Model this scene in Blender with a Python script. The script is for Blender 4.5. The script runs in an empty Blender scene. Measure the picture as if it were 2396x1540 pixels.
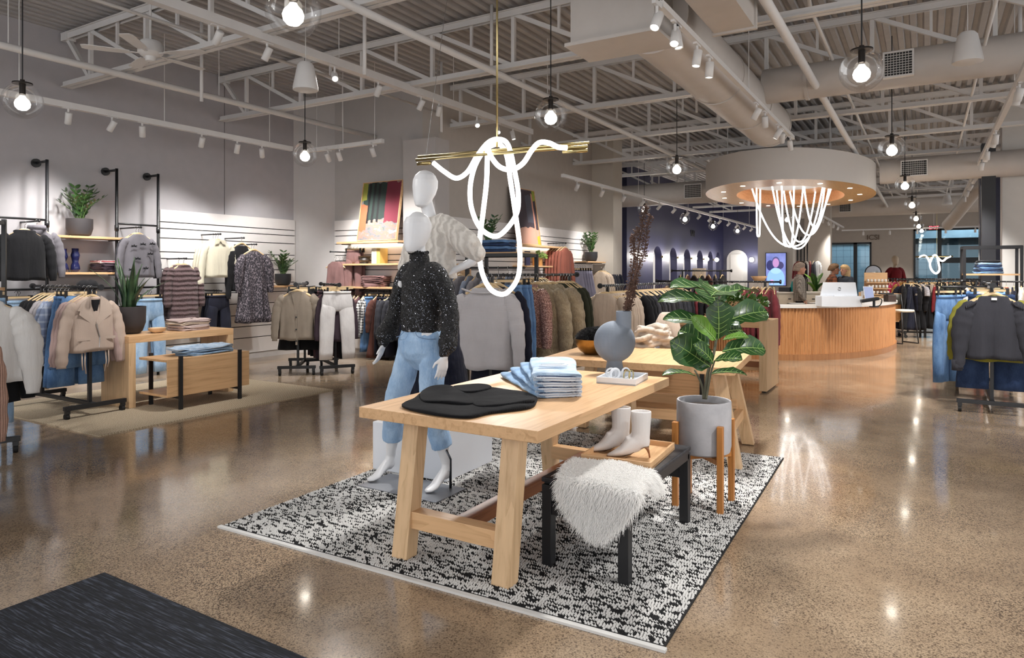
import bpy, bmesh, math, random
from mathutils import Vector, Matrix, Euler
import numpy as np
R = random.Random(7)
C = bpy.context.scene.collection
SC = bpy.context.scene
PI = math.pi

# ------------------------------------------------------------------ camera
cam_d = bpy.data.cameras.new('camera'); cam = bpy.data.objects.new('camera', cam_d); C.objects.link(cam)
cam.location = (0, 0, 1.45); cam.rotation_euler = (PI/2, 0, math.radians(31.2))
cam_d.sensor_width = 36; cam_d.lens = 1600/2396*36; cam_d.shift_y = -132/2396
cam_d.clip_end = 200
SC.camera = cam
# ------------------------------------------------------------------ world: soft light through the open front and right side
W = bpy.data.worlds.new('world'); SC.world = W; W.use_nodes = True
W.node_tree.nodes['Background'].inputs[0].default_value = (.985, .99, 1.0, 1)
W.node_tree.nodes['Background'].inputs[1].default_value = 1.0
SC.view_settings.view_transform = 'Standard'; SC.view_settings.look = 'None'
SC.view_settings.gamma = 1; SC.view_settings.exposure = 1.0
SC.cycles.max_bounces = 6; SC.cycles.diffuse_bounces = 4; SC.cycles.glossy_bounces = 3
SC.cycles.transparent_max_bounces = 12; SC.cycles.use_denoising = True
SC.cycles.sample_clamp_indirect = 4; SC.cycles.sample_clamp_direct = 30
SC.cycles.use_adaptive_sampling = True; SC.cycles.adaptive_threshold = .03
SC.cycles.caustics_reflective = False; SC.cycles.caustics_refractive = False

# ------------------------------------------------------------------ mesh kit
class M:
    def __init__(s): s.v = []; s.f = []; s.m = []
    def add(s, vs, fs, mi=0):
        b = len(s.v); s.v += [tuple(p) for p in vs]; s.f += [tuple(i+b for i in f) for f in fs]; s.m += [mi]*len(fs); return s
    def box(s, x0, x1, y0, y1, z0, z1, mi=0):
        v = [(x, y, z) for z in (z0, z1) for y in (y0, y1) for x in (x0, x1)]
        return s.add(v, [(0,2,3,1),(4,5,7,6),(0,1,5,4),(2,6,7,3),(0,4,6,2),(1,3,7,5)], mi)
    def cbox(s, c, d, mi=0):
        return s.box(c[0]-d[0]/2, c[0]+d[0]/2, c[1]-d[1]/2, c[1]+d[1]/2, c[2]-d[2]/2, c[2]+d[2]/2, mi)
    def bar(s, p, q, w, h=None, up=(0,0,1), mi=0):
        p, q = Vector(p), Vector(q); h = h or w; d = (q-p).normalized(); u = Vector(up)
        if abs(d.dot(u)) > .98: u = Vector((0,1,0))
        a = d.cross(u).normalized(); b = a.cross(d).normalized()
        v = [c + a*(w/2*i) + b*(h/2*j) for c in (p, q) for j in (-1,1) for i in (-1,1)]
        return s.add(v, [(0,2,3,1),(4,5,7,6),(0,1,5,4),(2,6,7,3),(0,4,6,2),(1,3,7,5)], mi)
    def loft(s, rings, cap=True, mi=0, closed=False):
        n = len(rings[0]); k = len(rings); v = [p for r in rings for p in r]; f = []
        for i in range(k if closed else k-1):
            i2 = (i+1) % k
            for j in range(n):
                j2 = (j+1) % n; f.append((i*n+j, i*n+j2, i2*n+j2, i2*n+j))
        if cap and not closed: f += [tuple(range(n-1,-1,-1)), tuple((k-1)*n+j for j in range(n))]
        return s.add(v, f, mi)
    def tube(s, pts, r, n=8, closed=False, cap=True, mi=0, flat=1, up=(0,0,1)):
        pts = [Vector(p) for p in pts]; k = len(pts); rr = r if hasattr(r, '__len__') else [r]*k
        rings = []; pa = None
        for i, p in enumerate(pts):
            if closed: d = pts[(i+1)%k]-pts[i-1]
            else: d = pts[min(i+1,k-1)]-pts[max(i-1,0)]
            d = d.normalized() if d.length > 1e-9 else Vector((0,0,1))
            if pa is None:
                u = Vector(up)
                if abs(d.dot(u)) > .95: u = Vector((1,0,0))
                a = d.cross(u).normalized()
            else:
                a = pa - d*pa.dot(d); a = a.normalized() if a.length > 1e-6 else d.orthogonal().normalized()
            pa = a; b = d.cross(a)
            rings.append([p + a*(rr[i]*math.cos(t)) + b*(rr[i]*flat*math.sin(t)) for t in (2*PI*j/n for j in range(n))])
        return s.loft(rings, cap, mi, closed)
    def cyl(s, c, r, h, n=24, mi=0, r2=None):
        r2 = r if r2 is None else r2
        return s.loft([[(c[0]+q*math.cos(2*PI*j/n), c[1]+q*math.sin(2*PI*j/n), c[2]+z) for j in range(n)] for q, z in ((r,0),(r2,h))], True, mi)
    def lathe(s, prof, n=32, c=(0,0,0), cap=True, mi=0):
        return s.loft([[(c[0]+r*math.cos(2*PI*j/n), c[1]+r*math.sin(2*PI*j/n), c[2]+z) for j in range(n)] for r, z in prof], cap, mi)
    def ball(s, c, r, n=20, k=12, mi=0):
        rx, ry, rz = r if hasattr(r, '__len__') else (r, r, r)
        return s.loft([[(c[0]+rx*math.sin(t)*math.cos(2*PI*j/n), c[1]+ry*math.sin(t)*math.sin(2*PI*j/n), c[2]-rz*math.cos(t)) for j in range(n)]
                       for t in (PI*(i+.03)/(k+.06) for i in range(k+1))], True, mi)
    def xf(s, mat):
        s.v = [tuple(mat @ Vector(p)) for p in s.v]; return s
    def mesh(s, name, mats, smooth=False):
        me = bpy.data.meshes.new(name); me.from_pydata(s.v, [], s.f)
        for m in (mats if isinstance(mats, (list, tuple)) else [mats]): me.materials.append(m)
        if any(s.m): me.polygons.foreach_set('material_index', s.m)
        if smooth: me.polygons.foreach_set('use_smooth', [True]*len(me.polygons))
        me.update(); return me
    def build(s, name, mats, parent=None, smooth=False, bevel=0, auto=False, loc=None, rz=None):
        o = bpy.data.objects.new(name, s.mesh(name, mats, smooth or auto)); C.objects.link(o)
        if parent: o.parent = parent
        if loc: o.location = loc
        if rz is not None: o.rotation_euler = (0,0,rz)
        if bevel:
            b = o.modifiers.new('bevel', 'BEVEL'); b.width = bevel; b.segments = 2; b.limit_method = 'ANGLE'; b.angle_limit = .6
        if auto: o.data.set_sharp_from_angle(angle=.7)
        return o
def tag(o, label=None, cat=None, group=None, kind=None):
    if label: o['label'] = label
    if cat: o['category'] = cat
    if group: o['group'] = group
    if kind: o['kind'] = kind
    return o
def thing(name, label, cat, loc=(0,0,0), rz=0, group=None):
    o = bpy.data.objects.new(name, None); C.objects.link(o); o.empty_display_size = .1
    o.location = loc; o.rotation_euler = (0,0,rz); return tag(o, label, cat, group)
def struct(m, name, mats, **k): return tag(m.build(name, mats, **k), kind='structure')
def dup(o, loc, rz=None, label=None, group=None, parent=None, top=True):
    c = o.copy(); C.objects.link(c)
    if top:
        c.location = loc
        if rz is not None: c.rotation_euler = (c.rotation_euler[0], c.rotation_euler[1], rz)
        if label: c['label'] = label
        if group: c['group'] = group
    else: c.parent = parent
    for ch in list(o.children): dup(ch, None, parent=c, top=False)
    return c
_A = math.radians(31.2); _s, _c = math.sin(_A), math.cos(_A)
def G(px, py, Z=0):                       # world point at height Z seen along a given sight line of the photograph
    z = 1600*(1.45-Z)/(py-638); u = (px-1198)*z/1600
    return Vector((u*_c-z*_s, u*_s+z*_c, Z))
def Dp(px, t, py):                        # world point at depth t
    u = (px-1198)*t/1600
    return Vector((u*_c-t*_s, u*_s+t*_c, 1.45-(py-638)*t/1600))
def OX(px, py, X):
    a = (px-1198)/1600; t = X/(a*_c-_s); return Vector((X, t*(a*_s+_c), 1.45-(py-638)/1600*t))
def OY(px, py, Y):
    a = (px-1198)/1600; t = Y/(a*_s+_c); return Vector((t*(a*_c-_s), Y, 1.45-(py-638)/1600*t))
def spline(P, n=6, closed=False):         # Catmull-Rom through the points
    P = [Vector(p) for p in P]; k = len(P); out = []
    for i in range(k if closed else k-1):
        g = (lambda j: P[j % k]) if closed else (lambda j: P[max(0, min(k-1, j))])
        a, b, c, d = g(i-1), g(i), g(i+1), g(i+2)
        for q in range(n):
            t = q/n; out.append(.5*((2*b)+(c-a)*t+(2*a-5*b+4*c-d)*t*t+(3*b-a-3*c+d)*t**3))
    if not closed: out.append(P[-1])
    return out

# ------------------------------------------------------------------ materials
def srgb(h):
    if isinstance(h, str): h = [int(h[i:i+2], 16)/255 for i in (0,2,4)]
    return tuple((c/12.92 if c <= .04045 else ((c+.055)/1.055)**2.4) for c in h)+(1,)
class NT:
    def __init__(s, name):
        s.mat = bpy.data.materials.new(name); s.mat.use_nodes = True; s.t = s.mat.node_tree; s.n = s.t.nodes
        s.b = s.n['Principled BSDF']; s.out = s.n['Material Output']; s._co = None
    def new(s, kind, **k):
        n = s.n.new(kind)
        for a, v in k.items():
            if hasattr(n, a) and not a.startswith('i_'): setattr(n, a, v)
            else: n.inputs[a].default_value = v
        return n
    def l(s, a, b): s.t.links.new(a, b)
    def co(s, scale=(1,1,1), rot=(0,0,0)):
        if s._co is None: s._co = s.new('ShaderNodeTexCoord')
        mp = s.new('ShaderNodeMapping'); mp.inputs['Scale'].default_value = scale; mp.inputs['Rotation'].default_value = rot
        s.l(s._co.outputs['Object'], mp.inputs[0]); return mp.outputs[0]
    def noise(s, vec, scale, detail=3, rough=.5):
        n = s.new('ShaderNodeTexNoise'); n.inputs['Scale'].default_value = scale; n.inputs['Detail'].default_value = detail
        n.inputs['Roughness'].default_value = rough; s.l(vec, n.inputs['Vector']); return n.outputs['Fac']
    def ramp(s, fac, stops, interp='LINEAR'):
        r = s.new('ShaderNodeValToRGB'); e = r.color_ramp.elements; r.color_ramp.interpolation = interp
        while len(e) < len(stops): e.new(.5)
        for i, (p, c) in enumerate(stops):
            e[i].position = p; e[i].color = srgb(c) if isinstance(c, str) else (c if hasattr(c, '__len__') else (c,c,c,1))
        s.l(fac, r.inputs[0]); return r.outputs[0]
    def mix(s, fac, a, b, mode='MIX'):
        m = s.new('ShaderNodeMix'); m.data_type = 'RGBA'; m.blend_type = mode
        for v, i in ((fac,0),(a,6),(b,7)):
            if hasattr(v, 'links') or hasattr(v, 'is_linked'): s.l(v, m.inputs[i])
            else: m.inputs[i].default_value = srgb(v) if isinstance(v, str) else v
        return m.outputs[2]
    def math(s, op, a, b=0):
        m = s.new('ShaderNodeMath'); m.operation = op
        for v, i in ((a,0),(b,1)):
            if hasattr(v, 'is_linked'): s.l(v, m.inputs[i])
            else: m.inputs[i].default_value = v
        return m.outputs[0]
    def bump(s, h, strength=.3, dist=.01):
        b = s.new('ShaderNodeBump'); b.inputs['Strength'].default_value = strength; b.inputs['Distance'].default_value = dist
        s.l(h, b.inputs['Height']); s.l(b.outputs[0], s.b.inputs['Normal']); return b
    def set(s, **k):
        for a, v in k.items():
            i = s.b.inputs[a.replace('_', ' ')]
            if hasattr(v, 'is_linked'): s.l(v, i)
            else: i.default_value = srgb(v) if isinstance(v, str) else v
        return s
_mc = {}
def plain(name, col, rough=.5, metal=0, bump=0, bscale=60, var=.06, **k):
    if name in _mc: return _mc[name]
    t = NT(name); v = t.co(); n = t.noise(v, 7, 4); c = srgb(col)
    lo = tuple(x*(1-var) for x in c[:3])+(1,); hi = tuple(min(1, x*(1+var)) for x in c[:3])+(1,)
    t.set(Base_Color=t.ramp(n, [(.3, lo), (.7, hi)]), Roughness=rough, Metallic=metal, **k)
    if bump: t.bump(t.noise(v, bscale, 3), bump, .005)
    _mc[name] = t.mat; return t.mat
def emit(name, col, s):
    if name in _mc: return _mc[name]
    t = NT(name); t.set(Base_Color=(0,0,0,1), Emission_Color=col, Emission_Strength=s); _mc[name] = t.mat; return t.mat
def wood(name, base, dark, axis=0, rough=.42, scale=1.0):
    if name in _mc: return _mc[name]
    t = NT(name); sc = [14, 14, 14]; sc[axis] = .9; v = t.co([x*scale for x in sc])
    big = t.co([x*.28*scale for x in sc])
    n = t.noise(v, 3.2, 5, .62); n2 = t.noise(big, 2.2, 2, .5)
    w = t.math('FRACT', t.math('MULTIPLY', n2, 6))
    g = t.math('ADD', t.math('MULTIPLY', n, .8), t.math('MULTIPLY', w, .2))
    c = t.ramp(g, [(.22, dark), (.5, base), (.8, tuple(min(1, x*1.12) for x in srgb(base)[:3])+(1,))])
    t.set(Base_Color=c, Roughness=rough, Specular_IOR_Level=.35); t.bump(n, .12, .002)
    _mc[name] = t.mat; return t.mat
def cloth(name, col, var=.12, scale=260, wr=.5, rough=.85, sheen=.06):
    if name in _mc: return _mc[name]
    t = NT(name); v = t.co(); c = srgb(col)
    n = t.noise(v, 5, 3); fine = t.noise(v, scale, 2)
    lo = tuple(x*(1-var) for x in c[:3])+(1,); hi = tuple(min(1, x*(1+var)) for x in c[:3])+(1,)
    t.set(Base_Color=t.ramp(t.math('ADD', t.math('MULTIPLY', n, .6), t.math('MULTIPLY', fine, .4)), [(.35, lo), (.65, hi)]), Roughness=rough, Sheen_Weight=sheen, Specular_IOR_Level=.2)
    fold = t.noise(t.co((16,16,3)), 1.2, 3)
    t.bump(t.math('ADD', fold, t.math('MULTIPLY', fine, .06)), wr, .03)
    _mc[name] = t.mat; return t.mat
def denim(name, col, fade, wr=.4):
    if name in _mc: return _mc[name]
    t = NT(name); v = t.co(); n = t.noise(t.co((6,6,3)), 1.6, 4, .6); tw = t.noise(t.co((300,300,60)), 1, 2)
    f = t.math('ADD', t.math('MULTIPLY', n, .8), t.math('MULTIPLY', tw, .3))
    t.set(Base_Color=t.ramp(f, [(.36, col), (.68, fade)]), Roughness=.88, Sheen_Weight=.05, Specular_IOR_Level=.2)
    t.bump(t.math('ADD', t.noise(t.co((13,13,4)), 1.3, 4), t.math('MULTIPLY', tw, .06)), wr, .03)
    _mc[name] = t.mat; return t.mat
def knit(name, col, f=140, axis=0, var=.15, wr=.5):
    if name in _mc: return _mc[name]
    t = NT(name); v = t.co(); c = srgb(col)
    w = t.new('ShaderNodeTexWave', wave_type='BANDS', bands_direction='XYZ'[axis]); w.inputs['Scale'].default_value = f*.42; w.inputs['Distortion'].default_value = .7
    w.inputs['Detail'].default_value = 1; w.inputs['Detail Scale'].default_value = 6; t.l(v, w.inputs[0])
    n = t.noise(v, 9, 3)
    lo = tuple(x*(1-var*1.6) for x in c[:3])+(1,); hi = tuple(min(1, x*(1+var)) for x in c[:3])+(1,)
    t.set(Base_Color=t.ramp(t.math('ADD', t.math('MULTIPLY', w.outputs['Fac'], .5), t.math('MULTIPLY', n, .5)), [(.2, lo), (.7, hi)]), Roughness=.92, Sheen_Weight=.04, Specular_IOR_Level=.15)
    t.bump(t.math('ADD', t.math('MULTIPLY', w.outputs['Fac'], .22), t.noise(t.co((14,14,4)), 1.2, 3)), wr, .025)
    _mc[name] = t.mat; return t.mat
def checks(name, a, b, f=22, wr=.4, thin=.5):
    if name in _mc: return _mc[name]
    t = NT(name); sep = t.new('ShaderNodeSeparateXYZ'); t.l(t.co((f, f, f)), sep.inputs[0])
    sx = t.math('GREATER_THAN', t.math('FRACT', sep.outputs[0]), thin); sz = t.math('GREATER_THAN', t.math('FRACT', sep.outputs[2]), thin)
    t.set(Base_Color=t.ramp(t.math('MULTIPLY', t.math('ADD', sx, sz), .5), [(0, a), (1, b)]), Roughness=.85)
    t.bump(t.noise(t.co((14,14,4)), 1.2, 3), wr, .03); _mc[name] = t.mat; return t.mat

white_steel = plain('white_painted_steel', 'd3d1d0', .45, var=.03)
white_paint = plain('white_paint', 'd9d5d2', .55, bump=.05, bscale=220, var=.02)
black_steel = plain('black_powder_coat', '161619', .42, var=.1)
brass = plain('brushed_brass', 'b9a878', .28, 1, var=.05)
chrome = plain('brushed_nickel', 'b8b8b8', .25, 1)
black_rubber = plain('black_rubber', '121213', .7)
oak = wood('oak_along_y', 'd3ab80', 'b98f64', 1)
oak_x = wood('oak_along_x', 'd3ab80', 'b98f64', 0)
oak_z = wood('oak_along_z', 'd2b18a', 'b9966f', 2)
oak_end = wood('oak_end_grain', 'd6b48c', 'b08c60', 2, scale=2.2)
redwood = wood('reddish_timber', '96603f', '6f4229', 1)
teak = wood('teak_along_z', 'b5793f', '8c5a2c', 2)
counter_wood = wood('counter_slat_wood', 'b88355', '93613a', 2)
hang_wood = wood('hanger_wood', 'd8bd93', 'b9986a', 0)
glow = emit('lamp_glow', (1,.93,.82,1), 14)
bulb_glow = emit('bulb_glow', (1,.91,.78,1), 9)
led_glow = emit('led_glow', (1,.97,.94,1), 2.2)
mann_white = plain('mannequin_gloss_white', 'dfe0e3', .38, var=.02)
gloss_white = plain('white_lacquer', 'dcdfe4', .3, var=.02)

def glass_mat(name='clear_globe_glass', tint=(1,1,1,1), edge=.55):
    t = NT(name); n = t.t; tr = t.new('ShaderNodeBsdfTransparent'); tr.inputs[0].default_value = tint
    gl = t.new('ShaderNodeBsdfGlossy'); gl.inputs['Roughness'].default_value = .03
    lw = t.new('ShaderNodeLayerWeight'); lw.inputs[0].default_value = .35
    m = t.new('ShaderNodeMixShader'); t.l(t.math('MULTIPLY', lw.outputs['Fresnel'], edge), m.inputs[0])
    t.l(tr.outputs[0], m.inputs[1]); t.l(gl.outputs[0], m.inputs[2]); t.l(m.outputs[0], t.out.inputs[0]); return t.mat
globe_glass = glass_mat(edge=.34)
# ================================================================== setting
def floor_mat():
    t = NT('polished_aggregate_concrete'); v = t.co()
    big = t.noise(t.co((1,1,1)), .55, 5, .6); mid = t.noise(v, 3.1, 5, .65)
    base = t.ramp(t.math('ADD', t.math('MULTIPLY', big, .6), t.math('MULTIPLY', mid, .4)), [(.34, '917b65'), (.5, 'ae977d'), (.66, 'c4ae93')])
    vor = t.new('ShaderNodeTexVoronoi'); vor.inputs['Scale'].default_value = 95; t.l(v, vor.inputs['Vector'])
    vs = t.new('ShaderNodeTexVoronoi'); vs.inputs['Scale'].default_value = 210; t.l(v, vs.inputs['Vector'])
    chip = t.ramp(vor.outputs['Color'], [(0, '2c2520'), (.4, '5c4c40'), (.75, '8a7460'), (1, 'd2c3ae')])
    sm = t.ramp(vs.outputs['Color'], [(0, '2e2722'), (.3, '6f5e4f'), (1, 'cdbba2')])
    expo = t.ramp(t.noise(v, .8, 4, .6), [(.35, .25), (.65, 1.0)])
    inchip = t.math('LESS_THAN', vor.outputs['Distance'], .42)
    sel = t.new('ShaderNodeSeparateColor'); t.l(vor.outputs['Color'], sel.inputs[0])
    dark = t.math('MULTIPLY', t.math('LESS_THAN', sel.outputs[1], .33), inchip)
    sels = t.new('ShaderNodeSeparateColor'); t.l(vs.outputs['Color'], sels.inputs[0])
    c1 = t.mix(t.math('MULTIPLY', expo, t.math('LESS_THAN', sels.outputs[1], .5)), base, sm)
    c2 = t.mix(t.math('MULTIPLY', dark, t.math('ADD', t.math('MULTIPLY', expo, .7), .25)), c1, chip)
    rg = t.ramp(t.noise(v, 2.3, 5, .6), [(.3, .07), (.75, .2)])
    t.set(Base_Color=c2, Roughness=rg, Specular_IOR_Level=.62, Coat_Weight=.18, Coat_Roughness=.045)
    t.bump(t.noise(v, 1.6, 3), .02, .01)
    return t.mat
m = M(); m.box(-10.2, 9, -4, 36, -.12, 0); struct(m, 'floor', floor_mat())

# steel roof deck, ribs running along the room
def deck():
    m = M(); x = -9.9; top = []; per = .152
    while x < 9:
        for dx, dz in ((0,0),(.062,0),(.08,.045),(.134,.045)): top.append((x+dx, dz))
        x += per
    n = len(top); y0, y1 = -4, 36
    v = [(a, y0, 4.63+b) for a, b in top]+[(a, y1, 4.63+b) for a, b in top]
    m.add(v, [(i, i+1, n+i+1, n+i) for i in range(n-1)])
    m.box(-10.2, 9, -4, 36, 4.70, 4.75); return m
deck_mat = plain('painted_roof_deck', 'a8a6a6', .6, bump=.05, var=.05)
struct(deck(), 'ceiling', deck_mat)

wall_grey = plain('grey_wall_paint', 'aaa7aa', .75, bump=.08, bscale=300, var=.03)
wall_warm = plain('warm_grey_wall_paint', 'b4aca4', .75, bump=.08, bscale=300, var=.03)
slat_white = plain('white_slat_panel', 'dcd8d6', .5, var=.02)
navy_paint = plain('navy_wall_paint', '2c2c48', .42, var=.06)
groove = plain('black_groove', '151413', .6)
m = M(); m.box(-10.1, -9.75, -4, 8.7, 0, 4.66); struct(m, 'wall_left', wall_grey)
# slim joints in the left wall paint, as darker grey strips
for i, y in enumerate((3.6, 7.08)):
    m = M(); m.box(-9.752, -9.744, y-.004, y+.004, 2.39, 4.5); struct(m, 'trim_%d' % (i+1), plain('joint_grey', '6f6b6a', .8))
def chamfer():
    m = M(); z = 4.66
    pts = [(-10.1, 8.5), (-9.75, 8.5), (-9.70, 8.58), (-9.23, 9.0), (-9.23, 9.3), (-10.1, 9.3)]
    n = len(pts); m.loft([[(x, y, 0) for x, y in pts], [(x, y, z) for x, y in pts]]); return m
struct(chamfer(), 'column', plain('column_paint', 'bcb8b7', .7, var=.02))
m = M(); m.box(-9.3, -7.2, 9.0, 9.3, 0, 4.66); struct(m, 'wall_back', plain('back_wall_paint', 'b2aeac', .75, var=.02))
m = M(); m.box(-7.5, -6.83, 8.86, 9.25, 0, 3.66); struct(m, 'column.001', plain('pilaster_paint', 'b9b4b2', .7, var=.02))
m = M(); m.box(-7.2, -6.85, 9.0, 15.0, 0, 4.66); struct(m, 'wall_side', wall_warm)
m = M(); m.box(-7.3, -6.3, 15.0, 15.55, 0, 4.66); struct(m, 'column.002', plain('column_end_paint', 'c3bcb2', .7, var=.02))
ZL = [2.207, 2.11, 1.966, 1.76, 1.66, 1.50, 1.28, 1.12, .93, .74, .55, .36]
def slat(name, a, b, nrm, zt=2.39, zs=ZL):
    """white slatted panel from a to b, grooves along it"""
    a, b = Vector(a), Vector(b); nrm = Vector(nrm); edges = [zt]+list(zs)+[.1]
    m = M()
    for i in range(len(edges)-1):
        z1, z0 = edges[i]-(.007 if i else 0), edges[i+1]+.007
        c = [a+nrm*.02, b+nrm*.02]
        m.bar((c[0].x, c[0].y, (z0+z1)/2), (c[1].x, c[1].y, (z0+z1)/2), .04, z1-z0)
    g = M(); g.bar((a.x+nrm.x*.006, a.y+nrm.y*.006, 1.25), (b.x+nrm.x*.006, b.y+nrm.y*.006, 1.25), .012, 2.26, mi=0)
    o = struct(m, name, slat_white); c = g.build('groove_backing', groove, o); return o
slat('wall_left_slat_panel', (-9.75, 5.97, 0), (-9.75, 8.5, 0), (1,0,0))
slat('wall_back_slat_panel', (-9.2, 9.0, 0), (-7.5, 9.0, 0), (0,-1,0))
slat('wall_side_slat_panel', (-6.85, 9.1, 0), (-6.85, 14.98, 0), (1,0,0))
m = M(); m.box(-9.75, -9.735, -4, 8.5, 0, .1); struct(m, 'baseboard_left', plain('baseboard_paint', 'c4c0be', .6))
# navy fitting-room wing -------------------------------------------------
m = M(); m.box(-11, -8.6, 15.5, 15.7, 0, 4.66); m.box(-8.9, -8.6, 15.5, 19.5, 0, 4.66); struct(m, 'wall_navy_alcove', navy_paint)
def arch_wall():
    """navy wall along the room with arched openings"""
    X = -7.55; T = .24; m = M(); ys = [(OX(a, 640, X).y, OX(b, 640, X).y) for a, b in ((1528,1549),(1566,1584),(1599,1616),(1630,1645),(1656,1668),(1676,1684))]
    prev = 19.0
    for y0, y1 in ys:
        m.box(X-T, X, prev, y0, 0, 4.66); r = (y1-y0)/2; yc = (y0+y1)/2; zs = 2.32-min(r,.5); rz = min(r,.5)
        N = 14; arc = [(yc-r*math.cos(PI*i/N), zs+rz*math.sin(PI*i/N)) for i in range(N+1)]
        for i in range(N):
            (a, za), (b, zb) = arc[i], arc[i+1]
            for xx in (X, X-T): m.add([(xx, a, za), (xx, b, zb), (xx, b, 4.66), (xx, a, 4.66)], [(0,1,2,3)])
            m.add([(X, a, za), (X-T, a, za), (X-T, b, zb), (X, b, zb)], [(0,1,2,3)])
        prev = y1
    m.box(X-T, X, prev, 30.2, 0, 4.66); return m, ys
aw, arch_ys = arch_wall(); struct(aw, 'wall_fitting_rooms', navy_paint)
m = M(); m.box(-8.4, -8.2, 19.0, 30.2, 0, 4.66); struct(m, 'wall_fitting_room_inside', plain('fitting_room_paint', 'c9c6c2', .7))
for y0, y1 in arch_ys:
    ld = bpy.data.lights.new('fitting_lamp', 'POINT'); ld.energy = 14; ld.shadow_soft_size = .1; lo = bpy.data.objects.new('fitting_lamp', ld); C.objects.link(lo); lo.location = (-7.98, (y0+y1)/2+.3, 2.6)
m = M(); m.box(-10.2, -4.9, 30.2, 30.5, 0, 4.66); struct(m, 'wall_navy_end', navy_paint)
# far storefront wall
FY = 33.0
m = M()
wx = [(-3.95, -2.0), (-.45, 2.45)]
m.box(-6, wx[0][0], FY, FY+.3, 0, 4.66); m.box(wx[0][1], wx[1][0], FY, FY+.3, 0, 4.66); m.box(wx[1][1], 9, FY, FY+.3, 0, 4.66)
m.box(wx[0][0], wx[0][1], FY, FY+.3, 2.75, 4.66); m.box(wx[0][0], wx[0][1], FY, FY+.3, 0, .3); m.box(wx[1][0], wx[1][1], FY, FY+.3, 3.25, 4.66)
struct(m, 'wall_far', plain('far_wall_paint', 'a89f96', .75, var=.02))
night = plain('night_street_dark', '33454f', .5, var=.3)
m = M(); m.box(-8, 8, FY+4, FY+4.2, 0, 5); struct(m, 'building_across_street', night)
m = M(); m.box(-8, 8, FY+.3, FY+4, -.1, 0); struct(m, 'street', plain('night_asphalt', '25282b', .6))
brickm = checks('night_brick', '4d5d66', '6d7d86', 3.2, .2, .12)
m = M(); m.box(-6, -.9, FY+3.6, FY+4, 0, 4.6); m.box(-.3, .5, FY+3.5, FY+4, 0, 4.6); struct(m, 'building_brick_pier', brickm)
m = M(); m.box(-8, 8, FY+3.2, FY+3.9, 3.0, 3.5); struct(m, 'building_canopy', plain('night_canopy', '6d7d86', .5))
for x, w in ((-3.4, 1.1), (1.2, 1.6), (2.9, 1.0)):
    m = M(); m.box(x-w/2, x+w/2, FY+3.9, FY+3.96, .6, 2.7); struct(m, 'window_%d' % (int(x)+9), emit('lit_shopfront_glow', (.42,.5,.56,1), .22))
for x in (-3, 1.5):
    ld = bpy.data.lights.new('street_fill_lamp', 'POINT'); ld.energy = 260; ld.color = (.85,.93,1); ld.shadow_soft_size = .2; lo = bpy.data.objects.new('street_fill_lamp', ld); C.objects.link(lo); lo.location = (x, FY+1.6, 4.2)  # unseen lamps added to brighten the building across the street
pane_glass = glass_mat('window_glass', (.72,.82,.86,1), .9)
for i, ((x0, x1), z0, z1, mull, trans) in enumerate((((-3.95,-2.0), .3, 2.75, (-2.62,), ()), ((-.45,2.45), 0, 3.25, (.47,), (1.95,)))):
    f = M(); t = .07
    f.box(x0, x0+t, FY-.03, FY+.12, z0, z1); f.box(x1-t, x1, FY-.03, FY+.12, z0, z1); f.box(x0, x1, FY-.03, FY+.12, z1-t, z1); f.box(x0, x1, FY-.03, FY+.12, z0, z0+t)
    for q in mull: f.box(q-.07, q+.07, FY-.03, FY+.12, z0, z1)
    for q in trans: f.box(mull[0], x1, FY-.03, FY+.12, q-.11, q+.11)
    o = struct(f, 'window_%d' % (i+1), plain('dark_window_frame', '1c2228', .4))
    g = M(); g.box(x0+t, x1-t, FY+.04, FY+.05, z0+t, z1-t); g.build('pane', pane_glass, o)
# TV column and right side columns
m = M(); m.box(-4.85, -3.75, 24, 24.6, 0, 4.66); struct(m, 'column.003', plain('tv_column_paint', 'c9c3bb', .7, var=.02))
m = M(); m.box(-3.75, -2.9, 26.5, 27, 0, 4.66); struct(m, 'column.004', plain('far_column_paint', 'b6ada3', .7, var=.02))
px0 = OY(2345, 500, 16.0).x
m = M(); m.box(px0, px0+.38, 16.0, 16.4, 0, 4.66); struct(m, 'column.005', plain('white_column_panels', 'cfcbc6', .6, var=.02))
m = M(); m.box(px0+.5, px0+2.5, 16.6, 16.8, 0, 4.66); struct(m, 'wall_right', plain('right_wall_paint', 'b3a9a0', .7, var=.02))
m = M(); m.box(px0-.34, px0-.12, 15.7, 16.0, 0, 3.9); struct(m, 'column.006', plain('black_column_paint', '1b1b1f', .45))
nx = OY(2322, 500, 20).x
m = M(); m.box(nx-.25, nx+.2, 20, 20.5, 0, 3.9); struct(m, 'column.007', plain('navy_column_paint', '3a3d50', .25))

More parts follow.
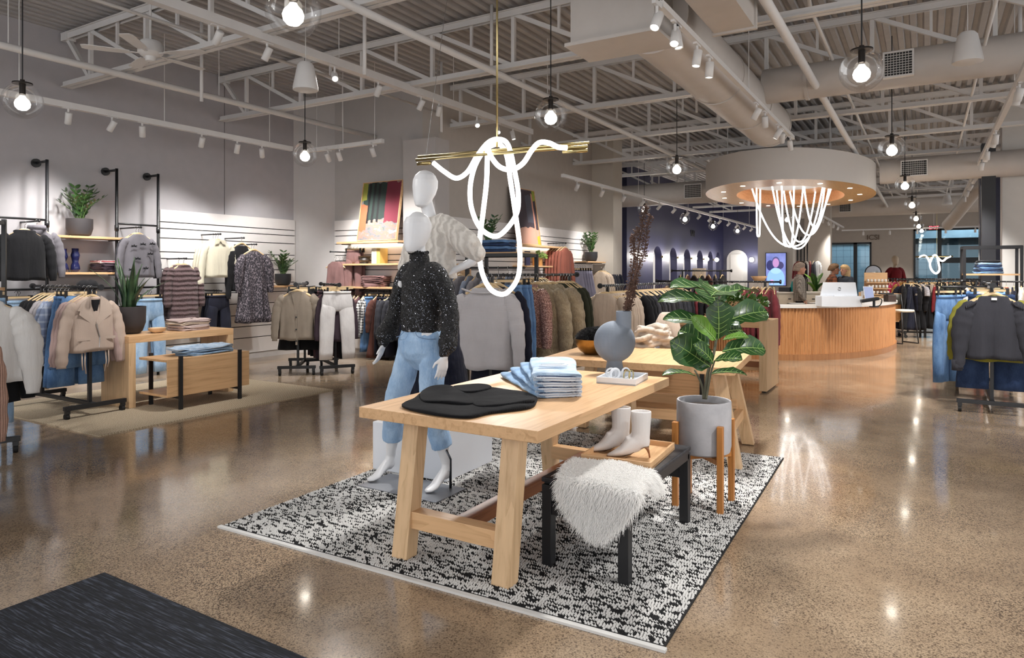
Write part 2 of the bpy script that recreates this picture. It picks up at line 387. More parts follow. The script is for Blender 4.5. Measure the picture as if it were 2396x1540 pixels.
# ================================================================== ceiling steel
def joist(y, x0=-9.72, x1=9):
    web = M(); k = 0; x = x0+.35
    t = thing('ceiling_joist', 'white open-web steel joist spanning under the roof deck', 'ceiling joist', (x0, y, 4.25), 0, 'open-web joists under the roof deck')
    a = M(); L = x1-x0
    for s in (-1, 1): a.box(0, L, s*.035-.03, s*.035+.03, .33, .34); a.box(0, L, s*.035-.005 + s*.0, s*.035+.005, .26, .33)
    a.box(0, .14, -.06, .06, .24, .345)
    a.build('top_chord', white_steel, t)
    b = M()
    for s in (-1, 1): b.box(.02, L, s*.04-.03, s*.04+.03, -.365, -.355); b.box(.02, L, s*.04-.005, s*.04+.005, -.355, -.295)
    b.build('bottom_chord', white_steel, t)
    xx = .12; P = 1.22; n = 0; ends = .62
    web.bar((.08, 0, .26), (ends, 0, -.33), .05, .05)
    xx = ends
    while xx < L:
        web.bar((xx, 0, -.36), (xx, 0, .33), .045, .045)
        web.bar((xx+.02, 0, .28), (xx+P-.02, 0, -.32), .045, .05)
        web.bar((xx+P*.5, 0, -.36+.36), (xx+P*.5, 0, .33), .03, .03)
        xx += P
    web.build('web', white_steel, t); return t
for k in range(2, 15): joist(2.335*k)

def pipe(name, label, cat, pts, r, mats=white_steel, group=None, hang=(), n=10, clamps=()):
    m = M(); m.tube(pts, r, n)
    o = m.build(name, mats, smooth=True); tag(o, label, cat, group)
    for x, y, z, z1 in hang:
        h = M(); h.cyl((x, y, z), .006, z1-z, 6); h.build('hanger_rod', white_steel, o)
    return o
pipe('sprinkler_pipe', 'white sprinkler pipe slung below the joists near the left wall', 'pipe', [(-8.24, -2, 3.82), (-8.24, 9.0, 3.82)], .04, hang=[(-8.24, y, 3.85, 4.63) for y in (3.4, 5.9, 8.2)])
pipe('sprinkler_pipe', 'long white sprinkler main running from over the table to the far end', 'pipe', [(-4.4, -2, 3.84), (-4.4, 31, 3.84)], .038, hang=[(-4.4, y, 3.88, 4.63) for y in (4.1, 8.2, 12.8, 17.4, 22, 27)])
pipe('sprinkler_pipe', 'white sprinkler pipe passing in front of the round duct', 'pipe', [(-1.16, 2, 3.75), (-1.16, 30, 3.75)], .045, hang=[(-1.16, y, 3.8, 4.63) for y in (6, 10.5, 15, 20)])
pipe('conduit', 'thin white conduit run beside the grilled duct', 'conduit', [(.55, 2, 3.95), (.55, 31, 3.95)], .018)
pipe('conduit', 'thin white conduit crossing above the near pendant', 'conduit', [(-6.9, -2, 4.1), (-6.9, 9, 4.1)], .018)
pipe('conduit', 'thin cranked white conduit right of the rectangular duct', 'conduit', [(-.98, 3, 4.3), (-.98, 7.0, 4.3), (-.98, 7.3, 4.06), (-.98, 31, 4.06)], .02)
for x, y in ((-7.6, 5.2), (-5.1, 5.4), (-4.4, 6.8), (-2.6, 7.4), (-6.2, 8.2), (-3.0, 10.4), (.9, 9.5)):
    m = M(); m.cyl((x, y, 3.55 if x < -5 else 3.9), .02, 1.05 if x < -5 else .72, 8); tag(m.build('drop_rod', white_steel, smooth=True), 'white threaded drop rod hanging from the roof deck', 'rod', 'drop rods below the roof deck')

# ---- tracks and spots
def can_mesh():
    m = M(); m.lathe([(.0, .07), (.033, .07), (.037, .066), (.037, -.07), (.032, -.072), (.032, -.06)], 16, cap=False); return m.mesh('spot_can', white_steel, True)
CAN = can_mesh()
_l = M(); _l.lathe([(.0, -.061), (.0315, -.061)], 16, cap=False); LENS = _l.mesh('lens', glow, True)
_s2 = M(); _s2.cyl((0,0,0), .012, .07, 8); _s2.cbox((0,0,.085), (.03,.14,.035)); STEM = _s2.mesh('stem', white_steel)
OFFLENS = LENS.copy(); OFFLENS.materials[0] = emit('soft_lens_glow', (1,.93,.82,1), 2.0)
nspot = 0
def spot(loc, aim, label, group, power=0, angle=60, on=True):
    """a track head: stem up to the track, can turned towards aim"""
    global nspot; nspot += 1
    t = thing('track_spotlight', label, 'spotlight', loc, 0, group)
    s = bpy.data.objects.new('stem', STEM); C.objects.link(s); s.parent = t
    c = bpy.data.objects.new('can', CAN); C.objects.link(c); c.parent = t; c.location = (0,0,-.04)
    d = (Vector(aim)-Vector(loc)).normalized(); c.rotation_euler = d.to_track_quat('-Z', 'Y').to_euler()
    l = bpy.data.objects.new('lens', LENS if on else OFFLENS); C.objects.link(l); l.parent = c
    if power:
        ld = bpy.data.lights.new('spot_lamp', 'SPOT'); ld.energy = power*.75; ld.spot_size = math.radians(angle); ld.spot_blend = 1; ld.shadow_soft_size = .1
        ld.color = (1, .975, .94); lo = bpy.data.objects.new('spot_lamp', ld); C.objects.link(lo); lo.parent = c; lo.location = (0,0,-.09)
    return t
def track(label, p, q, w=.05, h=.045, drops=()):
    t = thing('lighting_track', label, 'lighting track', p); m = M(); d = Vector(q)-Vector(p)
    m.bar((0,0,0), d, w, h); m.build('rail', white_steel, t)
    for f in drops:
        x = d*f; s = M(); s.cyl((x.x, x.y, .02), .005, 4.6-(p[2]+x.z), 6); s.build('suspension_wire', white_steel, t)
    return t
LT = 'white track spotlight on the track facing the left wall'
track('white lighting track hung along the left wall', (-8.65, -1, 3.42), (-8.65, 7.5, 3.42), .07, .07, (.35, .55, .75, .95))
for px, aim, on, pw in ((160,(-9.75,4.5,1.2),1,110),(262,(-9.7,4.2,1.5),0,110),(333,(-9.4,5.6,.9),1,110),(472,(-9.7,6.2,1.6),0,110),(555,(-9.7,6.8,1.0),0,110),(613,(-9.7,8.0,1.4),0,110)):
    y = OX(px, 300, -8.65).y; spot((-8.65, y, 3.31), aim, LT, 'spotlights along the left wall', pw, 75, bool(on))
for y in (.5, 2.2): spot((-8.65, y, 3.31), (-9.2, y+1, .8), LT, 'spotlights along the left wall', 110, 75)
track('white lighting track crossing in front of the painting wall', (-8.6, 7.75, 3.42), (-6.95, 7.75, 3.42), .06, .06, (.15, .5, .9))
for x, on in ((-8.1,1),(-7.85,1),(-7.15,0)): spot((x, 7.75, 3.31), (x-.3, 9.0, 1.5), 'white track spotlight on the short track before the painting wall', 'spotlights before the painting wall', 150, 70, bool(on))
track('white lighting track running diagonally over the mannequins', (-5.8, -1, 3.86), (-5.8, 10.2, 3.86), .1, .09, (.4, .6, .8))
for px, on, aim in ((510,0,(-8.5,4.5,1)),(625,1,(-7.4,4.3,.8)),(783,1,(-3.2,3.6,1.0)),(885,0,(-7.6,6.6,.9)),(985,0,(-7.5,7.2,1)),(1027,0,(-7.2,8.5,1.0)),(1116,1,(-3.4,6.0,1.0)),(1165,0,(-3.6,6.6,1)),(1200,0,(-5,9.5,1))):
    y = OX(px, 200, -5.8).y; spot((-5.8, y, 3.74), aim, 'white track spotlight on the diagonal track over the mannequins', 'spotlights over the mannequins', 170, 60, bool(on))
for y, aim in ((.6, (-7.6, 3.6, .8)), (1.6, (-3.2, 3.4, 1.2))): spot((-5.8, y, 3.74), aim, 'white track spotlight on the diagonal track over the mannequins', 'spotlights over the mannequins', 170, 60)
track('white lighting track mounted under the round duct', (-1.7, 4.95, 3.46), (-1.7, 10.9, 3.46), .05, .05, (.0, .5))
for px, on, aim in ((1537,1,(-2.0,3.4,.7)),(1585,0,(-1.2,5.2,.6)),(1631,1,(-2.0,5.6,.7)),(1660,1,(-1.9,6.4,.7)),(1770,0,(-3.1,8.6,1)),(1790,0,(-1.8,10,1)),(1820,1,(-3.1,9.6,1)),(1830,1,(-2.2,12.2,.5)),(1849,1,(-1.6,12,.5))):
    y = OX(px, 100, -1.7).y; spot((-1.7, y, 3.35), aim, 'white track spotlight on the track under the round duct', 'spotlights under the round duct', 150, 65, bool(on))
for y, aim in ((5.3, (-1.5, 3.4, .2)),): spot((-1.7, y, 3.35), aim, 'white track spotlight on the track under the round duct', 'spotlights under the round duct', 150, 70)
track('white lighting track receding along the right aisle', (.85, 2, 3.5), (.85, 27, 3.5), .06, .06, (.3, .6))
for px, py in ((2380,168),(2385,180),(2310,293),(2326,296),(2330,325),(2297,350),(2308,365),(2297,385),(2285,392),(2288,405)):
    y = OX(px, 0, .85).y
    spot((.85, min(26, y), 3.39), (.6+R.uniform(-.6,.6), min(26, y)+1, .5), 'white track spotlight on the right aisle track', 'spotlights over the right aisle', 210, 75)
for k in range(7): spot((.85, 17+k*1.4, 3.39), (.3+R.uniform(-1,1), 18+k*1.4, .5), 'white track spotlight on the right aisle track', 'spotlights over the right aisle', 260 if k % 2 else 0, 85)
for y, aim in ((5.4, (1.2, 7.6, .4)), (7, (.6, 8.6, .9)), (3.4, (-.5, 4.2, 0))): spot((.85, y, 3.39), aim, 'white track spotlight on the right aisle track', 'spotlights over the right aisle', 210, 75)
track('white lighting track beside the navy fitting rooms', (-5.6, 11, 3.2), (-5.6, 30, 3.2), .06, .06, (.2, .4, .6, .8))
for k in range(16):
    y = 11.6+k*1.15; spot((-5.6, y, 3.09), ((-6.9 if y < 15 else -7.6), y+.7, 1.3), 'white track spotlight on the track by the navy wall', 'spotlights by the navy wall', 130 if k % 2 == 0 else 0, 75, k % 3 != 1)
track('white lighting track over the rear of the shop', (-2.9, 17.5, 3.3), (-2.9, 31, 3.3), .06, .06, (.5,))
for k in range(8): spot((-2.9, 18.5+k*1.5, 3.19), (-2.9+R.uniform(-1,1), 19.5+k*1.5, .5), 'white track spotlight over the rear of the shop', 'spotlights over the rear', 240 if k % 2 else 0, 80)
track('white lighting track in front of the far windows', (-3, 31.4, 3.2), (3.5, 31.4, 3.2), .06, .06)
for k in range(6): spot((-2.2+k*.95, 31.4, 3.09), (-2.2+k*.95, 32, 1), 'white track spotlight in front of the far windows', 'spotlights before the far windows', 170 if k % 2 else 0, 80)

# ---- globe pendants
def pendant(x, y, z=3.1, s=1.0, group='globe pendants', label=None):
    t = thing('pendant_lamp', label, 'pendant lamp', (x, y, z), 0, group); r = .172*s
    c = M(); c.cyl((0,0,r), .006, 4.6-z-r, 6); c.build('cord', black_steel, t)
    p = M(); p.cyl((0,0,r-.012), .085*s, .012, 24); p.cyl((0,0,r-.02), .02*s, .05, 12)
    p.build('cap_plate', plain('bronze_metal', '2c2826', .35, .8), t, auto=True)
    k = M(); k.cyl((0,0,r-.11*s), .027*s, .1*s, 16); k.build('socket', plain('bronze_metal', '2c2826', .35, .8), t, auto=True)
    b = M(); b.lathe([(.022,.068),(.032,.05),(.056,.025),(.067,-.005),(.061,-.038),(.038,-.064),(.005,-.074)], 20, (0,0,-.022)); b.build('bulb', bulb_glow, t, smooth=True)
    g = M(); g.ball((0,0,0), r, 32, 20); g.build('globe', globe_glass, t, smooth=True)
    return t
P0 = pendant(-7.42, 3.18, label='clear glass globe pendant nearest the left wall and nearest the front')
PEND = [(-3.41,2.97,'largest clear glass globe pendant, cut off by the top of the photo'),(-7.42,6.67,'clear glass globe pendant before the corner of the left wall'),(-3.37,6.35,'clear glass globe pendant just right of the near brass light fixture'),
 (-.45,6.25,'clear glass globe pendant in front of the grilled white duct'),(-3.36,10.56,'clear glass globe pendant left of the white canopy drum'),(-7.05,14.4,'small clear globe pendant before the plant on the side wall'),
 (-.39,10.4,'clear globe pendant right of the canopy drum, front one of its row'),(-.34,14.78,'second clear globe pendant in the row right of the canopy drum'),(-.29,19.11,'third clear globe pendant in the row right of the canopy drum'),
 (-.26,23.95,'fourth clear globe pendant in the row right of the canopy drum'),(-.22,27.93,'fifth clear globe pendant in the row right of the canopy drum'),(-.15,31.0,'last clear globe pendant in the row before the far window'),
 (-6.2,16.8,'clear globe pendant behind the tall dried branches'),(-6.3,20.6,'clear globe pendant before the navy wall, left of three'),(-6.4,24.2,'clear globe pendant before the navy wall, middle of three'),(-6.3,27.4,'clear globe pendant before the navy wall, right of three')]
for x, y, lb in PEND: dup(P0, (x, y, 3.1), None, lb)
for i, (px, t_, lb) in enumerate(((1842, 21, 'clear globe pendant seen through the rope chandelier, left one'), (1897, 26, 'clear globe pendant seen through the rope chandelier, right one'))): 
    q = Dp(px, t_, 525); dup(P0, (q.x, q.y, 3.1), None, lb)

# ---- ducts
duct_paint = plain('duct_white', 'bdb7b2', .5, var=.03)
def ductrings(m, c0, c1, r, ks):
    for k in ks:
        p = Vector(c0).lerp(Vector(c1), k); d = (Vector(c1)-Vector(c0)).normalized()*.012
        m.tube([p-d, p+d], r+.012, 32)
t = thing('round_duct', 'large round white duct running above the spotlight track to the canopy', 'air duct', (-2.08, 5.86, 3.72))
m = M(); m.tube([(0,0,0), (0,5.3,0)], .32, 40); m.build('duct_body', duct_paint, t, auto=True)
for k in (.4, .7, .98):
    q = M(); q.tube([(0, 5.3*k-.012, 0), (0, 5.3*k+.012, 0)], .332, 40); q.build('joint_ring', duct_paint, t, auto=True)
t = thing('round_duct', 'round white branch duct with a black grille behind the right pendant', 'air duct', (-1.8, 9.3, 3.86))
m = M(); m.tube([(0,0,0), (10,0,0)], .22, 36); m.build('duct_body', duct_paint, t, auto=True)
q = M(); q.tube([(.5, 0, 0), (.54, 0, 0)], .235, 36); q.build('joint_ring', duct_paint, t, auto=True)
def grille(parent, x0, x1, y, z0, z1, n=9):
    g = M(); g.box(x0, x1, y, y+.04, z0, z1); gr = g.build('grille', plain('grille_black', '1a1a1a', .6), parent)
    f = M(); e = .02
    f.box(x0-e, x1+e, y-.02, y+.06, z1, z1+e); f.box(x0-e, x1+e, y-.02, y+.06, z0-e, z0); f.box(x0-e, x0, y-.02, y+.06, z0, z1); f.box(x1, x1+e, y-.02, y+.06, z0, z1)
    for i in range(1, n): z = z0+(z1-z0)*i/n; f.box(x0, x1, y-.012, y, z-.003, z+.003)
    for i in range(1, int((x1-x0)/.03)): x = x0+i*.03; f.box(x-.0025, x+.0025, y-.012, y, z0, z1)
    f.build('grille_frame', white_steel, gr)
xg = OY(2070, 150, 9.05).x+1.8; xg1 = OY(2134, 150, 9.05).x+1.8
grille(t, xg, xg1, -.24, -.13, .13)
t = thing('plenum_box', 'big white plenum box with flanged lower edge at the near end of the round duct', 'air duct', (-2.28, 5.6, 3.45))
m = M(); m.box(-.38, .38, -.22, .26, 0, 1.15); m.build('box', duct_paint, t)
m = M(); m.box(-.42, .42, -.26, .26, -.03, 0); m.build('flange', duct_paint, t)
t = thing('rectangular_duct', 'boxy white duct open at its right end, beside the plenum box', 'air duct', (-1.43, 5.0, 3.56))
m = M(); m.box(-.17, .17, -1.5, 1.1, 0, .42); m.build('box', duct_paint, t)
m = M(); m.box(-.19, .19, 1.08, 1.12, -.02, .44); m.build('flange', duct_paint, t)
for lab, x0, y, z, r, L, gx in (('white round duct with a grille crossing right of the canopy', -.8, 15.8, 3.5, .25, 9, (2110, 2168)), ('white round duct crossing before the far wall', -5.5, 27.5, 3.85, .38, 12, (1965, 1990)), ('white round duct before the navy wing', -8, 18.2, 3.6, .3, 4.4, (1603, 1640))):
    t = thing('round_duct', lab, 'air duct', (x0, y, z)); m = M(); m.tube([(0,0,0), (L,0,0)], r, 32); m.build('duct_body', duct_paint, t, auto=True)
    a, b = OY(gx[0], 400, y-r).x-x0, OY(gx[1], 400, y-r).x-x0; grille(t, a, b, -r-.01, -r*.55, r*.55, 7)
e0 = Dp(2240, 19, 500); e1 = Dp(2290, 17.5, 440); e2 = Dp(2330, 16.8, 425); e3 = Dp(2440, 16.4, 425)
t = thing('round_duct', 'white elbow duct turning into the right-hand wall', 'air duct', e0); m = M(); m.tube([p-e0 for p in spline([e0+(e0-e1)*.5, e0, e1, e2, e3], 6)], .16, 28); m.build('duct_body', duct_paint, t, auto=True)

# ---- fan and speakers
fp = Dp(352, 7.6, 118)
t = thing('ceiling_fan', 'white five-blade ceiling fan hanging between the joists on the left', 'ceiling fan', (fp.x, fp.y, fp.z))
m = M(); m.cyl((0,0,.1), .012, 4.6-fp.z-.1, 8); m.cyl((0,0,4.48-fp.z), .07, .1, 16, r2=.05); m.build('down_rod', white_steel, t, auto=True)
m = M(); m.lathe([(.0,.1),(.1,.1),(.13,.06),(.13,-.03),(.1,-.06),(.06,-.07),(.05,-.12),(0,-.125)], 28); m.build('motor_housing', white_steel, t, auto=True)
for k in range(5):
    b = M(); b.box(.1, .22, -.015, .015, -.045, -.038); b.loft([[(x, w, -.04+.01*w*6), (x, -w, -.04-.01*w*6), (x, -w, -.046-.01*w*6), (x, w, -.046+.01*w*6)] for x, w in ((.2,.05),(.3,.062),(.62,.07),(.66,.05))])
    o = b.build('blade', white_steel, t, auto=True); o.rotation_euler = (0,0, 2*PI*k/5+.35)
def speaker(px, t_, py, lab, s=1):
    p = Dp(px, t_, py); t = thing('hanging_speaker', lab, 'speaker', (p.x, p.y, p.z), 0, 'white hanging speakers')
    m = M(); m.lathe([(0,.15),(.06,.15),(.085,.12),(.13,-.11),(.13,-.14),(.1,-.15),(0,-.15)], 28); m.build('shell', white_steel, t, auto=True)
    c = M(); c.cyl((0,0,.15), .004, 4.6-p.z-.15, 6); c.build('cable', white_steel, t)
speaker(2264, 6.6, 112, 'white cone speaker hanging at the top right'); speaker(715, 7.2, 180, 'white cone speaker hanging above the corner pendant')
speaker(2216, 20, 468, 'white cone speaker hanging far back in the right aisle')
# ================================================================== figures and soft goods kit
def bake(m, name, mats, voxel=.008, smooth=4, disp=(), parent=None, loc=None, rz=None, make=True):
    """fuse the lofts of m into one continuous surface"""
    o = m.build(name, mats)
    r = o.modifiers.new('r', 'REMESH'); r.mode = 'VOXEL'; r.voxel_size = voxel
    if smooth: s = o.modifiers.new('s', 'SMOOTH'); s.factor = .5; s.iterations = smooth
    for i, (size, amt) in enumerate(disp):
        tx = bpy.data.textures.new(name+'_folds', 'CLOUDS'); tx.noise_scale = size; tx.noise_depth = 2
        d = o.modifiers.new('d', 'DISPLACE'); d.texture = tx; d.strength = amt; d.mid_level = .5; d.texture_coords = 'LOCAL'
    dg = bpy.context.evaluated_depsgraph_get(); me = bpy.data.meshes.new_from_object(o.evaluated_get(dg))
    bpy.data.objects.remove(o); me.name = name
    me.materials.clear()
    for q in (mats if isinstance(mats, (list, tuple)) else [mats]): me.materials.append(q)
    me.polygons.foreach_set('use_smooth', [True]*len(me.polygons))
    if not make: return me
    return put(name, me, parent, loc, rz)
def put(name, me, parent=None, loc=None, rz=None):
    o = bpy.data.objects.new(name, me); C.objects.link(o)
    if parent: o.parent = parent
    if loc: o.location = loc
    if rz is not None: o.rotation_euler = (0,0,rz)
    return o
def ell(c, rx, ry, n=24, rot=0, p=2.0):
    out = []
    for j in range(n):
        t = 2*PI*j/n; cx, sy = math.cos(t), math.sin(t)
        x = rx*math.copysign(abs(cx)**(2/p), cx); y = ry*math.copysign(abs(sy)**(2/p), sy)
        out.append((c[0]+x*math.cos(rot)-y*math.sin(rot), c[1]+x*math.sin(rot)+y*math.cos(rot), c[2]))
    return out
def limb(m, P, r, n=14, k=6):
    """tapering limb through joints P with radii r"""
    S = spline(P, k); q = len(P)-1; rr = []
    for i in range(len(S)):
        f = min(i/k, q-1e-6); a = int(f); u = f-a; u = u*u*(3-2*u); rr.append(r[a]*(1-u)+r[a+1]*u)
    m.tube(S, rr, n)
    m.ball(P[0], r[0]*.98, 12, 8); m.ball(P[-1], r[-1]*.98, 12, 8)
def hand(m, w, d, side, spread=.5, s=1.0, thumb=None):
    """palm with four unequal bent fingers and a thumb; w wrist, d direction, side = unit vector across the palm towards the thumb"""
    w, d, side = Vector(w), Vector(d).normalized(), Vector(side); side = (side-d*side.dot(d)).normalized(); nrm = d.cross(side)
    L = .085*s
    rings = []
    for f, wd, th in ((0,.026,.02),(.3,.034,.017),(.75,.041,.015),(1,.038,.011)):
        c = w+d*(L*f); rings.append([c+side*(wd*s*math.cos(t))+nrm*(th*s*math.sin(t)) for t in (2*PI*j/12 for j in range(12))])
    m.loft(rings)
    for i, (off, ln) in enumerate(((.028,.07),(.0095,.078),(-.009,.073),(-.027,.056))):
        b = w+d*(L*.9)+side*(off*s); dd = (d+side*(off*spread*6)).normalized(); c1 = b+dd*(ln*s*.45)+nrm*.004; c2 = c1+(dd*.95+nrm*.3).normalized()*(ln*s*.32); c3 = c2+(dd*.85+nrm*.5).normalized()*(ln*s*.28)
        m.tube([b-dd*.015, b, c1, c2, c3], [.0085*s,.0088*s,.008*s,.0072*s,.005*s], 8)
    b = w+d*(L*.25)+side*(.026*s); t1 = b+(d*.6+side*.75).normalized()*(.038*s); t2 = t1+(d*.9+side*.3+nrm*.15).normalized()*(.034*s)
    m.tube([b-side*.015, b, t1, t2], [.013*s,.0125*s,.0095*s,.006*s], 8)
def foot(m, ankle, heel, ball_, toe):
    a, h, b, t = map(Vector, (ankle, heel, ball_, toe)); fw = (t-h); fw.z = 0; fw.normalize(); sd = Vector((-fw.y, fw.x, 0))
    rings = []
    for c, wd, up in ((h-fw*.012, .018, .026),(h+fw*.015, .03, .045),(h.lerp(b,.35)+Vector((0,0,.028)), .032, .044),(h.lerp(b,.75)+Vector((0,0,.018)), .039, .03),(b+Vector((0,0,.008)), .043, .021),(b.lerp(t,.6), .038, .015),(t, .02, .009)):
        rings.append([c+sd*(wd*math.cos(q))+Vector((0,0,up*math.sin(q))) for q in (2*PI*j/14 for j in range(14))])
    m.loft(rings); m.tube([a+Vector((0,0,.03)), a, h.lerp(b,.2)+Vector((0,0,.03))], [.034,.033,.034], 12)
def hairs(name, pts, nrms, length, mat, parent=None, r=.0011, droop=.5, jit=.35, k=5, loc=None, seed=1):
    """fur strands rooted on pts"""
    rg = np.random.default_rng(seed); P = np.array(pts, dtype=np.float32); N = np.array(nrms, dtype=np.float32); n = len(P)
    d = N+rg.normal(0, jit, (n,3)).astype(np.float32); d /= np.linalg.norm(d, axis=1, keepdims=True)+1e-9
    L = (length*rg.uniform(.6,1.15,(n,1))).astype(np.float32); out = np.zeros((n,k,3), dtype=np.float32)
    for i in range(k):
        f = i/(k-1); out[:,i] = P+d*L*f+np.array([[0,0,-1]], dtype=np.float32)*L*droop*f*f
    hc = bpy.data.hair_curves.new(name); hc.add_curves([k]*n); hc.position_data.foreach_set('vector', out.ravel())
    at = hc.attributes.get('radius') or hc.attributes.new('radius', 'FLOAT', 'POINT')
    rad = np.tile(np.array([r*(1-.75*i/(k-1)) for i in range(k)], dtype=np.float32), n); at.data.foreach_set('value', rad)
    hc.materials.append(mat); o = bpy.data.objects.new(name, hc); C.objects.link(o)
    if parent: o.parent = parent
    if loc: o.location = loc
    return o
def scatter(m, n, seed=3):
    """n random points with normals on the faces of m"""
    rg = random.Random(seed); V = [Vector(p) for p in m.v]; tri = []; ar = []
    for f in m.f:
        for i in range(1, len(f)-1):
            a, b, c = V[f[0]], V[f[i]], V[f[i+1]]; q = (b-a).cross(c-a); tri.append((a,b,c,q.normalized() if q.length > 1e-12 else Vector((0,0,1)))); ar.append(q.length)
    P, N = [], []
    for a, b, c, nn in rg.choices(tri, ar, k=n):
        u, v = rg.random(), rg.random()
        if u+v > 1: u, v = 1-u, 1-v
        P.append(a+(b-a)*u+(c-a)*v); N.append(nn)
    return P, N
denim_light = denim('light_blue_denim', '6a8cb2', 'a2bcd6')
denim_mid = denim('mid_blue_denim', '44648f', '6d8fb8')
denim_dark = denim('dark_blue_denim', '22304d', '35486c')
denim_pale = denim('pale_washed_denim', '86a2c0', 'c0cfdf')
black_cloth = cloth('black_cloth', '17171a', .25)
navy_cloth = cloth('navy_cloth', '1c1e2c', .2)

# ---- rugs
def nub_rug():
    t = thing('area_rug', 'black and white nubby woven rug under the front display table', 'rug', (-2.19, 4.07, 0), .028)
    w, l = 2.57, 3.1
    b = M(); b.box(-w/2, w/2, -l/2, l/2, .0, .008); b.build('backing', plain('rug_black_yarn', '141416', .95), t)
    e = M(); e.box(-w/2-.012, w/2+.012, -l/2-.03, -l/2-.004, 0, .011); e.build('hem_binding', plain('rug_white_yarn', 'd2d1cf', .95), t)
    dx, dy = .0132, .0105; nx, ny = int(w/dx), int(l/dy)-2; rg = np.random.default_rng(5)
    run = np.zeros((ny, nx)); ph = rg.random((ny,1))
    a = rg.random((ny, nx)); sm = (a+np.roll(a,1,1)+np.roll(a,2,1)+np.roll(a,-1,1))/4
    pat = rg.random((ny//16+2, nx//14+2)); big = np.kron(pat, np.ones((16,14)))[:ny,:nx]
    dark = (a+.9*np.roll(a,1,1)+.5*np.roll(a,2,1))/2.4+.05*(big-.5)+.09*(rg.random((ny,1))-.5) < .41
    X, Y = np.meshgrid(np.arange(nx), np.arange(ny)); X = X.ravel(); Y = Y.ravel(); n = len(X)
    cx = -w/2+dx*(X+.5+.45*((Y*7919)%5)/5)+rg.normal(0,.0011,n); cy = -l/2+dy*(Y+1.2)+rg.normal(0,.0008,n); hz = .0075+rg.uniform(.003,.0075,n)
    A = [0]+[1]*6; ang = np.arange(6)*PI/3; rx = dx*.57; ry = dy*.52
    V = np.zeros((n,7,3), dtype=np.float32); V[:,0,0] = cx; V[:,0,1] = cy; V[:,0,2] = hz+.004
    for i in range(6): V[:,i+1,0] = cx+rx*np.cos(ang[i]); V[:,i+1,1] = cy+ry*np.sin(ang[i]); V[:,i+1,2] = .007
    F = np.array([[0,i+1,(i+1)%6+1] for i in range(6)], dtype=np.int32); FF = (F[None]+7*np.arange(n)[:,None,None]).reshape(-1)
    me = bpy.data.meshes.new('yarn_nubs'); me.vertices.add(n*7); me.vertices.foreach_set('co', V.ravel())
    me.loops.add(len(FF)); me.loops.foreach_set('vertex_index', FF.astype(np.int32)); me.polygons.add(n*6)
    me.polygons.foreach_set('loop_start', np.arange(0, len(FF), 3, dtype=np.int32)); me.polygons.foreach_set('loop_total', np.full(n*6, 3, dtype=np.int32))
    me.materials.append(plain('rug_white_yarn', 'd2d1cf', .95)); me.materials.append(plain('rug_black_yarn', '141416', .95))
    me.polygons.foreach_set('material_index', np.repeat(dark.ravel().astype(np.int32), 6)); me.polygons.foreach_set('use_smooth', [True]*(n*6)); me.update(calc_edges=True)
    o = put('yarn_nubs', me, t); o['kind'] = 'stuff'
nub_rug()
def jute():
    t = NT('jute_weave'); v = t.co((1,1,1)); ch = t.new('ShaderNodeTexWave', wave_type='BANDS', bands_direction='DIAGONAL'); ch.inputs['Scale'].default_value = 22; ch.inputs['Distortion'].default_value = 3; t.l(v, ch.inputs[0])
    w2 = t.new('ShaderNodeTexWave', wave_type='BANDS', bands_direction='Y'); w2.inputs['Scale'].default_value = 18; w2.inputs['Distortion'].default_value = 1; t.l(v, w2.inputs[0])
    f = t.math('ADD', t.math('MULTIPLY', ch.outputs['Fac'], .35), t.math('ADD', t.math('MULTIPLY', w2.outputs['Fac'], .3), t.math('MULTIPLY', t.noise(v, 60, 3), .4)))
    t.set(Base_Color=t.ramp(f, [(.2,'8d7c66'),(.5,'b3a38a'),(.85,'c9bba3')]), Roughness=.95); t.bump(f, .6, .006); return t.mat
m = M(); m.box(-8.7, -6.24, 3.27, 6.06, .0, .012); tag(m.build('jute_rug', jute()), 'flat beige jute rug under the low wooden bench on the left', 'rug')
def matm():
    t = NT('navy_ribbed_carpet'); v = t.co((.5,16,1)); n = t.noise(v, 5, 4, .7); f = t.noise(t.co((12,160,1)), 1, 2)
    t.set(Base_Color=t.ramp(t.math('ADD', t.math('MULTIPLY', n, .6), t.math('MULTIPLY', f, .45)), [(.4,'090b10'),(.54,'181c26'),(.7,'555b6a')]), Roughness=.95); t.bump(f, .5, .006); return t.mat
m = M(); m.box(-1.4, 1.6, -2, 0, 0, .009); o = m.build('entrance_mat', matm(), loc=(-1.98, 1.79, 0), rz=-.005); tag(o, 'dark navy ribbed entrance mat at the front corner of the floor', 'mat')
ZR = .0075

# ---- front table
def trestle(name, label, x, y, w, l, rz, legs, zt=.76, th=.055):
    t = thing(name, label, 'table', (x, y, ZR), rz)
    m = M(); m.box(-w/2, w/2, -l/2, l/2, zt-th-ZR, zt-ZR); m.build('tabletop', oak, t, bevel=.003)
    for sx in (-1,1):
        for sy in (-1,1):
            q = M(); bx, by, tx, ty = legs; z1 = zt-th-ZR
            c0 = Vector((sx*bx, sy*by, 0)); c1 = Vector((sx*tx, sy*ty, z1)); a, b = .048, .042
            q.loft([[c+Vector((i*a, j*b, 0)) for i, j in ((-1,-1),(1,-1),(1,1),(-1,1))] for c in (c0, c1)]); q.build('leg', oak_z, t, bevel=.002)
    return t
t = trestle('display_table', 'light oak trestle display table standing on the black and white rug', -1.97, 3.49, 1.05, 1.78, 0, (.3,.8,.3,.7))
m = M(); m.box(-.26, .26, -.8, -.72, .15, .235); m.build('cross_stretcher', oak_x, t, bevel=.002)
m = M(); m.box(-.26, .26, .72, .8, .15, .235); m.build('cross_stretcher', oak_x, t, bevel=.002)
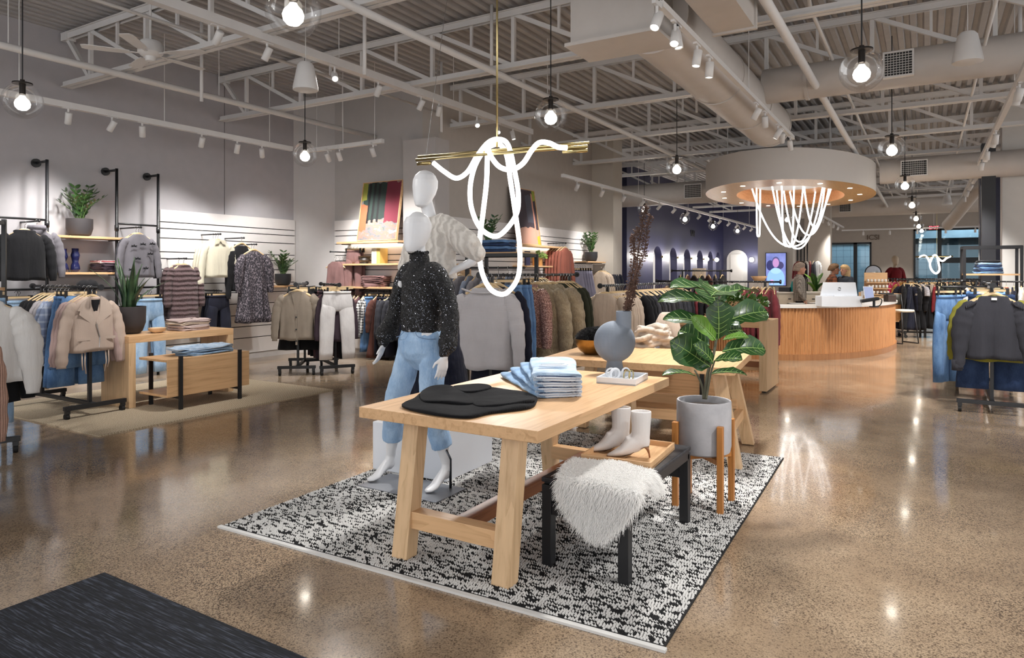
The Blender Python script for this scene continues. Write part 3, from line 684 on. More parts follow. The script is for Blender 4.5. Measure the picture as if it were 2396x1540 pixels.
m = M(); m.box(-.04, .04, -.74, .74, .16, .225); o = m.build('long_stretcher', redwood, t, bevel=.002); o['label'] = 'reddish brown long stretcher'
t = trestle('display_table', 'second oak table with splayed legs behind the front table and the vase', -1.98, 5.5, 1.5, 1.08, .1, (.74,.4,.6,.3))
m = M(); m.box(-.66, .66, -.36, -.3, .3, .38); m.build('long_stretcher', oak_x, t, bevel=.002)
m = M(); m.box(-.66, .66, .3, .36, .3, .38); m.build('long_stretcher', oak_x, t, bevel=.002)
for sx in (-1,1):
    m = M(); m.box(sx*.68-.03, sx*.68+.03, -.33, .33, .22, .3); m.build('cross_stretcher', oak, t, bevel=.002)

# ---- white box and books below
m = M(); m.box(-.2, .2, -.12, .12, 0, .07); o = m.build('storage_box', plain('white_card', 'd4d1cf', .6), loc=(-2.28, 4.72, .013), rz=.1, bevel=.003); tag(o, 'low white box on the rug below the second table', 'box')

# ---- bench
t = thing('bench', 'black bench with woven leather seat in front of the oak table', 'bench', (-1.395, 3.445, ZR))
bw, bl = .2, .46
for sx in (-1,1):
    for sy in (-1,1):
        q = M(); q.box(sx*bw-.026, sx*bw+.026, sy*bl-.026, sy*bl+.026, 0, .4); q.build('leg', black_steel, t, bevel=.003)
    q = M(); q.box(sx*bw-.026, sx*bw+.026, -bl, bl, .365, .415); q.build('side_rail', black_steel, t, bevel=.003)
    q = M(); q.box(-bw, bw, sx*bl-.018, sx*bl+.018, .255, .315); q.build('stretcher', black_steel, t, bevel=.003)
def strap():
    t = NT('woven_black_leather'); v = t.co((34,34,1)); c = t.new('ShaderNodeTexChecker'); c.inputs['Scale'].default_value = 1; t.l(v, c.inputs[0])
    t.set(Base_Color=t.mix(c.outputs['Fac'], '17171b', '23232a'), Roughness=.5); t.bump(c.outputs['Fac'], .5, .004); return t.mat
q = M(); q.box(-bw-.028, bw+.028, -bl-.028, bl+.028, .412, .436); q.build('woven_seat', strap(), t, bevel=.006)
SZ = .436+ZR
# tray and boots on it
tc = (-1.40, 3.56, SZ)
t = thing('serving_tray', 'low-rimmed oak tray on the bench carrying white boots', 'tray', tc, .06)
q = M(); q.box(-.19, .19, -.24, .24, 0, .012); q.build('base', oak, t)
for a in ((-.19,.19,-.24,-.228),(-.19,.19,.228,.24),(-.19,-.178,-.228,.228),(.178,.19,-.228,.228)):
    q = M(); q.box(*a, .0, .04); q.build('rim', oak_x, t, bevel=.002)
leather = plain('white_leather', 'd6d2d0', .38, bump=.1, bscale=90, var=.03)
def boot():
    t = thing('ankle_boot', 'white leather heeled ankle boot with side zip, nearer the back of the tray', 'boot', group='white boots on the tray')
    m = M(); rings = []
    # rings tilt from the pointed toe over the vamp up into the shaft; local +X is the toe
    def ring(c, a, rx, ry): return [Vector((c[0]+math.cos(a)*rx*math.cos(u), ry*math.sin(u), c[1]+math.sin(a)*rx*math.cos(u))) for u in (2*PI*j/18 for j in range(18))]
    for c, a, rx, ry in (((.158,.006),1.57,.004,.008),((.15,.008),1.5,.007,.014),((.12,.017),1.45,.016,.027),((.085,.03),1.35,.026,.035),((.055,.047),1.15,.038,.037),((.022,.07),.85,.052,.038),((-.01,.09),.5,.056,.038),((-.022,.125),.15,.05,.039),((-.024,.165),.02,.05,.042),((-.024,.215),0,.054,.044),((-.024,.25),0,.055,.045),((-.024,.252),0,.049,.039),((-.024,.225),0,.044,.035)):
        rings.append(ring(c, a, rx, ry))
    m.loft(rings)
    # counter around the heel
    m.loft([ell((-.03, 0, z), rx, ry, 18) for z, rx, ry in ((.062,.038,.03),(.085,.042,.034),(.12,.04,.034))])
    o = bake(m, 'upper', leather, .004, 3, parent=t)
    s = M(); s.loft([[Vector((x, y*w, z+e)) for y, e in ((-1,0),(1,0),(1,.004),(-1,.004))] for x, z, w in ((.16,0,.008),(.12,0,.027),(.07,.002,.033),(.035,.014,.026),(0,.042,.022),(-.045,.058,.028),(-.066,.06,.02))]); s.build('sole', plain('tan_sole', '8c6a4a', .5), t)
    h = M(); h.loft([ell((x, 0, z), r*.8, r, 12) for x, z, r in ((-.07,0,.0055),(-.067,.02,.006),(-.058,.045,.012),(-.045,.06,.024))]); h.build('stiletto_heel', plain('bronze_heel', '9a6f52', .3, .4), t, smooth=True)
    z = M(); z.tube([(-.016,-.041,.13),(-.018,-.045,.18),(-.018,-.048,.215),(-.018,-.0475,.245)], .003, 6); z.build('zip', chrome, t)
    return t
b1 = boot(); b1.location = (-1.47, 3.55, SZ+.012); b1.rotation_euler = (0,0,PI+.5)
b2 = dup(b1, (-1.335, 3.50, SZ+.012), PI+.42, 'white leather heeled ankle boot nearer the front edge of the tray')

# ---- sheepskin
def sheep():
    t = thing('sheepskin_throw', 'fluffy white sheepskin draped over the near end of the black bench', 'throw', (-1.36, 3.0, SZ))
    P = {}; NU, NV = 26, 26
    def S(u, v):     # u across -1..1, v along 0 (back) .. 1 (hem)
        x = u*(.25-.05*v); along = v*(.6-.2*abs(u)**1.5-.06*u*(u<0)) 
        yb = .3-along; top = .016
        if yb > -.055: y, z = yb, top+.008*math.cos(5*u)
        else: y, z = -.055-.02*math.sin(min(1,(-yb-.055)*8)), top-(-yb-.055)
        if x > .19: z -= (x-.19)*1.6; x = .19+(x-.19)*.5
        if u < -.75: z -= (-u-.75)*.05
        return Vector((x+.1*max(0,v-.35), y, z))
    m = M(); V = [S(-1+2*i/NU, j/NV) for j in range(NV+1) for i in range(NU+1)]
    F = [(j*(NU+1)+i, j*(NU+1)+i+1, (j+1)*(NU+1)+i+1, (j+1)*(NU+1)+i) for j in range(NV) for i in range(NU)]
    m.add(V, [tuple(reversed(f)) for f in F])
    wool = NT('white_wool'); wool.set(Base_Color=(.97,.96,.94,1), Roughness=.7, Specular_IOR_Level=.2)
    sk = m.build('hide', wool.mat, t, smooth=True); so = sk.modifiers.new('s', 'SOLIDIFY'); so.thickness = .01
    pts, nr = scatter(m, 24000); nr = [(-n if n.z < -.2 or n.y > .2 else n) for n in nr]
    o = hairs('fur', pts, nr, .045, wool.mat, t, .0013, .6, .4); o['kind'] = 'stuff'
sheep()

# ---- planter with fiddle leaf fig
pc = Vector((-1.19, 4.28, 0))
t = thing('plant_stand', 'mid-brown wooden four-legged plant stand on the rug beside the bench', 'plant stand', (pc.x, pc.y, ZR), 0)
for sx in (-1,1):
    for sy in (-1,1):
        q = M(); q.box(sx*.137-.018, sx*.137+.018, sy*.137-.018, sy*.137+.018, 0, .52); q.build('leg', teak, t, bevel=.003)
for a in (PI/4, -PI/4):
    q = M(); d = Vector((math.cos(a), math.sin(a), 0))*.19; q.bar(-d+Vector((0,0,.3)), d+Vector((0,0,.3)), .03, .03); q.build('cross_bar', teak, t)
def concrete():
    t = NT('cast_concrete'); v = t.co(); n = t.noise(v, 5, 5, .6)
    t.set(Base_Color=t.ramp(n, [(.3,'97979b'),(.6,'aeadb1'),(.8,'bdbbbd')]), Roughness=.75); t.bump(t.noise(v, 60, 4), .15, .004); return t.mat
t = thing('planter_pot', 'grey concrete cylinder pot held in the wooden plant stand', 'pot', (pc.x, pc.y, .33))
q = M(); q.lathe([(.0,0),(.14,0),(.158,.012),(.166,.05),(.166,.318),(.163,.325),(.153,.325),(.15,.318),(.148,.28)], 48, cap=False); q.build('pot', concrete(), t, auto=True)
q = M(); q.lathe([(.148,.283),(.1,.292),(.05,.296),(0,.298)], 32, cap=False); o = q.build('soil', plain('dark_soil', '2b211b', .95, bump=1, bscale=120, var=.3), t, smooth=True)
def leafmat(name, a, b):
    t = NT(name); v = t.co(); n = t.noise(v, 7, 3); t.set(Base_Color=t.ramp(n, [(.3,a),(.7,b)]), Roughness=.33, Specular_IOR_Level=.5, Coat_Weight=.15); t.bump(t.noise(v, 45, 2), .12, .006); return t.mat
leaf_dark = leafmat('fig_leaf_dark', '1f3d1c', '2f5527'); leaf_light = leafmat('fig_leaf_young', '4f7d2b', '6f9a3a'); vein = plain('fig_leaf_vein', '8fae62', .5)
def leaf(base, tip, width, nrm, mat, parent, curl=.12, name='leaf'):
    b, tp = Vector(base), Vector(tip); d = tp-b; L = d.length; d.normalize(); nrm = Vector(nrm); nrm = (nrm-d*nrm.dot(d)).normalized(); sd = d.cross(nrm)
    prof = [(0,.02),(.06,.1),(.16,.3),(.28,.36),(.4,.36),(.55,.46),(.7,.52),(.82,.48),(.92,.32),(.98,.14),(1,.03)]
    NW = 8; m = M(); V = []
    for f, w in prof:
        for j in range(NW+1):
            s = -1+2*j/NW; wav = .035*math.sin(f*21+j*1.5)*abs(s)
            V.append(b+d*(L*f)+sd*(s*w*width)+nrm*(L*(curl*(4*f*(1-f))*.6 - curl*f*f*.8)+abs(s)**1.5*w*width*.35+wav*width))
    m.add(V, [(i*(NW+1)+j, i*(NW+1)+j+1, (i+1)*(NW+1)+j+1, (i+1)*(NW+1)+j) for i in range(len(prof)-1) for j in range(NW)])
    o = m.build(name, mat, parent, smooth=True)
    g = M(); c = [V[i*(NW+1)+NW//2]+nrm*.002 for i in range(len(prof))]; g.tube(c, [.0042*(1-.7*i/10) for i in range(11)], 5)
    for i in (2,3,4,5,6,7,8):
        for sgn in (-1,1):
            e = V[min(10,i+1)*(NW+1)+NW//2+sgn*3]+nrm*.002; k = V[min(10,i)*(NW+1)+NW//2+sgn]+nrm*.001; g.tube([c[i], (k+c[i].lerp(e,.45))/2+nrm*.001, e], [.0018,.0014,.0007], 4)
    g.build('veins', vein, o, smooth=True); return o
PT = 4.28
fig = thing('fiddle_leaf_fig', 'large-leaved green fiddle leaf fig growing in the grey concrete pot', 'plant', (pc.x, pc.y, .62))
def FP(px, py, dt=0): return Dp(px, PT+dt, py)-Vector((pc.x, pc.y, .62))
tocam = -Vector((-_s, _c, 0)); upv = Vector((0,0,1)); camr = Vector((_c, _s, 0))
for pth, r in (([(1650,934,0),(1652,900,0),(1658,865,0),(1668,835,0),(1675,800,0.02),(1678,760,.02),(1680,715,.02),(1684,692,.02)], .011), ([(1646,934,.01),(1643,905,.02),(1632,878,.03),(1625,866,.05)], .0075), ([(1652,934,-.02),(1658,900,-.02),(1664,870,-.02),(1672,845,-.03)], .008)):
    m = M(); P = [FP(*p) for p in pth]; m.tube(spline(P, 5), [r*(1-.35*i/(5*(len(P)-1))) for i in range(5*(len(P)-1)+1)], 10); m.build('stem', plain('fig_stem', '5b5a48', .7), fig, smooth=True)
for b, tp, w, n, mt, cl in (
  ((1684,694,.02),(1572,664,-.12),.13,upv*1+tocam*.35,leaf_dark,.1), ((1684,692,.03),(1770,676,.2),.11,upv+tocam*.25,leaf_dark,.1), ((1684,690,0),(1668,683,-.33),.17,upv*.9+tocam*.8,leaf_dark,.1),
  ((1672,722,.02),(1546,692,-.06),.11,upv*.9+tocam*.5,leaf_dark,.16), ((1680,722,.06),(1655,668,.2),.16,tocam+upv*.3,leaf_dark,.1),
  ((1680,794,-.03),(1681,702,-.1),.13,tocam+upv*.35,leaf_dark,.08), ((1684,760,.06),(1797,722,.08),.14,tocam*.8+upv*.7,leaf_dark,.14), ((1672,770,0),(1556,738,-.02),.095,upv*.8+tocam*.6,leaf_dark,.14),
  ((1674,796,-.05),(1622,742,-.16),.075,tocam+camr*.25+upv*.2,leaf_light,.1), ((1660,858,-.05),(1572,798,-.12),.15,tocam+upv*.35-camr*.2,leaf_dark,.08), ((1690,823,-.02),(1792,812,-.02),.12,tocam*.8+upv*.8,leaf_dark,.12),
  ((1692,796,-.02),(1752,786,-.04),.06,tocam*.5+upv,leaf_light,.1), ((1627,880,.02),(1551,872,-.03),.06,upv+tocam*.25,leaf_dark,.12), ((1662,876,.0),(1748,872,.02),.07,upv+tocam*.3,leaf_dark,.1),
  ((1668,850,-.04),(1628,806,-.18),.075,tocam+upv*.4+camr*.3,leaf_dark,.1), ((1672,845,-.03),(1735,838,-.15),.09,tocam*.7+upv,leaf_dark,.1), ((1660,810,.1),(1590,770,.2),.13,tocam+upv*.5,leaf_dark,.1), ((1684,780,.08),(1740,770,.2),.13,tocam+upv*.6,leaf_dark,.1)):
    leaf(FP(*b), FP(*tp), w*1.32, n, mt, fig, cl)

# ---- vase with dried branches on the table
vc = G(1438, 876, .76)
t = thing('sculptural_vase', 'matt blue-grey ball vase with short offset neck on the oak table', 'vase', (vc.x, vc.y, .76), _A)
m = M(); m.loft([ell((0,0,z), r, r*.8, 28) for z, r in ((0,.068),(.02,.066),(.06,.056),(.1,.05),(.15,.06),(.2,.05))])
m.ball((0,0,.222), (.141,.092,.141), 32, 20)
m.loft([ell((.062,0,z), r, r*.92, 28) for z, r in ((.28,.05),(.33,.051),(.38,.051),(.43,.052))])
bake(m, 'vase_body', plain('matt_slate_glaze', '79818d', .8, bump=.1, bscale=150, var=.05), .004, 3, parent=t)
q = M(); q.lathe([(.0,.4295),(.044,.4302),(.044,.4315),(0,.4312)], 24, (.062,0,0)); q.build('mouth', plain('vase_inside', '2e3138', .9), t)
vn = Vector((vc.x+.062*_c, vc.y+.062*_s, 1.17))
t = thing('dried_branches', 'tall dried brown seed-pod branches standing in the blue-grey vase', 'dried branches', vn)
pod = plain('dried_brown_pods', '5a4238', .85, var=.35); rg = random.Random(2)
for path in ([(1462,735),(1470,690),(1478,640),(1483,590),(1480,560),(1492,535)], [(1466,735),(1478,680),(1490,630),(1496,580),(1500,540),(1506,500),(1512,486)], [(1470,735),(1482,690),(1492,640),(1506,590),(1512,545),(1520,505)]):
    P = spline([Dp(x+rg.uniform(-2,2), 4.62+rg.uniform(-.04,.04), y)-vn for x, y in path], 12)
    m = M(); m.tube(P, [.006*(1-.6*i/len(P)) for i in range(len(P))], 6); o = m.build('branch', pod, t, smooth=True)
    q = M()
    for p in P[3:]:
        for _ in range(9):
            d = Vector((rg.uniform(-1,1), rg.uniform(-1,1), rg.uniform(-.5,.8))).normalized(); c = p+d*rg.uniform(.008,.028); s = rg.uniform(.004,.009)
            q.loft([[c+d*(s*k)+d.orthogonal().normalized()*(s*.7*w*math.cos(a))+d.cross(d.orthogonal()).normalized()*(s*.7*w*math.sin(a)) for a in (0,2.1,4.2)] for k, w in ((-1,.3),(0,1),(1,.2))])
    q.build('seed_pods', pod, o)['kind'] = 'stuff'

# ---- white tray with bangles
tw = G(1457, 892, .76); tw.z = .7605
t = thing('jewellery_tray', 'white square lacquer tray of bangles on the oak table', 'tray', tw, .1)
q = M(); q.box(-.125, .125, -.15, .15, 0, .008); q.build('base', gloss_white, t)
for a in ((-.125,.125,-.15,-.138),(-.125,.125,.138,.15),(-.125,-.113,-.138,.138),(.113,.125,-.138,.138)):
    q = M(); q.box(*a, 0, .04); q.build('rim', gloss_white, t, bevel=.001)
for i, (dx, dy, rz, mt, lab, w) in enumerate(((-.07,-.02,.4,gloss_white,'white bangle leaning nearest the left of the tray',.006),(-.035,-.04,.9,gloss_white,'thick white bangle standing second from left in the tray',.009),(.04,-.03,1.3,brass,'thin gold bangle standing in the white tray',.004),(.065,-.02,1.5,brass,'thin gold bangle standing furthest right in the tray',.004),(.0,.05,1.1,gloss_white,'white bangle at the back of the tray',.006))):
    q = M(); q.tube([(.032*math.cos(a), 0, .032*math.sin(a)) for a in (2*PI*k/28 for k in range(28))], w, 8, closed=True)
    o = q.build('bangle', mt, smooth=True, loc=(tw.x+dx, tw.y+dy, .7685+.032+w*.8), rz=rz); tag(o, lab, 'bangle', 'bangles in the white tray')

# ---- folded things
def pad(w, l, h, nx=18, ny=14, rough=.004, edge=.35, seed=1, outline=None):
    """soft folded slab: rounded edges, layered side, slightly lumpy top"""
    m = M(); rg = random.Random(seed); ph = [rg.uniform(0,6) for _ in range(6)]; N = 44; rings = []
    def ring(f, z, k):
        out = []
        for j in range(N):
            a = 2*PI*j/N; cx, sy = math.cos(a), math.sin(a); p = 5
            x = math.copysign(abs(cx)**(2/p), cx)*w/2*f; y = math.copysign(abs(sy)**(2/p), sy)*l/2*f
            if outline: x, y = outline(x, y)
            out.append((x+rough*math.sin(3*a+ph[k%6])*1.5, y+rough*math.sin(2*a+ph[(k+1)%6]), z+rough*math.sin(5*a+ph[(k+2)%6]+z*90)))
        return out
    nl = max(2, int(h/.012)); k = 0
    rings.append(ring(.9, 0, 0))
    for i in range(nl):
        z0 = h*i/nl; z1 = h*(i+1)/nl
        rings += [ring(1.0, z0+(z1-z0)*.3, i), ring(1.005, z0+(z1-z0)*.7, i), ring(.965, z1-.0008, i)]
    for f in (.85,.6,.3,.08): rings.append(ring(f, h+.004*(1-f), nl))
    m.loft(rings); return m
def garment_on(name, label, cat, m, mats, loc, rz=0, group=None):
    o = m.build(name, mats, smooth=True, loc=loc, rz=rz); return tag(o, label, cat, group)
bk = knit('black_chunky_knit', '131316', 150, 0, .3)
def flat_cloth(px, z0, h, seed, n=5):
    """soft folded cloth lying flat with the given outline, as one closed mesh about its own centre"""
    P = [G(x, y, .765) for x, y in px]; c = sum(P, Vector())/len(P); S = spline([p-c for p in P], n, True); rg = random.Random(seed); ph = [rg.uniform(0,6) for _ in range(4)]; m = M(); rings = []
    for f, z in ((.97,0),(1.0,.3),(1.0,.6),(.975,.85),(.93,1),(.82,1.05),(.65,1.0),(.45,1.08),(.25,1.0),(.08,1.02)):
        rings.append([(p.x*f, p.y*f, z0+h*z*(1+.22*math.sin(p.x*f*19+ph[0])*math.sin(p.y*f*23+ph[1]) if z > .7 else 1)) for p in S])
    m.loft(rings); return m, c
sw, sc = flat_cloth([(940,953),(968,936),(992,921),(1045,911),(1068,914),(1130,911),(1185,914),(1250,929),(1255,944),(1236,957),(1150,968),(1094,979),(1010,971)], 0, .022, 3)
t = thing('folded_sweater', 'black knit sweater folded flat on the oak table', 'sweater', (sc.x, sc.y, .7605))
sw.build('body', bk, t, smooth=True)
for px, z in (([(985,928),(1012,914),(1048,911),(1072,922),(1104,941),(1112,952),(1092,957),(1040,952),(990,949)], .022), ([(1060,915),(1120,909),(1150,915),(1128,924),(1085,927)], .021), ([(1110,950),(1180,945),(1240,938),(1248,948),(1180,958),(1120,962)], .02)):
    q, c = flat_cloth(px, z, .014, int(px[0][0])); q.v = [(x+c.x-sc.x, y+c.y-sc.y, zz_) for x, y, zz_ in q.v]; q.build('sleeve' if z > .021 or px[0][0] > 1100 else 'collar', bk, t, smooth=True)
# jeans pile
ja, jb = G(1268, 840, .84), G(1338, 944, .79)
jd = (jb-ja).normalized(); jrz = math.atan2(jd.y, jd.x)
fray = plain('frayed_denim_edge', 'c9cfd8', .9); indigo = denim('indigo_hem_inside', '1d2744', '2f3c60')
def folded_jeans(label, mt):
    t = thing('folded_jeans', label, 'jeans', group='folded jeans on the oak table')
    m = M(); rings = []; L = .8
    for i in range(15):
        f = i/14; x = -L/2+L*f; w = .145-.012*f+.006*math.sin(f*9); h = .015+.004*math.sin(f*7+1)+.004*(f > .9)
        rings.append([(x+.015*math.sin(a*2), w*math.copysign(abs(math.cos(a))**.55, math.cos(a)), h+h*math.copysign(abs(math.sin(a))**.7, math.sin(a))+.003*math.sin(f*23+4*math.cos(a))) for a in (2*PI*j/24 for j in range(24))])
    m.loft(rings); m.build('folded_legs', mt, t, smooth=True)
    w = M(); w.tube([(-L/2-.004,-.128,.018),(-L/2-.012,0,.026),(-L/2-.004,.128,.018)], .018, 10, flat=.55); w.build('waistband', mt, t, smooth=True)
    b = M(); b.cyl((-L/2+.02,-.085,.031), .009, .004, 12); b.build('button', chrome, t)
    for z in (.008,.02):
        h = M(); h.tube([(L/2-.008,-.13,z),(L/2+.01,-.03,z+.003),(L/2+.004,.05,z),(L/2-.006,.13,z)], .008, 8, flat=.7); h.build('frayed_hem', fray, t, smooth=True)
        h = M(); h.tube([(L/2-.012,-.125,z+.006),(L/2+.006,-.03,z+.009),(L/2,.05,z+.006),(L/2-.01,.125,z+.006)], .006, 8, flat=.7); h.build('hem_inside', indigo, t, smooth=True)
    rg = random.Random(4); q = M()
    for k in range(110):
        y = rg.uniform(-.135,.135); z = rg.choice((.006,.012,.02,.028)); q.bar((L/2-.004, y, z), (L/2+rg.uniform(.006,.02), y+rg.uniform(-.006,.006), max(.001, z-rg.uniform(.0,.01))), .0012, .0012)
    q.build('fringe', fray, t)['kind'] = 'stuff'
    return t
jc = (ja+jb)/2
jl = ['palest ripped jeans on top of the folded pile on the oak table', 'folded jeans second from the top of the pile on the oak table', 'folded jeans third from the top of the pile on the oak table', 'bottom pair of folded jeans in the pile on the oak table']
for i, (lab, mt) in enumerate(zip(jl, (denim_pale, denim_light, denim('soft_blue_denim','6f93bd','9fbbd8'), denim_light))):
    o = folded_jeans(lab, mt); z = .7605+.031*(3-i); a = jrz+.09*(i-1); o.location = (jc.x-.03*i, jc.y-.012*i, z); o.rotation_euler = (0,0,a)
    if i == 0:
        q = M(); rr = random.Random(5)
        for k in range(34):
            y0, x0 = rr.uniform(-.02,.02), .02+rr.gauss(0,.028); q.bar((x0, y0-.05-rr.uniform(0,.03), .0375), (x0+rr.uniform(-.012,.012), y0+.04+rr.uniform(0,.03), .0385), .004, .003)
        p = q.build('ripped_patch', fray, o); p['label'] = 'white frayed ripped patch'; p['kind'] = 'stuff'

# ---- on the second table
bc = G(1378, 800, .76); bc = G(1385, 829, .76); bc.z = .7605
t = thing('brass_bowl', 'round brass bowl filled with black fur at the left of the second table', 'bowl', bc)
q = M(); q.lathe([(0,0),(.06,0),(.1,.03),(.135,.08),(.145,.13),(.14,.13),(.13,.085),(.095,.038),(0,.012)], 36, cap=False); q.build('bowl', plain('hammered_brass', 'b48a4c', .3, .9, bump=.15, bscale=40), t, auto=True)
t = thing('fur_stole', 'black fur scarf heaped in and over the brass bowl', 'scarf', bc)
m = M(); m.ball((.0,0,.13), (.125,.12,.085), 20, 12); m.ball((.07,-.03,.16), (.075,.07,.07), 16, 10); m.tube(spline([(.05,-.05,.16),(.12,-.07,.15),(.155,-.08,.09),(.155,-.09,.05)], 5), .05, 12)
bf = NT('black_fur_fibre'); bf.set(Base_Color=(.012,.012,.014,1), Roughness=.45)
m.build('fur_base', black_cloth, t, smooth=True); pts, nr = scatter(m, 9000, 9); hairs('fur', pts, nr, .03, bf.mat, t, .0011, .3, .4)['kind'] = 'stuff'
knit_cream = knit('cream_knit', 'cfc2b4', 150, 2, .12)
tc2 = G(1528, 812, .76); tc2.z = .7605
t = thing('knit_throw', 'rumpled cream knit throw heaped on the second table', 'throw', tc2, .3)
m = M(); rg = random.Random(6)
for k in range(16):
    z = .02+.012*k*.9; a = rg.uniform(-.3,.3); w = .2*(1-k*.028)
    P = [(x*w, .11*math.sin(x*1.6+k)*.6+rg.uniform(-.06,.06), z+.02*math.sin(x*3+k*1.3)) for x in (-1,-.6,-.2,.2,.6,1)]
    m.tube(spline(P, 5), .032, 10, flat=.7)
bake(m, 'rumpled_folds', knit_cream, .006, 3, ((.05,.012),), parent=t)
t2 = thing('woven_bag', 'tall cream cloth bag standing behind the knit throw', 'bag', (tc2.x+.05, tc2.y+.26, .7605), .2)
m = M(); m.loft([ell((0,0,z), rx, ry, 22, p=2.6) for z, rx, ry in ((0,.13,.07),(.03,.14,.08),(.12,.135,.08),(.22,.11,.07),(.29,.075,.05),(.31,.05,.035))]); m.build('bag_body', cloth('cream_canvas', 'cbb9a9'), t2, smooth=True)

# ---- third waterfall console and its things
t = thing('waterfall_console', 'oak waterfall console standing behind the fig plant', 'console table', (-2.3, 8.6, 0), .0)
for x in (-.62, .62):
    q = M(); q.box(x-.045, x+.045, 0, .75, .02, .86); q.build('side_panel', oak_z, t, bevel=.003)
    q = M(); q.box(x-.02, x+.02, .05, .7, 0, .02); q.build('foot', black_rubber, t)
q = M(); q.box(-.575, .575, 0, .75, .78, .86); q.build('top', oak_x, t, bevel=.003)
q = M(); q.box(-.575, .575, .1, .7, .25, .29); q.build('shelf', oak_x, t, bevel=.003)
def crate(loc, rz, lab, w=.42, d=.3, h=.2):
    t = thing('wooden_crate', lab, 'crate', loc, rz)
    for a in ((-w/2,w/2,-d/2,-d/2+.015),(-w/2,w/2,d/2-.015,d/2),(-w/2,-w/2+.015,-d/2+.015,d/2-.015),(w/2-.015,w/2,-d/2+.015,d/2-.015)):
        q = M(); q.box(*a, .012, h); q.build('side', oak_x, t)
    q = M(); q.box(-w/2, w/2, -d/2, d/2, 0, .012); q.build('base', oak_x, t); return t
crate((-1.98, 8.9, .861), .05, 'plain oak crate of trailing greenery on the waterfall console', .46, .34, .23)
t = thing('trailing_plant', 'small-leaved green plant growing out of the oak crate', 'plant', (-1.98, 8.9, 1.02))
def bushy(t, n, rx, ry, rz, s, mt, seed=1, zoff=0):
    m = M(); rg = random.Random(seed)
    for _ in range(n):
        a, b = rg.uniform(0,2*PI), rg.uniform(0,1)**.5; c = Vector((rx*b*math.cos(a), ry*b*math.sin(a), zoff+rz*rg.uniform(.1,1)*(1-.5*b)))
        d = Vector((math.cos(a)*b+rg.uniform(-.5,.5), math.sin(a)*b+rg.uniform(-.5,.5), rg.uniform(-.2,.8))).normalized(); sd = d.orthogonal().normalized()*s*.4
        m.add([c, c+d*s*.5+sd, c+d*s, c+d*s*.5-sd], [(0,1,2,3)])
    return m.build('foliage', mt, t, smooth=False)
bushy(t, 420, .3, .2, .2, .055, leafmat('small_green_leaf', '2c4a22', '5d8438'), 3)
m = M()
for k in range(8): m.tube([(R.uniform(-.1,.1), R.uniform(-.08,.08), -.12), (R.uniform(-.2,.2), R.uniform(-.12,.12), .08)], .004, 5)
m.build('stems', plain('green_stem', '4f6a34', .6), t)
q = M(); q.lathe([(0,0),(.06,0),(.1,.04),(.115,.07),(.108,.07),(.09,.04),(0,.015)], 28, cap=False); o = q.build('bowl', plain('black_glazed_bowl', '1d1d20', .35), auto=True, loc=(-2.3, 8.72, .861)); tag(o, 'small black bowl on the waterfall console beside the crate', 'bowl')
# nested low unit between the tables
def nest(loc, rz, label, L=1.0, D=.5, z0=.14, z1=.56, panel=True):
    t = thing('nesting_display_box', label, 'display unit', loc, rz)
    q = M(); q.box(-L/2, L/2, -D/2, D/2, z1-.025, z1); q.build('top', oak_x, t, bevel=.002)
    q = M(); q.box(-L/2, L/2, -D/2, D/2, z0, z0+.025); q.build('bottom_shelf', oak_x, t, bevel=.002)
    q = M(); q.box(-L/2, L/2, -D/2-.012, -D/2, z0, z1+.002); q.build('front_panel', oak_x, t, bevel=.002)
    for sx in (-1,1):
        for sy in (-1,1):
            f = M(); x = sx*(L/2-.14); y = sy*(D/2+.012)-(.014 if sy < 0 else 0); f.box(x-.019, x+.019, y-.012, y+.012, 0, z1+.03); f.build('post', black_steel, t)
        f = M(); f.box(sx*(L/2-.14)-.012, sx*(L/2-.14)+.012, -D/2, D/2, z0-.03, z0); f.build('frame_bar', black_steel, t)
    return t
nest((-2.08, 6.4, 0), .05, 'low oak-fronted display box with black posts behind the second table', .95, .42)

# ================================================================== mannequins
def body(m, J, head, neck, shoulder_w=.17):
    # torso
    zs = J['pelvis'][2]; px, py = J['pelvis'][0], J['pelvis'][1]; cx, cy, cz = J['chest']
    for_ = []
    for f, rx, ry in ((-.12,.12,.085),(0,.165,.11),(.1,.158,.105),(.28,.118,.085),(.5,.125,.085),(.72,.138,.095),(.88,.145,.08),(1.0,.11,.06),(1.07,.06,.05)):
        z = zs+(cz-zs)*f; u = max(0, min(1, f)); for_.append(ell((px+(cx-px)*u, py+(cy-py)*u, z), rx, ry, 24, J.get('turn',0)*u))
    m.loft(for_)
    for s in 'RL':
        limb(m, [J[s+'sh'], J[s+'el'], J[s+'wr']], [.046,.037,.025]); m.ball(J[s+'sh'], .048)
        hp, kn, an = J[s+'hip'], J[s+'kn'], J[s+'an']
        limb(m, [hp, Vector(hp).lerp(Vector(kn),.5), kn, Vector(kn).lerp(Vector(an),.35), an], [.066,.058,.048,.052,.034])
        foot(m, an, J[s+'he'], J[s+'ba'], J[s+'to']); hand(m, J[s+'wr'], J[s+'hd'], J[s+'th'])
    n0, n1 = Vector(neck), Vector(head); m.tube([n0-Vector((0,0,.05)), n0+Vector((0,0,.03)), n1-Vector((0,-.01,.09))], [.062,.048,.05], 16)
    h = Vector(head); m.loft([[h+Vector((.0+r*.98*math.cos(a), dy+r*1.18*math.sin(a), dz)) for a in (2*PI*j/22 for j in range(22))] for dz, r, dy in ((-.142,.018,-.045),(-.13,.042,-.04),(-.095,.062,-.025),(-.045,.079,-.006),(.01,.09,.004),(.06,.089,.008),(.1,.072,.008),(.128,.042,.006),(.138,.012,.004))])
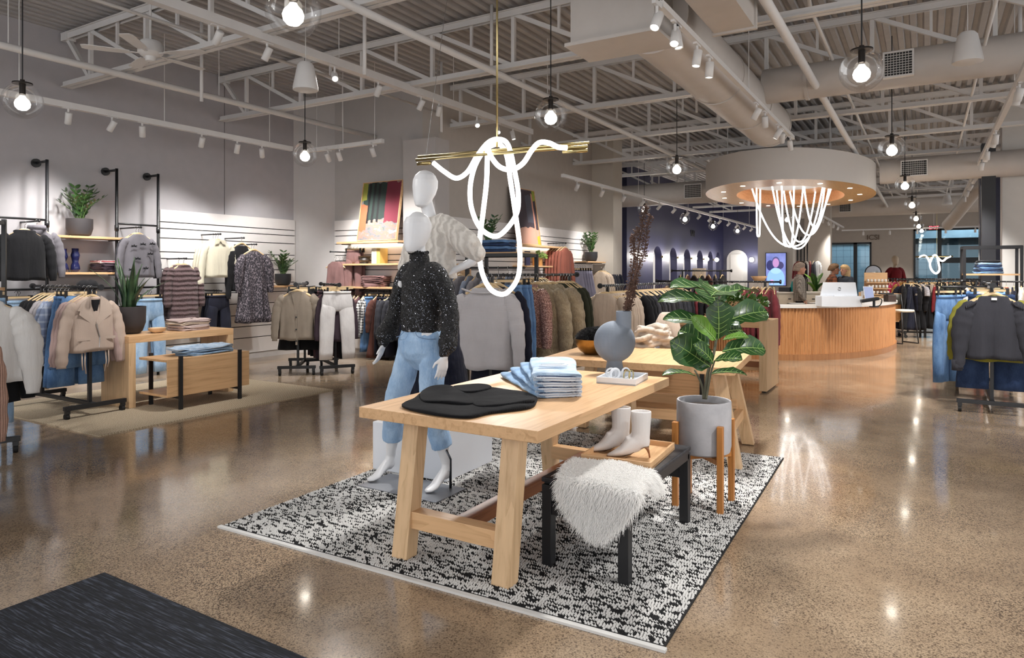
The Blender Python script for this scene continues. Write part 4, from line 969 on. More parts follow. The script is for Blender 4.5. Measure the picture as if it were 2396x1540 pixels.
def pants(m, J, flare, waist=1.06, ease=1.12, cut=.1, rtop=.1):
    px, py, _ = J['pelvis']
    m.loft([ell((px, py, z), rx*ease, ry*ease, 28) for z, rx, ry in ((.78,.03,.04),(.82,.08,.07),(.86,.15,.098),(.9,.168,.112),(.98,.168,.112),(1.03,.148,.1),(waist,.132,.094))])
    for s in 'RL':
        hp, kn, an = map(Vector, (J[s+'hip'], J[s+'kn'], J[s+'an'])); e = kn.lerp(an, 1-cut)
        S = spline([hp+Vector((0,0,.02)), hp.lerp(kn,.5), kn, kn.lerp(e,.5), e], 6); rr = [rtop+(flare-rtop)*(i/(len(S)-1))**.8 for i in range(len(S))]; m.tube(S, rr, 20)
def top(m, J, hem, sleeves, neck, body_r=(.2,.135), chest_r=(.18,.13), collar=None):
    px, py, _ = J['pelvis']; cx, cy, cz = J['chest']; tr = J.get('turn', 0)
    L = []
    for f, kx in ((0,0),(.15,.1),(.4,.4),(.65,.8),(.82,1),(.93,.86),(1.0,.62),(1.05,.38)):
        z = hem+(cz-hem)*f; u = min(1, f); rx = body_r[0]+(chest_r[0]-body_r[0])*min(1,f*1.2); ry = body_r[1]+(chest_r[1]-body_r[1])*min(1,f*1.2)
        if f > .85: rx *= kx+.14; ry *= max(.55, kx)
        L.append(ell((px+(cx-px)*u, py+(cy-py)*u, z), rx, ry, 28, tr*u))
    m.loft(L)
    for P, r in sleeves: limb(m, P, r, 18)
    if collar: m.tube(collar[0], collar[1], 22)
def seqmat():
    t = NT('black_sequins'); v = t.co(); vo = t.new('ShaderNodeTexVoronoi'); vo.inputs['Scale'].default_value = 165; t.l(v, vo.inputs['Vector'])
    ge = t.new('ShaderNodeNewGeometry'); s = t.new('ShaderNodeVectorMath', operation='SUBTRACT'); t.l(vo.outputs['Color'], s.inputs[0]); s.inputs[1].default_value = (.5,.5,.5)
    k = t.new('ShaderNodeVectorMath', operation='SCALE'); t.l(s.outputs[0], k.inputs[0]); k.inputs['Scale'].default_value = 1.1
    a = t.new('ShaderNodeVectorMath', operation='ADD'); t.l(ge.outputs['Normal'], a.inputs[0]); t.l(k.outputs[0], a.inputs[1])
    nn = t.new('ShaderNodeVectorMath', operation='NORMALIZE'); t.l(a.outputs[0], nn.inputs[0]); t.l(nn.outputs[0], t.b.inputs['Normal'])
    disc = t.math('LESS_THAN', vo.outputs['Distance'], .42)
    sel = t.new('ShaderNodeSeparateColor'); t.l(vo.outputs['Color'], sel.inputs[0]); shiny = t.math('MULTIPLY', disc, t.math('GREATER_THAN', sel.outputs[2], .62))
    t.set(Base_Color=t.mix(shiny, '0b0b0d', '6d6f78'), Metallic=t.math('MULTIPLY', shiny, .95), Roughness=t.math('SUBTRACT', .75, t.math('MULTIPLY', shiny, .58))); return t.mat
sequin = seqmat()
V = Vector
# front mannequin
J = dict(pelvis=(0,0,.98), chest=(-.01,.01,1.46), turn=-.3, Rhip=(-.09,0,.9), Lhip=(.09,.0,.9), Rkn=(-.2,-.03,.54), Lkn=(.11,-.03,.54), Ran=(-.31,.05,.16), Lan=(.16,.07,.16),
         Rhe=(-.31,.065,.10), Lhe=(.165,.085,.10), Rba=(-.345,-.055,.022), Lba=(.135,-.035,.022), Rto=(-.365,-.12,.014), Lto=(.12,-.1,.014),
         Rsh=(-.165,.03,1.42), Rel=(-.25,.03,1.16), Rwr=(-.285,-.05,.94), Rhd=V((-.25,-.25,-1)), Rth=V((.4,-1,0)), Lsh=(.15,-.03,1.42), Lel=(.235,.0,1.14), Lwr=(.235,-.06,.885), Lhd=V((-.12,-.1,-1)), Lth=V((-.5,-1,0)))
mp = Vector((-2.89, 3.6, 0))
t = thing('mannequin', 'white faceless mannequin striding in black sequin top and light jeans', 'mannequin', mp + Vector((0,0,.02)))
m = M(); body(m, J, (-.03,-.01,1.70), (-.015,.0,1.47)); bake(m, 'body', mann_white, .0055, 3, parent=t)
m = M(); pants(m, J, .07, 1.07, 1.06, .31, .09)
o = bake(m, 'jeans', denim('mannequin_denim', '7799c0', 'a9c3de', .55), .0065, 6, ((.09,.014),), parent=t)
for s in (-1,1):
    q = M(); q.tube(spline([(s*.045,-.118,1.045),(s*.075,-.128,1.015),(s*.13,-.1,1.0),(s*.16,-.05,.998)], 5), .0025, 5); q.build('pocket_seam', plain('denim_stitch', '6b86a8', .8), o)
q = M(); q.cyl((0,0,0), .009, .006, 12); q.xf(Matrix.Translation((-.0,-.118,1.05)) @ Matrix.Rotation(PI/2, 4, 'X')); q.build('button', chrome, o)
m = M(); top(m, J, 1.04, [([(-.13,.04,1.44), (-.2,.05,1.36), (-.26,.04,1.15), (-.29,-.03,1.0), (-.292,-.05,.95)], [.068,.066,.058,.07,.04]), ([(.12,-.03,1.44), (.18,-.01,1.36), (.24,.005,1.15), (.245,-.035,.98), (.236,-.055,.915)], [.068,.066,.056,.062,.04])], 1.5,
    (.15,.112), (.158,.115), ([(-.01,.0,1.42), (-.015,.0,1.5), (-.02,-.005,1.565)], [.1,.068,.062]))
bake(m, 'sequin_top', sequin, .0065, 4, ((.08,.02),), parent=t)
m = M()
for k in range(26): a = 2*PI*k/26; m.ball((-.02+.064*math.cos(a), -.005+.064*math.sin(a), 1.565+.004*math.sin(a*5)), .008, 8, 5)
m.build('ruffled_collar', sequin, t, smooth=True)
b = thing('floor_plate', 'grey metal floor plate with bent rod supporting the sequin-topped mannequin', 'base plate', (mp.x-.05, mp.y-.03, ZR+.004))
q = M(); q.box(-.33, .33, -.17, .15, 0, .008); q.build('plate', plain('brushed_plate', '8d9096', .4, .6), b, bevel=.002)
q = M(); q.tube([(.24,.1,.008),(.24,.1,.2),(.232,.06,.27)], .009, 10); q.build('support_rod', plain('dark_steel', '55585e', .3, .9), b, smooth=True)
# plinth and second mannequin
q = M(); q.box(-.33, .33, -.3, .3, 0, .345); o = q.build('plinth', plain('plinth_white', 'dfe3ea', .35, var=.01), loc=(-3.15, 4.07, .0125), rz=.02, bevel=.003); tag(o, 'white display plinth standing behind the striding mannequin', 'plinth')
J2 = dict(pelvis=(0,0,.98), chest=(-.02,.02,1.46), turn=-.25, Rhip=(-.09,0,.9), Lhip=(.09,0,.9), Rkn=(-.11,-.03,.52), Lkn=(.12,.0,.52), Ran=(-.13,.04,.14), Lan=(.14,.08,.14),
          Rhe=(-.13,.055,.09), Lhe=(.145,.095,.09), Rba=(-.15,-.06,.022), Lba=(.15,-.02,.022), Rto=(-.155,-.125,.014), Lto=(.15,-.09,.014),
          Rsh=(-.18,.03,1.42), Rel=(-.26,.08,1.2), Rwr=(-.33,.03,1.08), Rhd=V((-.1,-.2,-1)), Rth=V((1,-.4,0)), Lsh=(.15,-.02,1.42), Lel=(.32,.1,1.22), Lwr=(.2,.0,1.11), Lhd=V((-.8,-.5,-.5)), Lth=V((-.3,1,.5)))
mp2 = Vector((-3.15, 4.06, .358))
t = thing('mannequin', 'white faceless mannequin on the plinth in cable sweater, hand on hip', 'mannequin', mp2)
m = M(); body(m, J2, (-.06,-.02,1.72), (-.03,.01,1.47)); bake(m, 'body', mann_white, .006, 3, parent=t)
m = M(); pants(m, J2, .13, 1.07, 1.1, .06, .1); bake(m, 'wide_trousers', navy_cloth, .008, 4, ((.09,.02),), parent=t)
def cable():
    t = NT('cable_knit_wool'); v = t.co(); w = t.new('ShaderNodeTexWave', wave_type='BANDS', bands_direction='X'); w.inputs['Scale'].default_value = 7; w.inputs['Distortion'].default_value = 5; w.inputs['Detail'].default_value = 2; w.inputs['Detail Scale'].default_value = 2.2; t.l(v, w.inputs[0])
    f = t.noise(v, 240, 2); t.set(Base_Color=t.ramp(t.math('ADD', t.math('MULTIPLY', w.outputs['Fac'], .6), t.math('MULTIPLY', f, .4)), [(.1,'bdb7b0'),(.8,'dcd7d0')]), Roughness=.9, Sheen_Weight=.1)
    t.bump(t.math('ADD', w.outputs['Fac'], t.math('MULTIPLY', f, .2)), .55, .014); return t.mat
m = M(); top(m, J2, 1.05, [([(-.13,.03,1.44),(-.2,.05,1.36),(-.27,.08,1.22),(-.31,.05,1.13)], [.085,.088,.085,.06]), ([(.11,-.01,1.44),(.19,.02,1.38),(.27,.06,1.3),(.325,.1,1.235)], [.085,.09,.095,.07])], 1.5,
    (.2,.145), (.19,.135), ([(-.02,.01,1.44), (-.025,.005,1.485), (-.03,0,1.505)], [.13,.12,.105]))
bake(m, 'cable_sweater', cable(), .0075, 5, ((.07,.012),), parent=t)

# ================================================================== rope lights
def rope(px_pts, r, parent, base, tdef, n=8, mats=None):
    P = [Dp(p[0], p[2] if len(p) > 2 else tdef, p[1])-base for p in px_pts]; m = M(); m.tube(spline(P, n), r, 12); return m.build('light_rope', mats or led_glow, parent, smooth=True)
c0 = Vector((-2.88, 4.56, 2.39))
t = thing('rope_light_chandelier', 'looping white LED rope light hung on brass rods behind the mannequin', 'chandelier', c0)
a, b = Vector((-3.62, 4.47, 2.385))-c0, Vector((-2.14, 4.64, 2.385))-c0; off = Vector((0,.0,.03))
q = M(); q.tube([a+off, b+off], .013, 14); q.build('brass_rod', brass, t, smooth=True)
q = M(); q.tube([a+off*.0-Vector((0,.028,.0)), b-Vector((0,.028,0))], .013, 14); q.build('brass_rod', brass, t, smooth=True)
q = M(); q.tube([a-Vector((0,.01,.03)), a.lerp(b,.085)-Vector((0,.01,.03))], .015, 14); q.tube([a.lerp(b,.87)-Vector((0,.03,.03)), b-Vector((0,.03,.03))], .015, 14); q.build('end_sleeve', brass, t, smooth=True)
rt = Dp(1163, 5.4, 345)-c0; q = M(); q.tube([rt, Vector((rt.x, rt.y, 2.2))], .008, 10); q.build('down_rod', brass, t, smooth=True)
w0 = a.lerp(b,.05)+off; q = M(); q.tube([w0, w0+Vector((.12,.3,2.15))], .002, 6); q.build('suspension_cable', chrome, t)
rope([(1014,381,5.62),(1040,402,5.58),(1068,417,5.55),(1094,402,5.5),(1116,366,5.46),(1142,334,5.4),(1166,326,5.36),(1188,338,5.34),(1202,390,5.34),(1213,460,5.36),(1205,508,5.38),(1165,552,5.42),(1126,536,5.46),(1104,490,5.5),(1100,440,5.52),(1110,392,5.5),(1130,356,5.48),(1152,340,5.46),(1172,340,5.44),(1186,366,5.42),(1194,420,5.42),(1206,500,5.42),(1216,580,5.4),(1213,645,5.4),(1190,682,5.4),(1168,688,5.4),(1144,672,5.42),(1126,630,5.44),(1122,570,5.46),(1130,500,5.46),(1138,430,5.44),(1140,375,5.42),(1140,345,5.4)], .0195, t, c0, 5.4)
rope([(1140,343,5.38),(1150,368,5.34),(1170,391,5.3),(1198,397,5.28),(1224,382,5.24),(1244,352,5.2),(1262,334,5.16),(1285,335,5.12),(1305,344,5.1),(1327,346,5.08)], .0195, t, c0, 5.2)
# ================================================================== hanging garments
_gm = {}
def g_mesh(key, fn, mat):
    k = key+(mat.name,)
    if k in _gm: return _gm[k]
    b = _gm.get(key)
    if b is None: b = fn(); _gm[key] = b
    me = b.copy(); me.materials.clear(); me.materials.append(mat); me.name = str(key[0]); _gm[k] = me; return me
def m_body(L, hw, hem, th, nk=.055, puff=0, seed=0, wave=1.0, n=36):
    m = M(); rg = random.Random(seed); p1, p2 = rg.uniform(0,6), rg.uniform(0,6); rings = []
    for z, rx, ry in ((-.16,nk*.8,.02),(-.118,nk,.026),(-.11,nk+.012,.03),(-.122,nk+.032,.032),(-.147,.122,.033),(-.172,.16,.035),(-.2,hw*.9,.038),(-.235,hw*.97,.042)): rings.append((z, rx, ry*th/.05, 0))
    N = 12
    for i in range(1, N+1):
        f = i/N; z = -.235-(L-.135)*f; rings.append((z, hw*.97+(hem-hw*.97)*f**1.3, (.042+.02*f)*th/.05, f))
    R_ = []
    for z, rx, ry, f in rings:
        r = []
        for j in range(n):
            a = 2*PI*j/n; x = rx*math.cos(a); s = math.sin(a); y = ry*math.copysign(abs(s)**.7, s)
            y += wave*.016*f*math.sin(x*34+p1+f*1.2)+wave*.01*f*math.sin(x*61+p2); x *= 1+.012*math.sin(f*9+p2)
            r.append((x, y, z+.008*f*math.sin(x*20+p1)))
        R_.append(r)
    m.loft(R_); return m
def m_sleeve(s, sl, r0, r1, spread=.07, puff=0, cuff=True, hw=.2):
    m = M(); P = [(s*(hw-.07),0,-.205),(s*(hw-.012),-.004,-.24),(s*(hw+.035),-.012,-.2-sl*.3),(s*(hw+.045+spread*.5),-.022,-.2-sl*.7),(s*(hw+.035+spread),-.03,-.2-sl)]
    S = spline(P, 6); k = len(S); rr = []
    for i in range(k):
        f = i/(k-1); r = r0+(r1-r0)*f+puff*math.sin(PI*min(1,f*1.12))**2*(.4+f)
        if cuff and f > .93: r = r1*.8
        rr.append(r*(1+.07*math.sin(i*1.9+s)))
    rr[0] = r0*.45; rr[1] = r0*.72; rr[2] = r0*.9
    m.tube(S, rr, 14, flat=.6, up=(0,1,0)); return m
def m_pants(L, w=.19, leg=.1, hang=.11, rise=.26, spread=.0, seed=0):
    m = M(); z0 = -hang
    m.loft([[(x*w*k*1.0, y, z) for x, y in [(math.cos(a), (.022+ry)*math.copysign(abs(math.sin(a))**.8, math.sin(a))) for a in (2*PI*j/28 for j in range(28))]] for z, k, ry in ((z0,.86,0),(z0-.04,.88,.004),(z0-.1,.96,.008),(z0-.2,1.0,.006),(z0-rise,.97,-.004),(z0-rise-.03,.6,-.014))])
    m.loft([[(x*w*.885, y, z) for x, y in [(math.cos(a), .031*math.copysign(abs(math.sin(a))**.8, math.sin(a))) for a in (2*PI*j/28 for j in range(28))]] for z in (z0+.002,z0-.036)])
    for s in (-1,1):
        R_ = []
        for i in range(9):
            f = i/8; z = z0-rise+.13-(L-rise+.13)*f; c = s*(w*.47+.022*min(1,f*4)+spread*f); hwid = w*.45*(1-f)+leg*f+.012*min(1,f*4)*(1-f)+.002*math.sin(i*2)
            R_.append([(c+hwid*math.cos(a), (.012+.024*min(1,f*3.5)+.004*math.sin(i*1.7+s))*math.copysign(abs(math.sin(a))**.8, math.sin(a))+.006*math.sin(f*5+s), z) for a in (2*PI*j/18 for j in range(18))])
        m.loft(R_)
    return m
def m_skirt(L, w0=.17, w1=.3, hang=.11, folds=9, th=.05, seed=0):
    m = M(); R_ = []; n = 48
    for i in range(10):
        f = i/9; R_.append([((w0+(w1-w0)*f)*math.cos(a)*(1+.03*f*math.sin(folds*a)), (th*(.5+f*.8))*math.copysign(abs(math.sin(a))**.8, math.sin(a))*(1+.35*f*math.sin(folds*a)), -hang-L*f+.01*f*math.sin(folds*a)) for a in (2*PI*j/n for j in range(n))])
    m.loft(R_); return m
def fuse(m, name, voxel=.011, smooth=3, disp=()): return bake(m, name, black_cloth, voxel, smooth, disp, make=False)
KD = dict(top=((.6,.205,.215,.05,.06,0,1),(.52,.058,.04,.03,0,True,.2)), sweater=((.64,.235,.235,.065,.09,0,2),(.55,.068,.045,.03,.012,True,.235)), blouse=((.58,.205,.215,.055,.08,0,3,1.5),(.58,.065,.045,.03,.034,True,.2)),
 jacket=((.56,.215,.21,.06,.05,0,4,.5),(.6,.061,.054,.055,0,True,.215)), blazer=((.72,.205,.23,.055,.05,0,5,.6),(.6,.062,.05,.03,0,True,.205)), coat=((.86,.235,.27,.09,.07,0,6,.8),(.56,.078,.064,.03,0,True,.235)),
 tee=((.6,.2,.21,.045,.07,0,7),(.17,.075,.085,.04,0,False,.205)), dress=((1.02,.19,.28,.06,.05,0,8,2.0),(.5,.07,.045,.03,.03,True,.2)), tank=((.75,.19,.25,.05,.06,0,9,2.2),None))
def k_sleeve(kind, sg):
    sl, r0, r1, sp_, pf, cf, hw = KD[kind][1]; return m_sleeve(sg, sl, r0, r1, sp_, pf, cf, hw)
def base_mesh(kind, sleeves=True):
    """shared outlines of the hanging kinds"""
    if kind == 'pants': m = m_pants(.98,.2,.084,spread=.03)
    elif kind == 'wide_pants': m = m_pants(.92,.2,.13,spread=.03)
    elif kind == 'skirt': m = m_skirt(.72)
    else:
        a = KD[kind][0]; m = m_body(a[0],a[1],a[2],a[3],a[4],0,a[6],a[7] if len(a) > 7 else 1.0)
        if sleeves and KD[kind][1]:
            for sg in (-1,1): q = k_sleeve(kind, sg); m.add(q.v, q.f)
    return m.mesh(kind, black_cloth, True)
_wood_h = None
def hanger_mesh():
    m = M(); P = spline([(-.19,0,-.19),(-.12,0,-.15),(-.04,0,-.108),(0,0,-.1),(.04,0,-.108),(.12,0,-.15),(.19,0,-.19)], 4)
    m.tube(P, [.011+.006*math.sin(PI*i/(len(P)-1)) for i in range(len(P))], 8, flat=.62, up=(0,1,0)); a = m.mesh('hanger', hang_wood, True)
    h = M(); h.tube([(0,0,-.1),(0,0,-.05),(.004,0,-.035)]+[(.018*math.cos(t)-.0, 0, -.018+.02*math.sin(t)) for t in [(-.9+i*.5) for i in range(9)]], .0028, 6); b = h.mesh('hook', chrome, True)
    c = M(); c.box(-.17,.17,-.007,.007,-.085,-.06); cm = c.mesh('clip_hanger', hang_wood)
    d = M(); d.tube([(0,0,-.06),(0,0,-.03)]+[(.018*math.cos(t), 0, -.018+.02*math.sin(t)) for t in [(-.9+i*.5) for i in range(9)]], .0028, 6)
    d.box(-.15,.15,-.004,.004,-.068,-.056)
    for s in (-1,1): d.box(s*.14-.014, s*.14+.014, -.016, .016, -.125, -.05)
    return a, b, cm, d.mesh('clips', black_steel)
HM = hanger_mesh()
def hanger(loc, rz, group, clip=False, label=None):
    o = put('clothes_hanger', HM[2] if clip else HM[0], None, loc, rz)
    c = put('clip_hook' if clip else 'hook', HM[3] if clip else HM[1], o)
    tag(o, label or ('light wood clip hanger ' if clip else 'light wood clothes hanger ')+group, 'hanger', 'hangers '+group); return o
CATS = dict(top='top', sweater='sweater', blouse='blouse', jacket='jacket', blazer='jacket', coat='coat', tee='t-shirt', dress='dress', tank='top', pants='trousers', wide_pants='trousers', skirt='skirt')
NAMES = dict(top='hanging_shirt', sweater='hanging_sweater', blouse='hanging_blouse', jacket='hanging_jacket', blazer='hanging_blazer', coat='hanging_coat', tee='hanging_tee', dress='hanging_dress', tank='sleeveless_blouse', pants='hanging_trousers', wide_pants='hanging_trousers', skirt='hanging_skirt')
def garment(kind, mat, loc, rz, label, group=None, where=None, sc=(1,1,1)):
    split = group is None and kind in KD and KD[kind][1] is not None
    me = g_mesh((kind+'_body',), lambda: base_mesh(kind, False), mat) if split else g_mesh((kind,), lambda: base_mesh(kind), mat); o = put(NAMES[kind], me, None, loc, rz); o.scale = sc
    if split:
        for sg in (-1,1): put('sleeve', g_mesh((kind+('_sleeve_a' if sg < 0 else '_sleeve_b'),), lambda: k_sleeve(kind, sg).mesh('sleeve', black_cloth, True), mat), o)
    tag(o, label, CATS[kind], group)
    if where: hanger(loc, rz, where, kind in ('pants','wide_pants','skirt'))
    return o
def rail_fill(p, ang, h, slots, where, tilt=.12):
    """slots: (offset along the rail, kind, material, label, group, scale)"""
    d = Vector((math.cos(ang), math.sin(ang), 0)); rg = random.Random(len(slots))
    for s in slots:
        off, kind, mat, lab, grp = s[:5]; q = Vector(p)+d*off; q.z = h
        garment(kind, mat, q, ang-PI/2+rg.uniform(-tilt, tilt), lab, grp, where, s[5] if len(s) > 5 else (1,1,1))
def run(o0, o1, n, kinds, mats, lab, grp, sc=(1,1,1)):
    return [(o0+(o1-o0)*(i/max(1,n-1)), kinds[i % len(kinds)], mats[i % len(mats)], lab, grp, sc) for i in range(n)]
def rack(label, p, ang, L, h, w=.56, b0=.02):
    t = thing('clothing_rack', label, 'clothing rack', (p[0], p[1], 0), ang)
    q = M(); q.tube([(-.06,0,h-.014),(L+.06,0,h-.014)], .0135, 12); q.build('rail', black_steel, t, smooth=True)
    for x in (-.07, L+.07):
        q = M(); q.cyl((0,0,0), .03, .022, 20); q.xf(Matrix.Translation((x-.011,0,h-.014)) @ Matrix.Rotation(PI/2,4,'Y')); q.build('end_knob', black_steel, t, auto=True)
    for x in (b0+.12, L-.14):
        q = M(); q.box(x-.016, x+.016, -.016, .016, .13, h-.02); q.build('post', black_steel, t)
    for x in (b0, L-.02):
        q = M(); q.box(x-.022, x+.022, -w/2, w/2, .095, .135); q.build('base_bar', black_steel, t, bevel=.002)
    q = M(); q.box(b0, L-.02, -.02, .02, .098, .132); q.build('base_spine', black_steel, t)
    for x in (b0, L-.02):
        for y in (-w/2+.03, w/2-.03):
            c = M(); c.box(x-.018, x+.018, y-.02, y+.02, .06, .096); k = c.build('caster', black_steel, t)
            v = M(); v.cyl((0,0,-.016), .034, .032, 18); v.xf(Matrix.Translation((x+.012,y,.034)) @ Matrix.Rotation(PI/2,4,'X')); v.build('wheel', black_rubber, k, auto=True)
    return t
def arm(p, label, L=.32, n=(1,0,0), drop=0):
    """short black face-out arm fixed to the wall"""
    t = thing('face_out_arm', label, 'rail', p, math.atan2(n[1], n[0])); q = M(); q.tube([(-.26,0,-.014),(L,0,-.014)], .011, 10); q.build('arm_tube', black_steel, t, smooth=True)
    q = M(); q.ball((L,0,-.014), .017, 12, 8); q.build('end_ball', black_steel, t, smooth=True); return t
# fabrics
mt = dict(
 tan=cloth('tan_suede', 'b9a699', .06, 300, .35), pinkgrey=cloth('dusty_pink_cloth', 'b59d98', .08), dkpurple=cloth('dark_plum_cloth', '3a2e36'), mauve=cloth('mauve_cloth', '7c5e5c'), mauve_d=cloth('deep_mauve_cloth', '5d4347'),
 greylt=cloth('light_grey_cloth', '9e9a9d'), grey=cloth('mid_grey_cloth', '6b686e'), charcoal=cloth('charcoal_cloth', '34343a'), white=cloth('white_cloth', 'dddbd9', .05), cream=cloth('cream_corduroy', 'c9c3b0', .06), cardigan=knit('taupe_knit', '94887b', 120, 0),
 greyknit=knit('pale_grey_knit', 'bbb8bb', 150, 2, .1), rosesq=None, fur=cloth('blond_fur_pile', 'a8977c', .3, 90, .9), plum_fur=None, black=black_cloth, navy=navy_cloth, brown=cloth('brown_cloth', '55352e'), rust=cloth('rust_quilt', '8f5547'), oat=cloth('oatmeal_cloth', 'c4b2a0'), maroon=cloth('maroon_cloth', '78343a'), olive=cloth('olive_cloth', '35372a'), taupe=cloth('taupe_cloth', '7d756c'), char2=cloth('chartreuse_cloth', '8a8637'), pink=cloth('hot_pink_cloth', 'cc3f67'), gold=cloth('amber_print', 'b98a4e', .5, 30), pinkrib=knit('ribbed_pink_knit', 'b08d7d', 70, 0, .2, .9), whitejean=denim('white_denim', 'c8c4c4', 'd8d5d4'), red=cloth('deep_red_cloth', '6c1a20'), blue=cloth('pale_blue_check', '9aa4b8'), lilac=cloth('lilac_grey_cloth', '8d8a9c'))
def pile_fur():
    t = NT('plum_faux_fur'); v = t.co(); w = t.new('ShaderNodeTexWave', wave_type='BANDS', bands_direction='Z'); w.inputs['Scale'].default_value = 4.2; w.inputs['Distortion'].default_value = 2; w.inputs['Detail'].default_value = 3; t.l(v, w.inputs[0])
    n = t.noise(t.co((1,1,.35)), 120, 3); f = t.math('ADD', t.math('MULTIPLY', w.outputs['Fac'], .55), t.math('MULTIPLY', n, .5))
    t.set(Base_Color=t.ramp(f, [(.06,'33272a'),(.26,'4e3c3e'),(.6,'584547'),(.95,'665152')]), Roughness=.9, Sheen_Weight=.1); t.bump(f, .9, .03); return t.mat
mt['plum_fur'] = pile_fur()
def blond():
    t = NT('blond_faux_fur'); v = t.co((1,1,.5)); n = t.noise(v, 70, 4, .7); b = t.noise(t.co(), 9, 3)
    t.set(Base_Color=t.ramp(t.math('ADD', t.math('MULTIPLY', n, .5), t.math('MULTIPLY', b, .5)), [(.3,'8a7860'),(.55,'b5a385'),(.75,'cbbb9e')]), Roughness=.9, Sheen_Weight=.15); t.bump(t.math('ADD', n, b), .9, .03); return t.mat
mt['fur'] = blond()
def rose():
    t = NT('rose_sequins'); v = t.co(); vo = t.new('ShaderNodeTexVoronoi'); vo.inputs['Scale'].default_value = 130; t.l(v, vo.inputs['Vector']); s = t.new('ShaderNodeSeparateColor'); t.l(vo.outputs['Color'], s.inputs[0])
    sh = t.math('GREATER_THAN', s.outputs[0], .6); t.set(Base_Color=t.mix(sh, '8c6259', 'd9b3a6'), Metallic=t.math('MULTIPLY', sh, .8), Roughness=.35); t.bump(vo.outputs['Distance'], .8, .01); return t.mat
mt['rose'] = rose()
def paisley():
    t = NT('dark_paisley_print'); v = t.co((1,1,.55)); vo = t.new('ShaderNodeTexVoronoi'); vo.inputs['Scale'].default_value = 75; t.l(v, vo.inputs['Vector']); n = t.noise(v, 60, 4, .7)
    f = t.math('ADD', t.math('MULTIPLY', vo.outputs['Distance'], .5), t.math('MULTIPLY', n, .7)); t.set(Base_Color=t.ramp(f, [(.46,'121116'),(.55,'3a3540'),(.6,'17151a'),(.76,'857b83')]), Roughness=.8); t.bump(t.noise(t.co((16,16,3)), 1.2, 3), .5, .03); return t.mat
mt['paisley'] = paisley()
gingham = checks('black_white_check', (.03,.03,.035,1), (.72,.7,.68,1), 22); plaid = checks('grey_plaid', 'd0cdcb', '5b5860', 16, .4, .8); bluecheck = checks('blue_plaid', '7d8aa5', 'b9c2d2', 14, .4, .7)

# ---- tan jacket rack
pa = (-7.17, 3.74); rack('black rolling rack with the tan biker jacket at its front', pa, PI, 1.25, 1.315, .6)
W1 = 'on the rack behind the tan biker jacket'
tj = garment('jacket', mt['tan'], (-7.27, 3.74, 1.315), PI/2+.18, 'tan biker jacket with lapels and tie strings at the rack front', None, None, (1.12,1.05,1.0))
hanger((-7.27, 3.74, 1.315), PI/2+.18, 'holding the tan biker jacket')
def on_front(parent, pts, mat, name, th=.006, y=-.06):
    """flat cloth piece lying on a garment's front, given in its own x z plane"""
    m = M(); n = len(pts); m.add([(x, y, z) for x, z in pts]+[(x, y-th, z) for x, z in pts], [tuple(range(n)), tuple(range(2*n-1, n-1, -1))]+[(i, (i+1)%n, n+(i+1)%n, n+i) for i in range(n)])
    return m.build(name, mat, parent, bevel=.001)
lap = cloth('tan_suede_lapel', 'bdab9e', .06, 300, .3)
for s in (-1,1):
    on_front(tj, [(s*.05,-.1),(s*.12,-.15),(s*.175,-.245),(s*.15,-.25),(s*.16,-.285),(s*.02,-.4),(s*.0,-.36),(s*.04,-.27)], lap, 'lapel', .006, -.052)
    on_front(tj, [(s*.06,-.52),(s*.19,-.52),(s*.19,-.545),(s*.06,-.545)], lap, 'pocket_flap', .005, -.062)
    for k in (0,1):
        q = M(); q.tube([(s*(.1+.03*k),-.05,-.66),(s*(.105+.025*k),-.055,-.78),(s*(.09+.03*k),-.05,-.88+.04*k)], .006, 6); q.build('tie_string', lap, tj, smooth=True)
on_front(tj, [(-.045,-.14),(.045,-.14),(.0,-.33)], black_cloth, 'dark_lining', .003, -.048)
q = M(); q.tube([(.0,-.064,-.38),(.03,-.07,-.52),(.022,-.068,-.66)], .004, 6); q.build('zip', chrome, tj)
sl = []
for o, k, m_, lab, g_ in ((.16,'jacket',mt['pinkgrey'],'pale pink jacket directly behind the tan biker jacket',None),(.24,'jacket',mt['pinkgrey'],'second pale pink jacket behind the tan biker jacket',None),(.33,'skirt',denim_mid,'flared mid-blue denim skirt behind the pink jackets',None),(.4,'wide_pants',denim_mid,'mid-blue wide-leg jeans behind the tan biker jacket','mid-blue jeans behind the tan jacket'),(.47,'wide_pants',denim_mid,'mid-blue wide-leg jeans behind the tan biker jacket','mid-blue jeans behind the tan jacket'),
  (.56,'blazer',bluecheck,'pale blue plaid shirt on the tan jacket rack','pale plaid shirts on the tan jacket rack'),(.63,'blazer',bluecheck,'pale blue plaid shirt on the tan jacket rack','pale plaid shirts on the tan jacket rack'),(.72,'blazer',mt['greylt'],'light grey shirt jacket behind the plaid shirts','light grey shirt jackets behind the plaid shirts'),(.8,'blazer',mt['greylt'],'light grey shirt jacket behind the plaid shirts','light grey shirt jackets behind the plaid shirts'),(.9,'blazer',black_cloth,'black blazer at the far end of the tan jacket rack','black blazers on the tan jacket rack'),(.98,'blazer',black_cloth,'black blazer at the far end of the tan jacket rack','black blazers on the tan jacket rack'),(1.08,'blazer',black_cloth,'black blazer at the far end of the tan jacket rack','black blazers on the tan jacket rack')): sl.append((o,k,m_,lab,g_))
rail_fill((pa[0], pa[1], 0), PI, 1.315, sl, W1, .1)
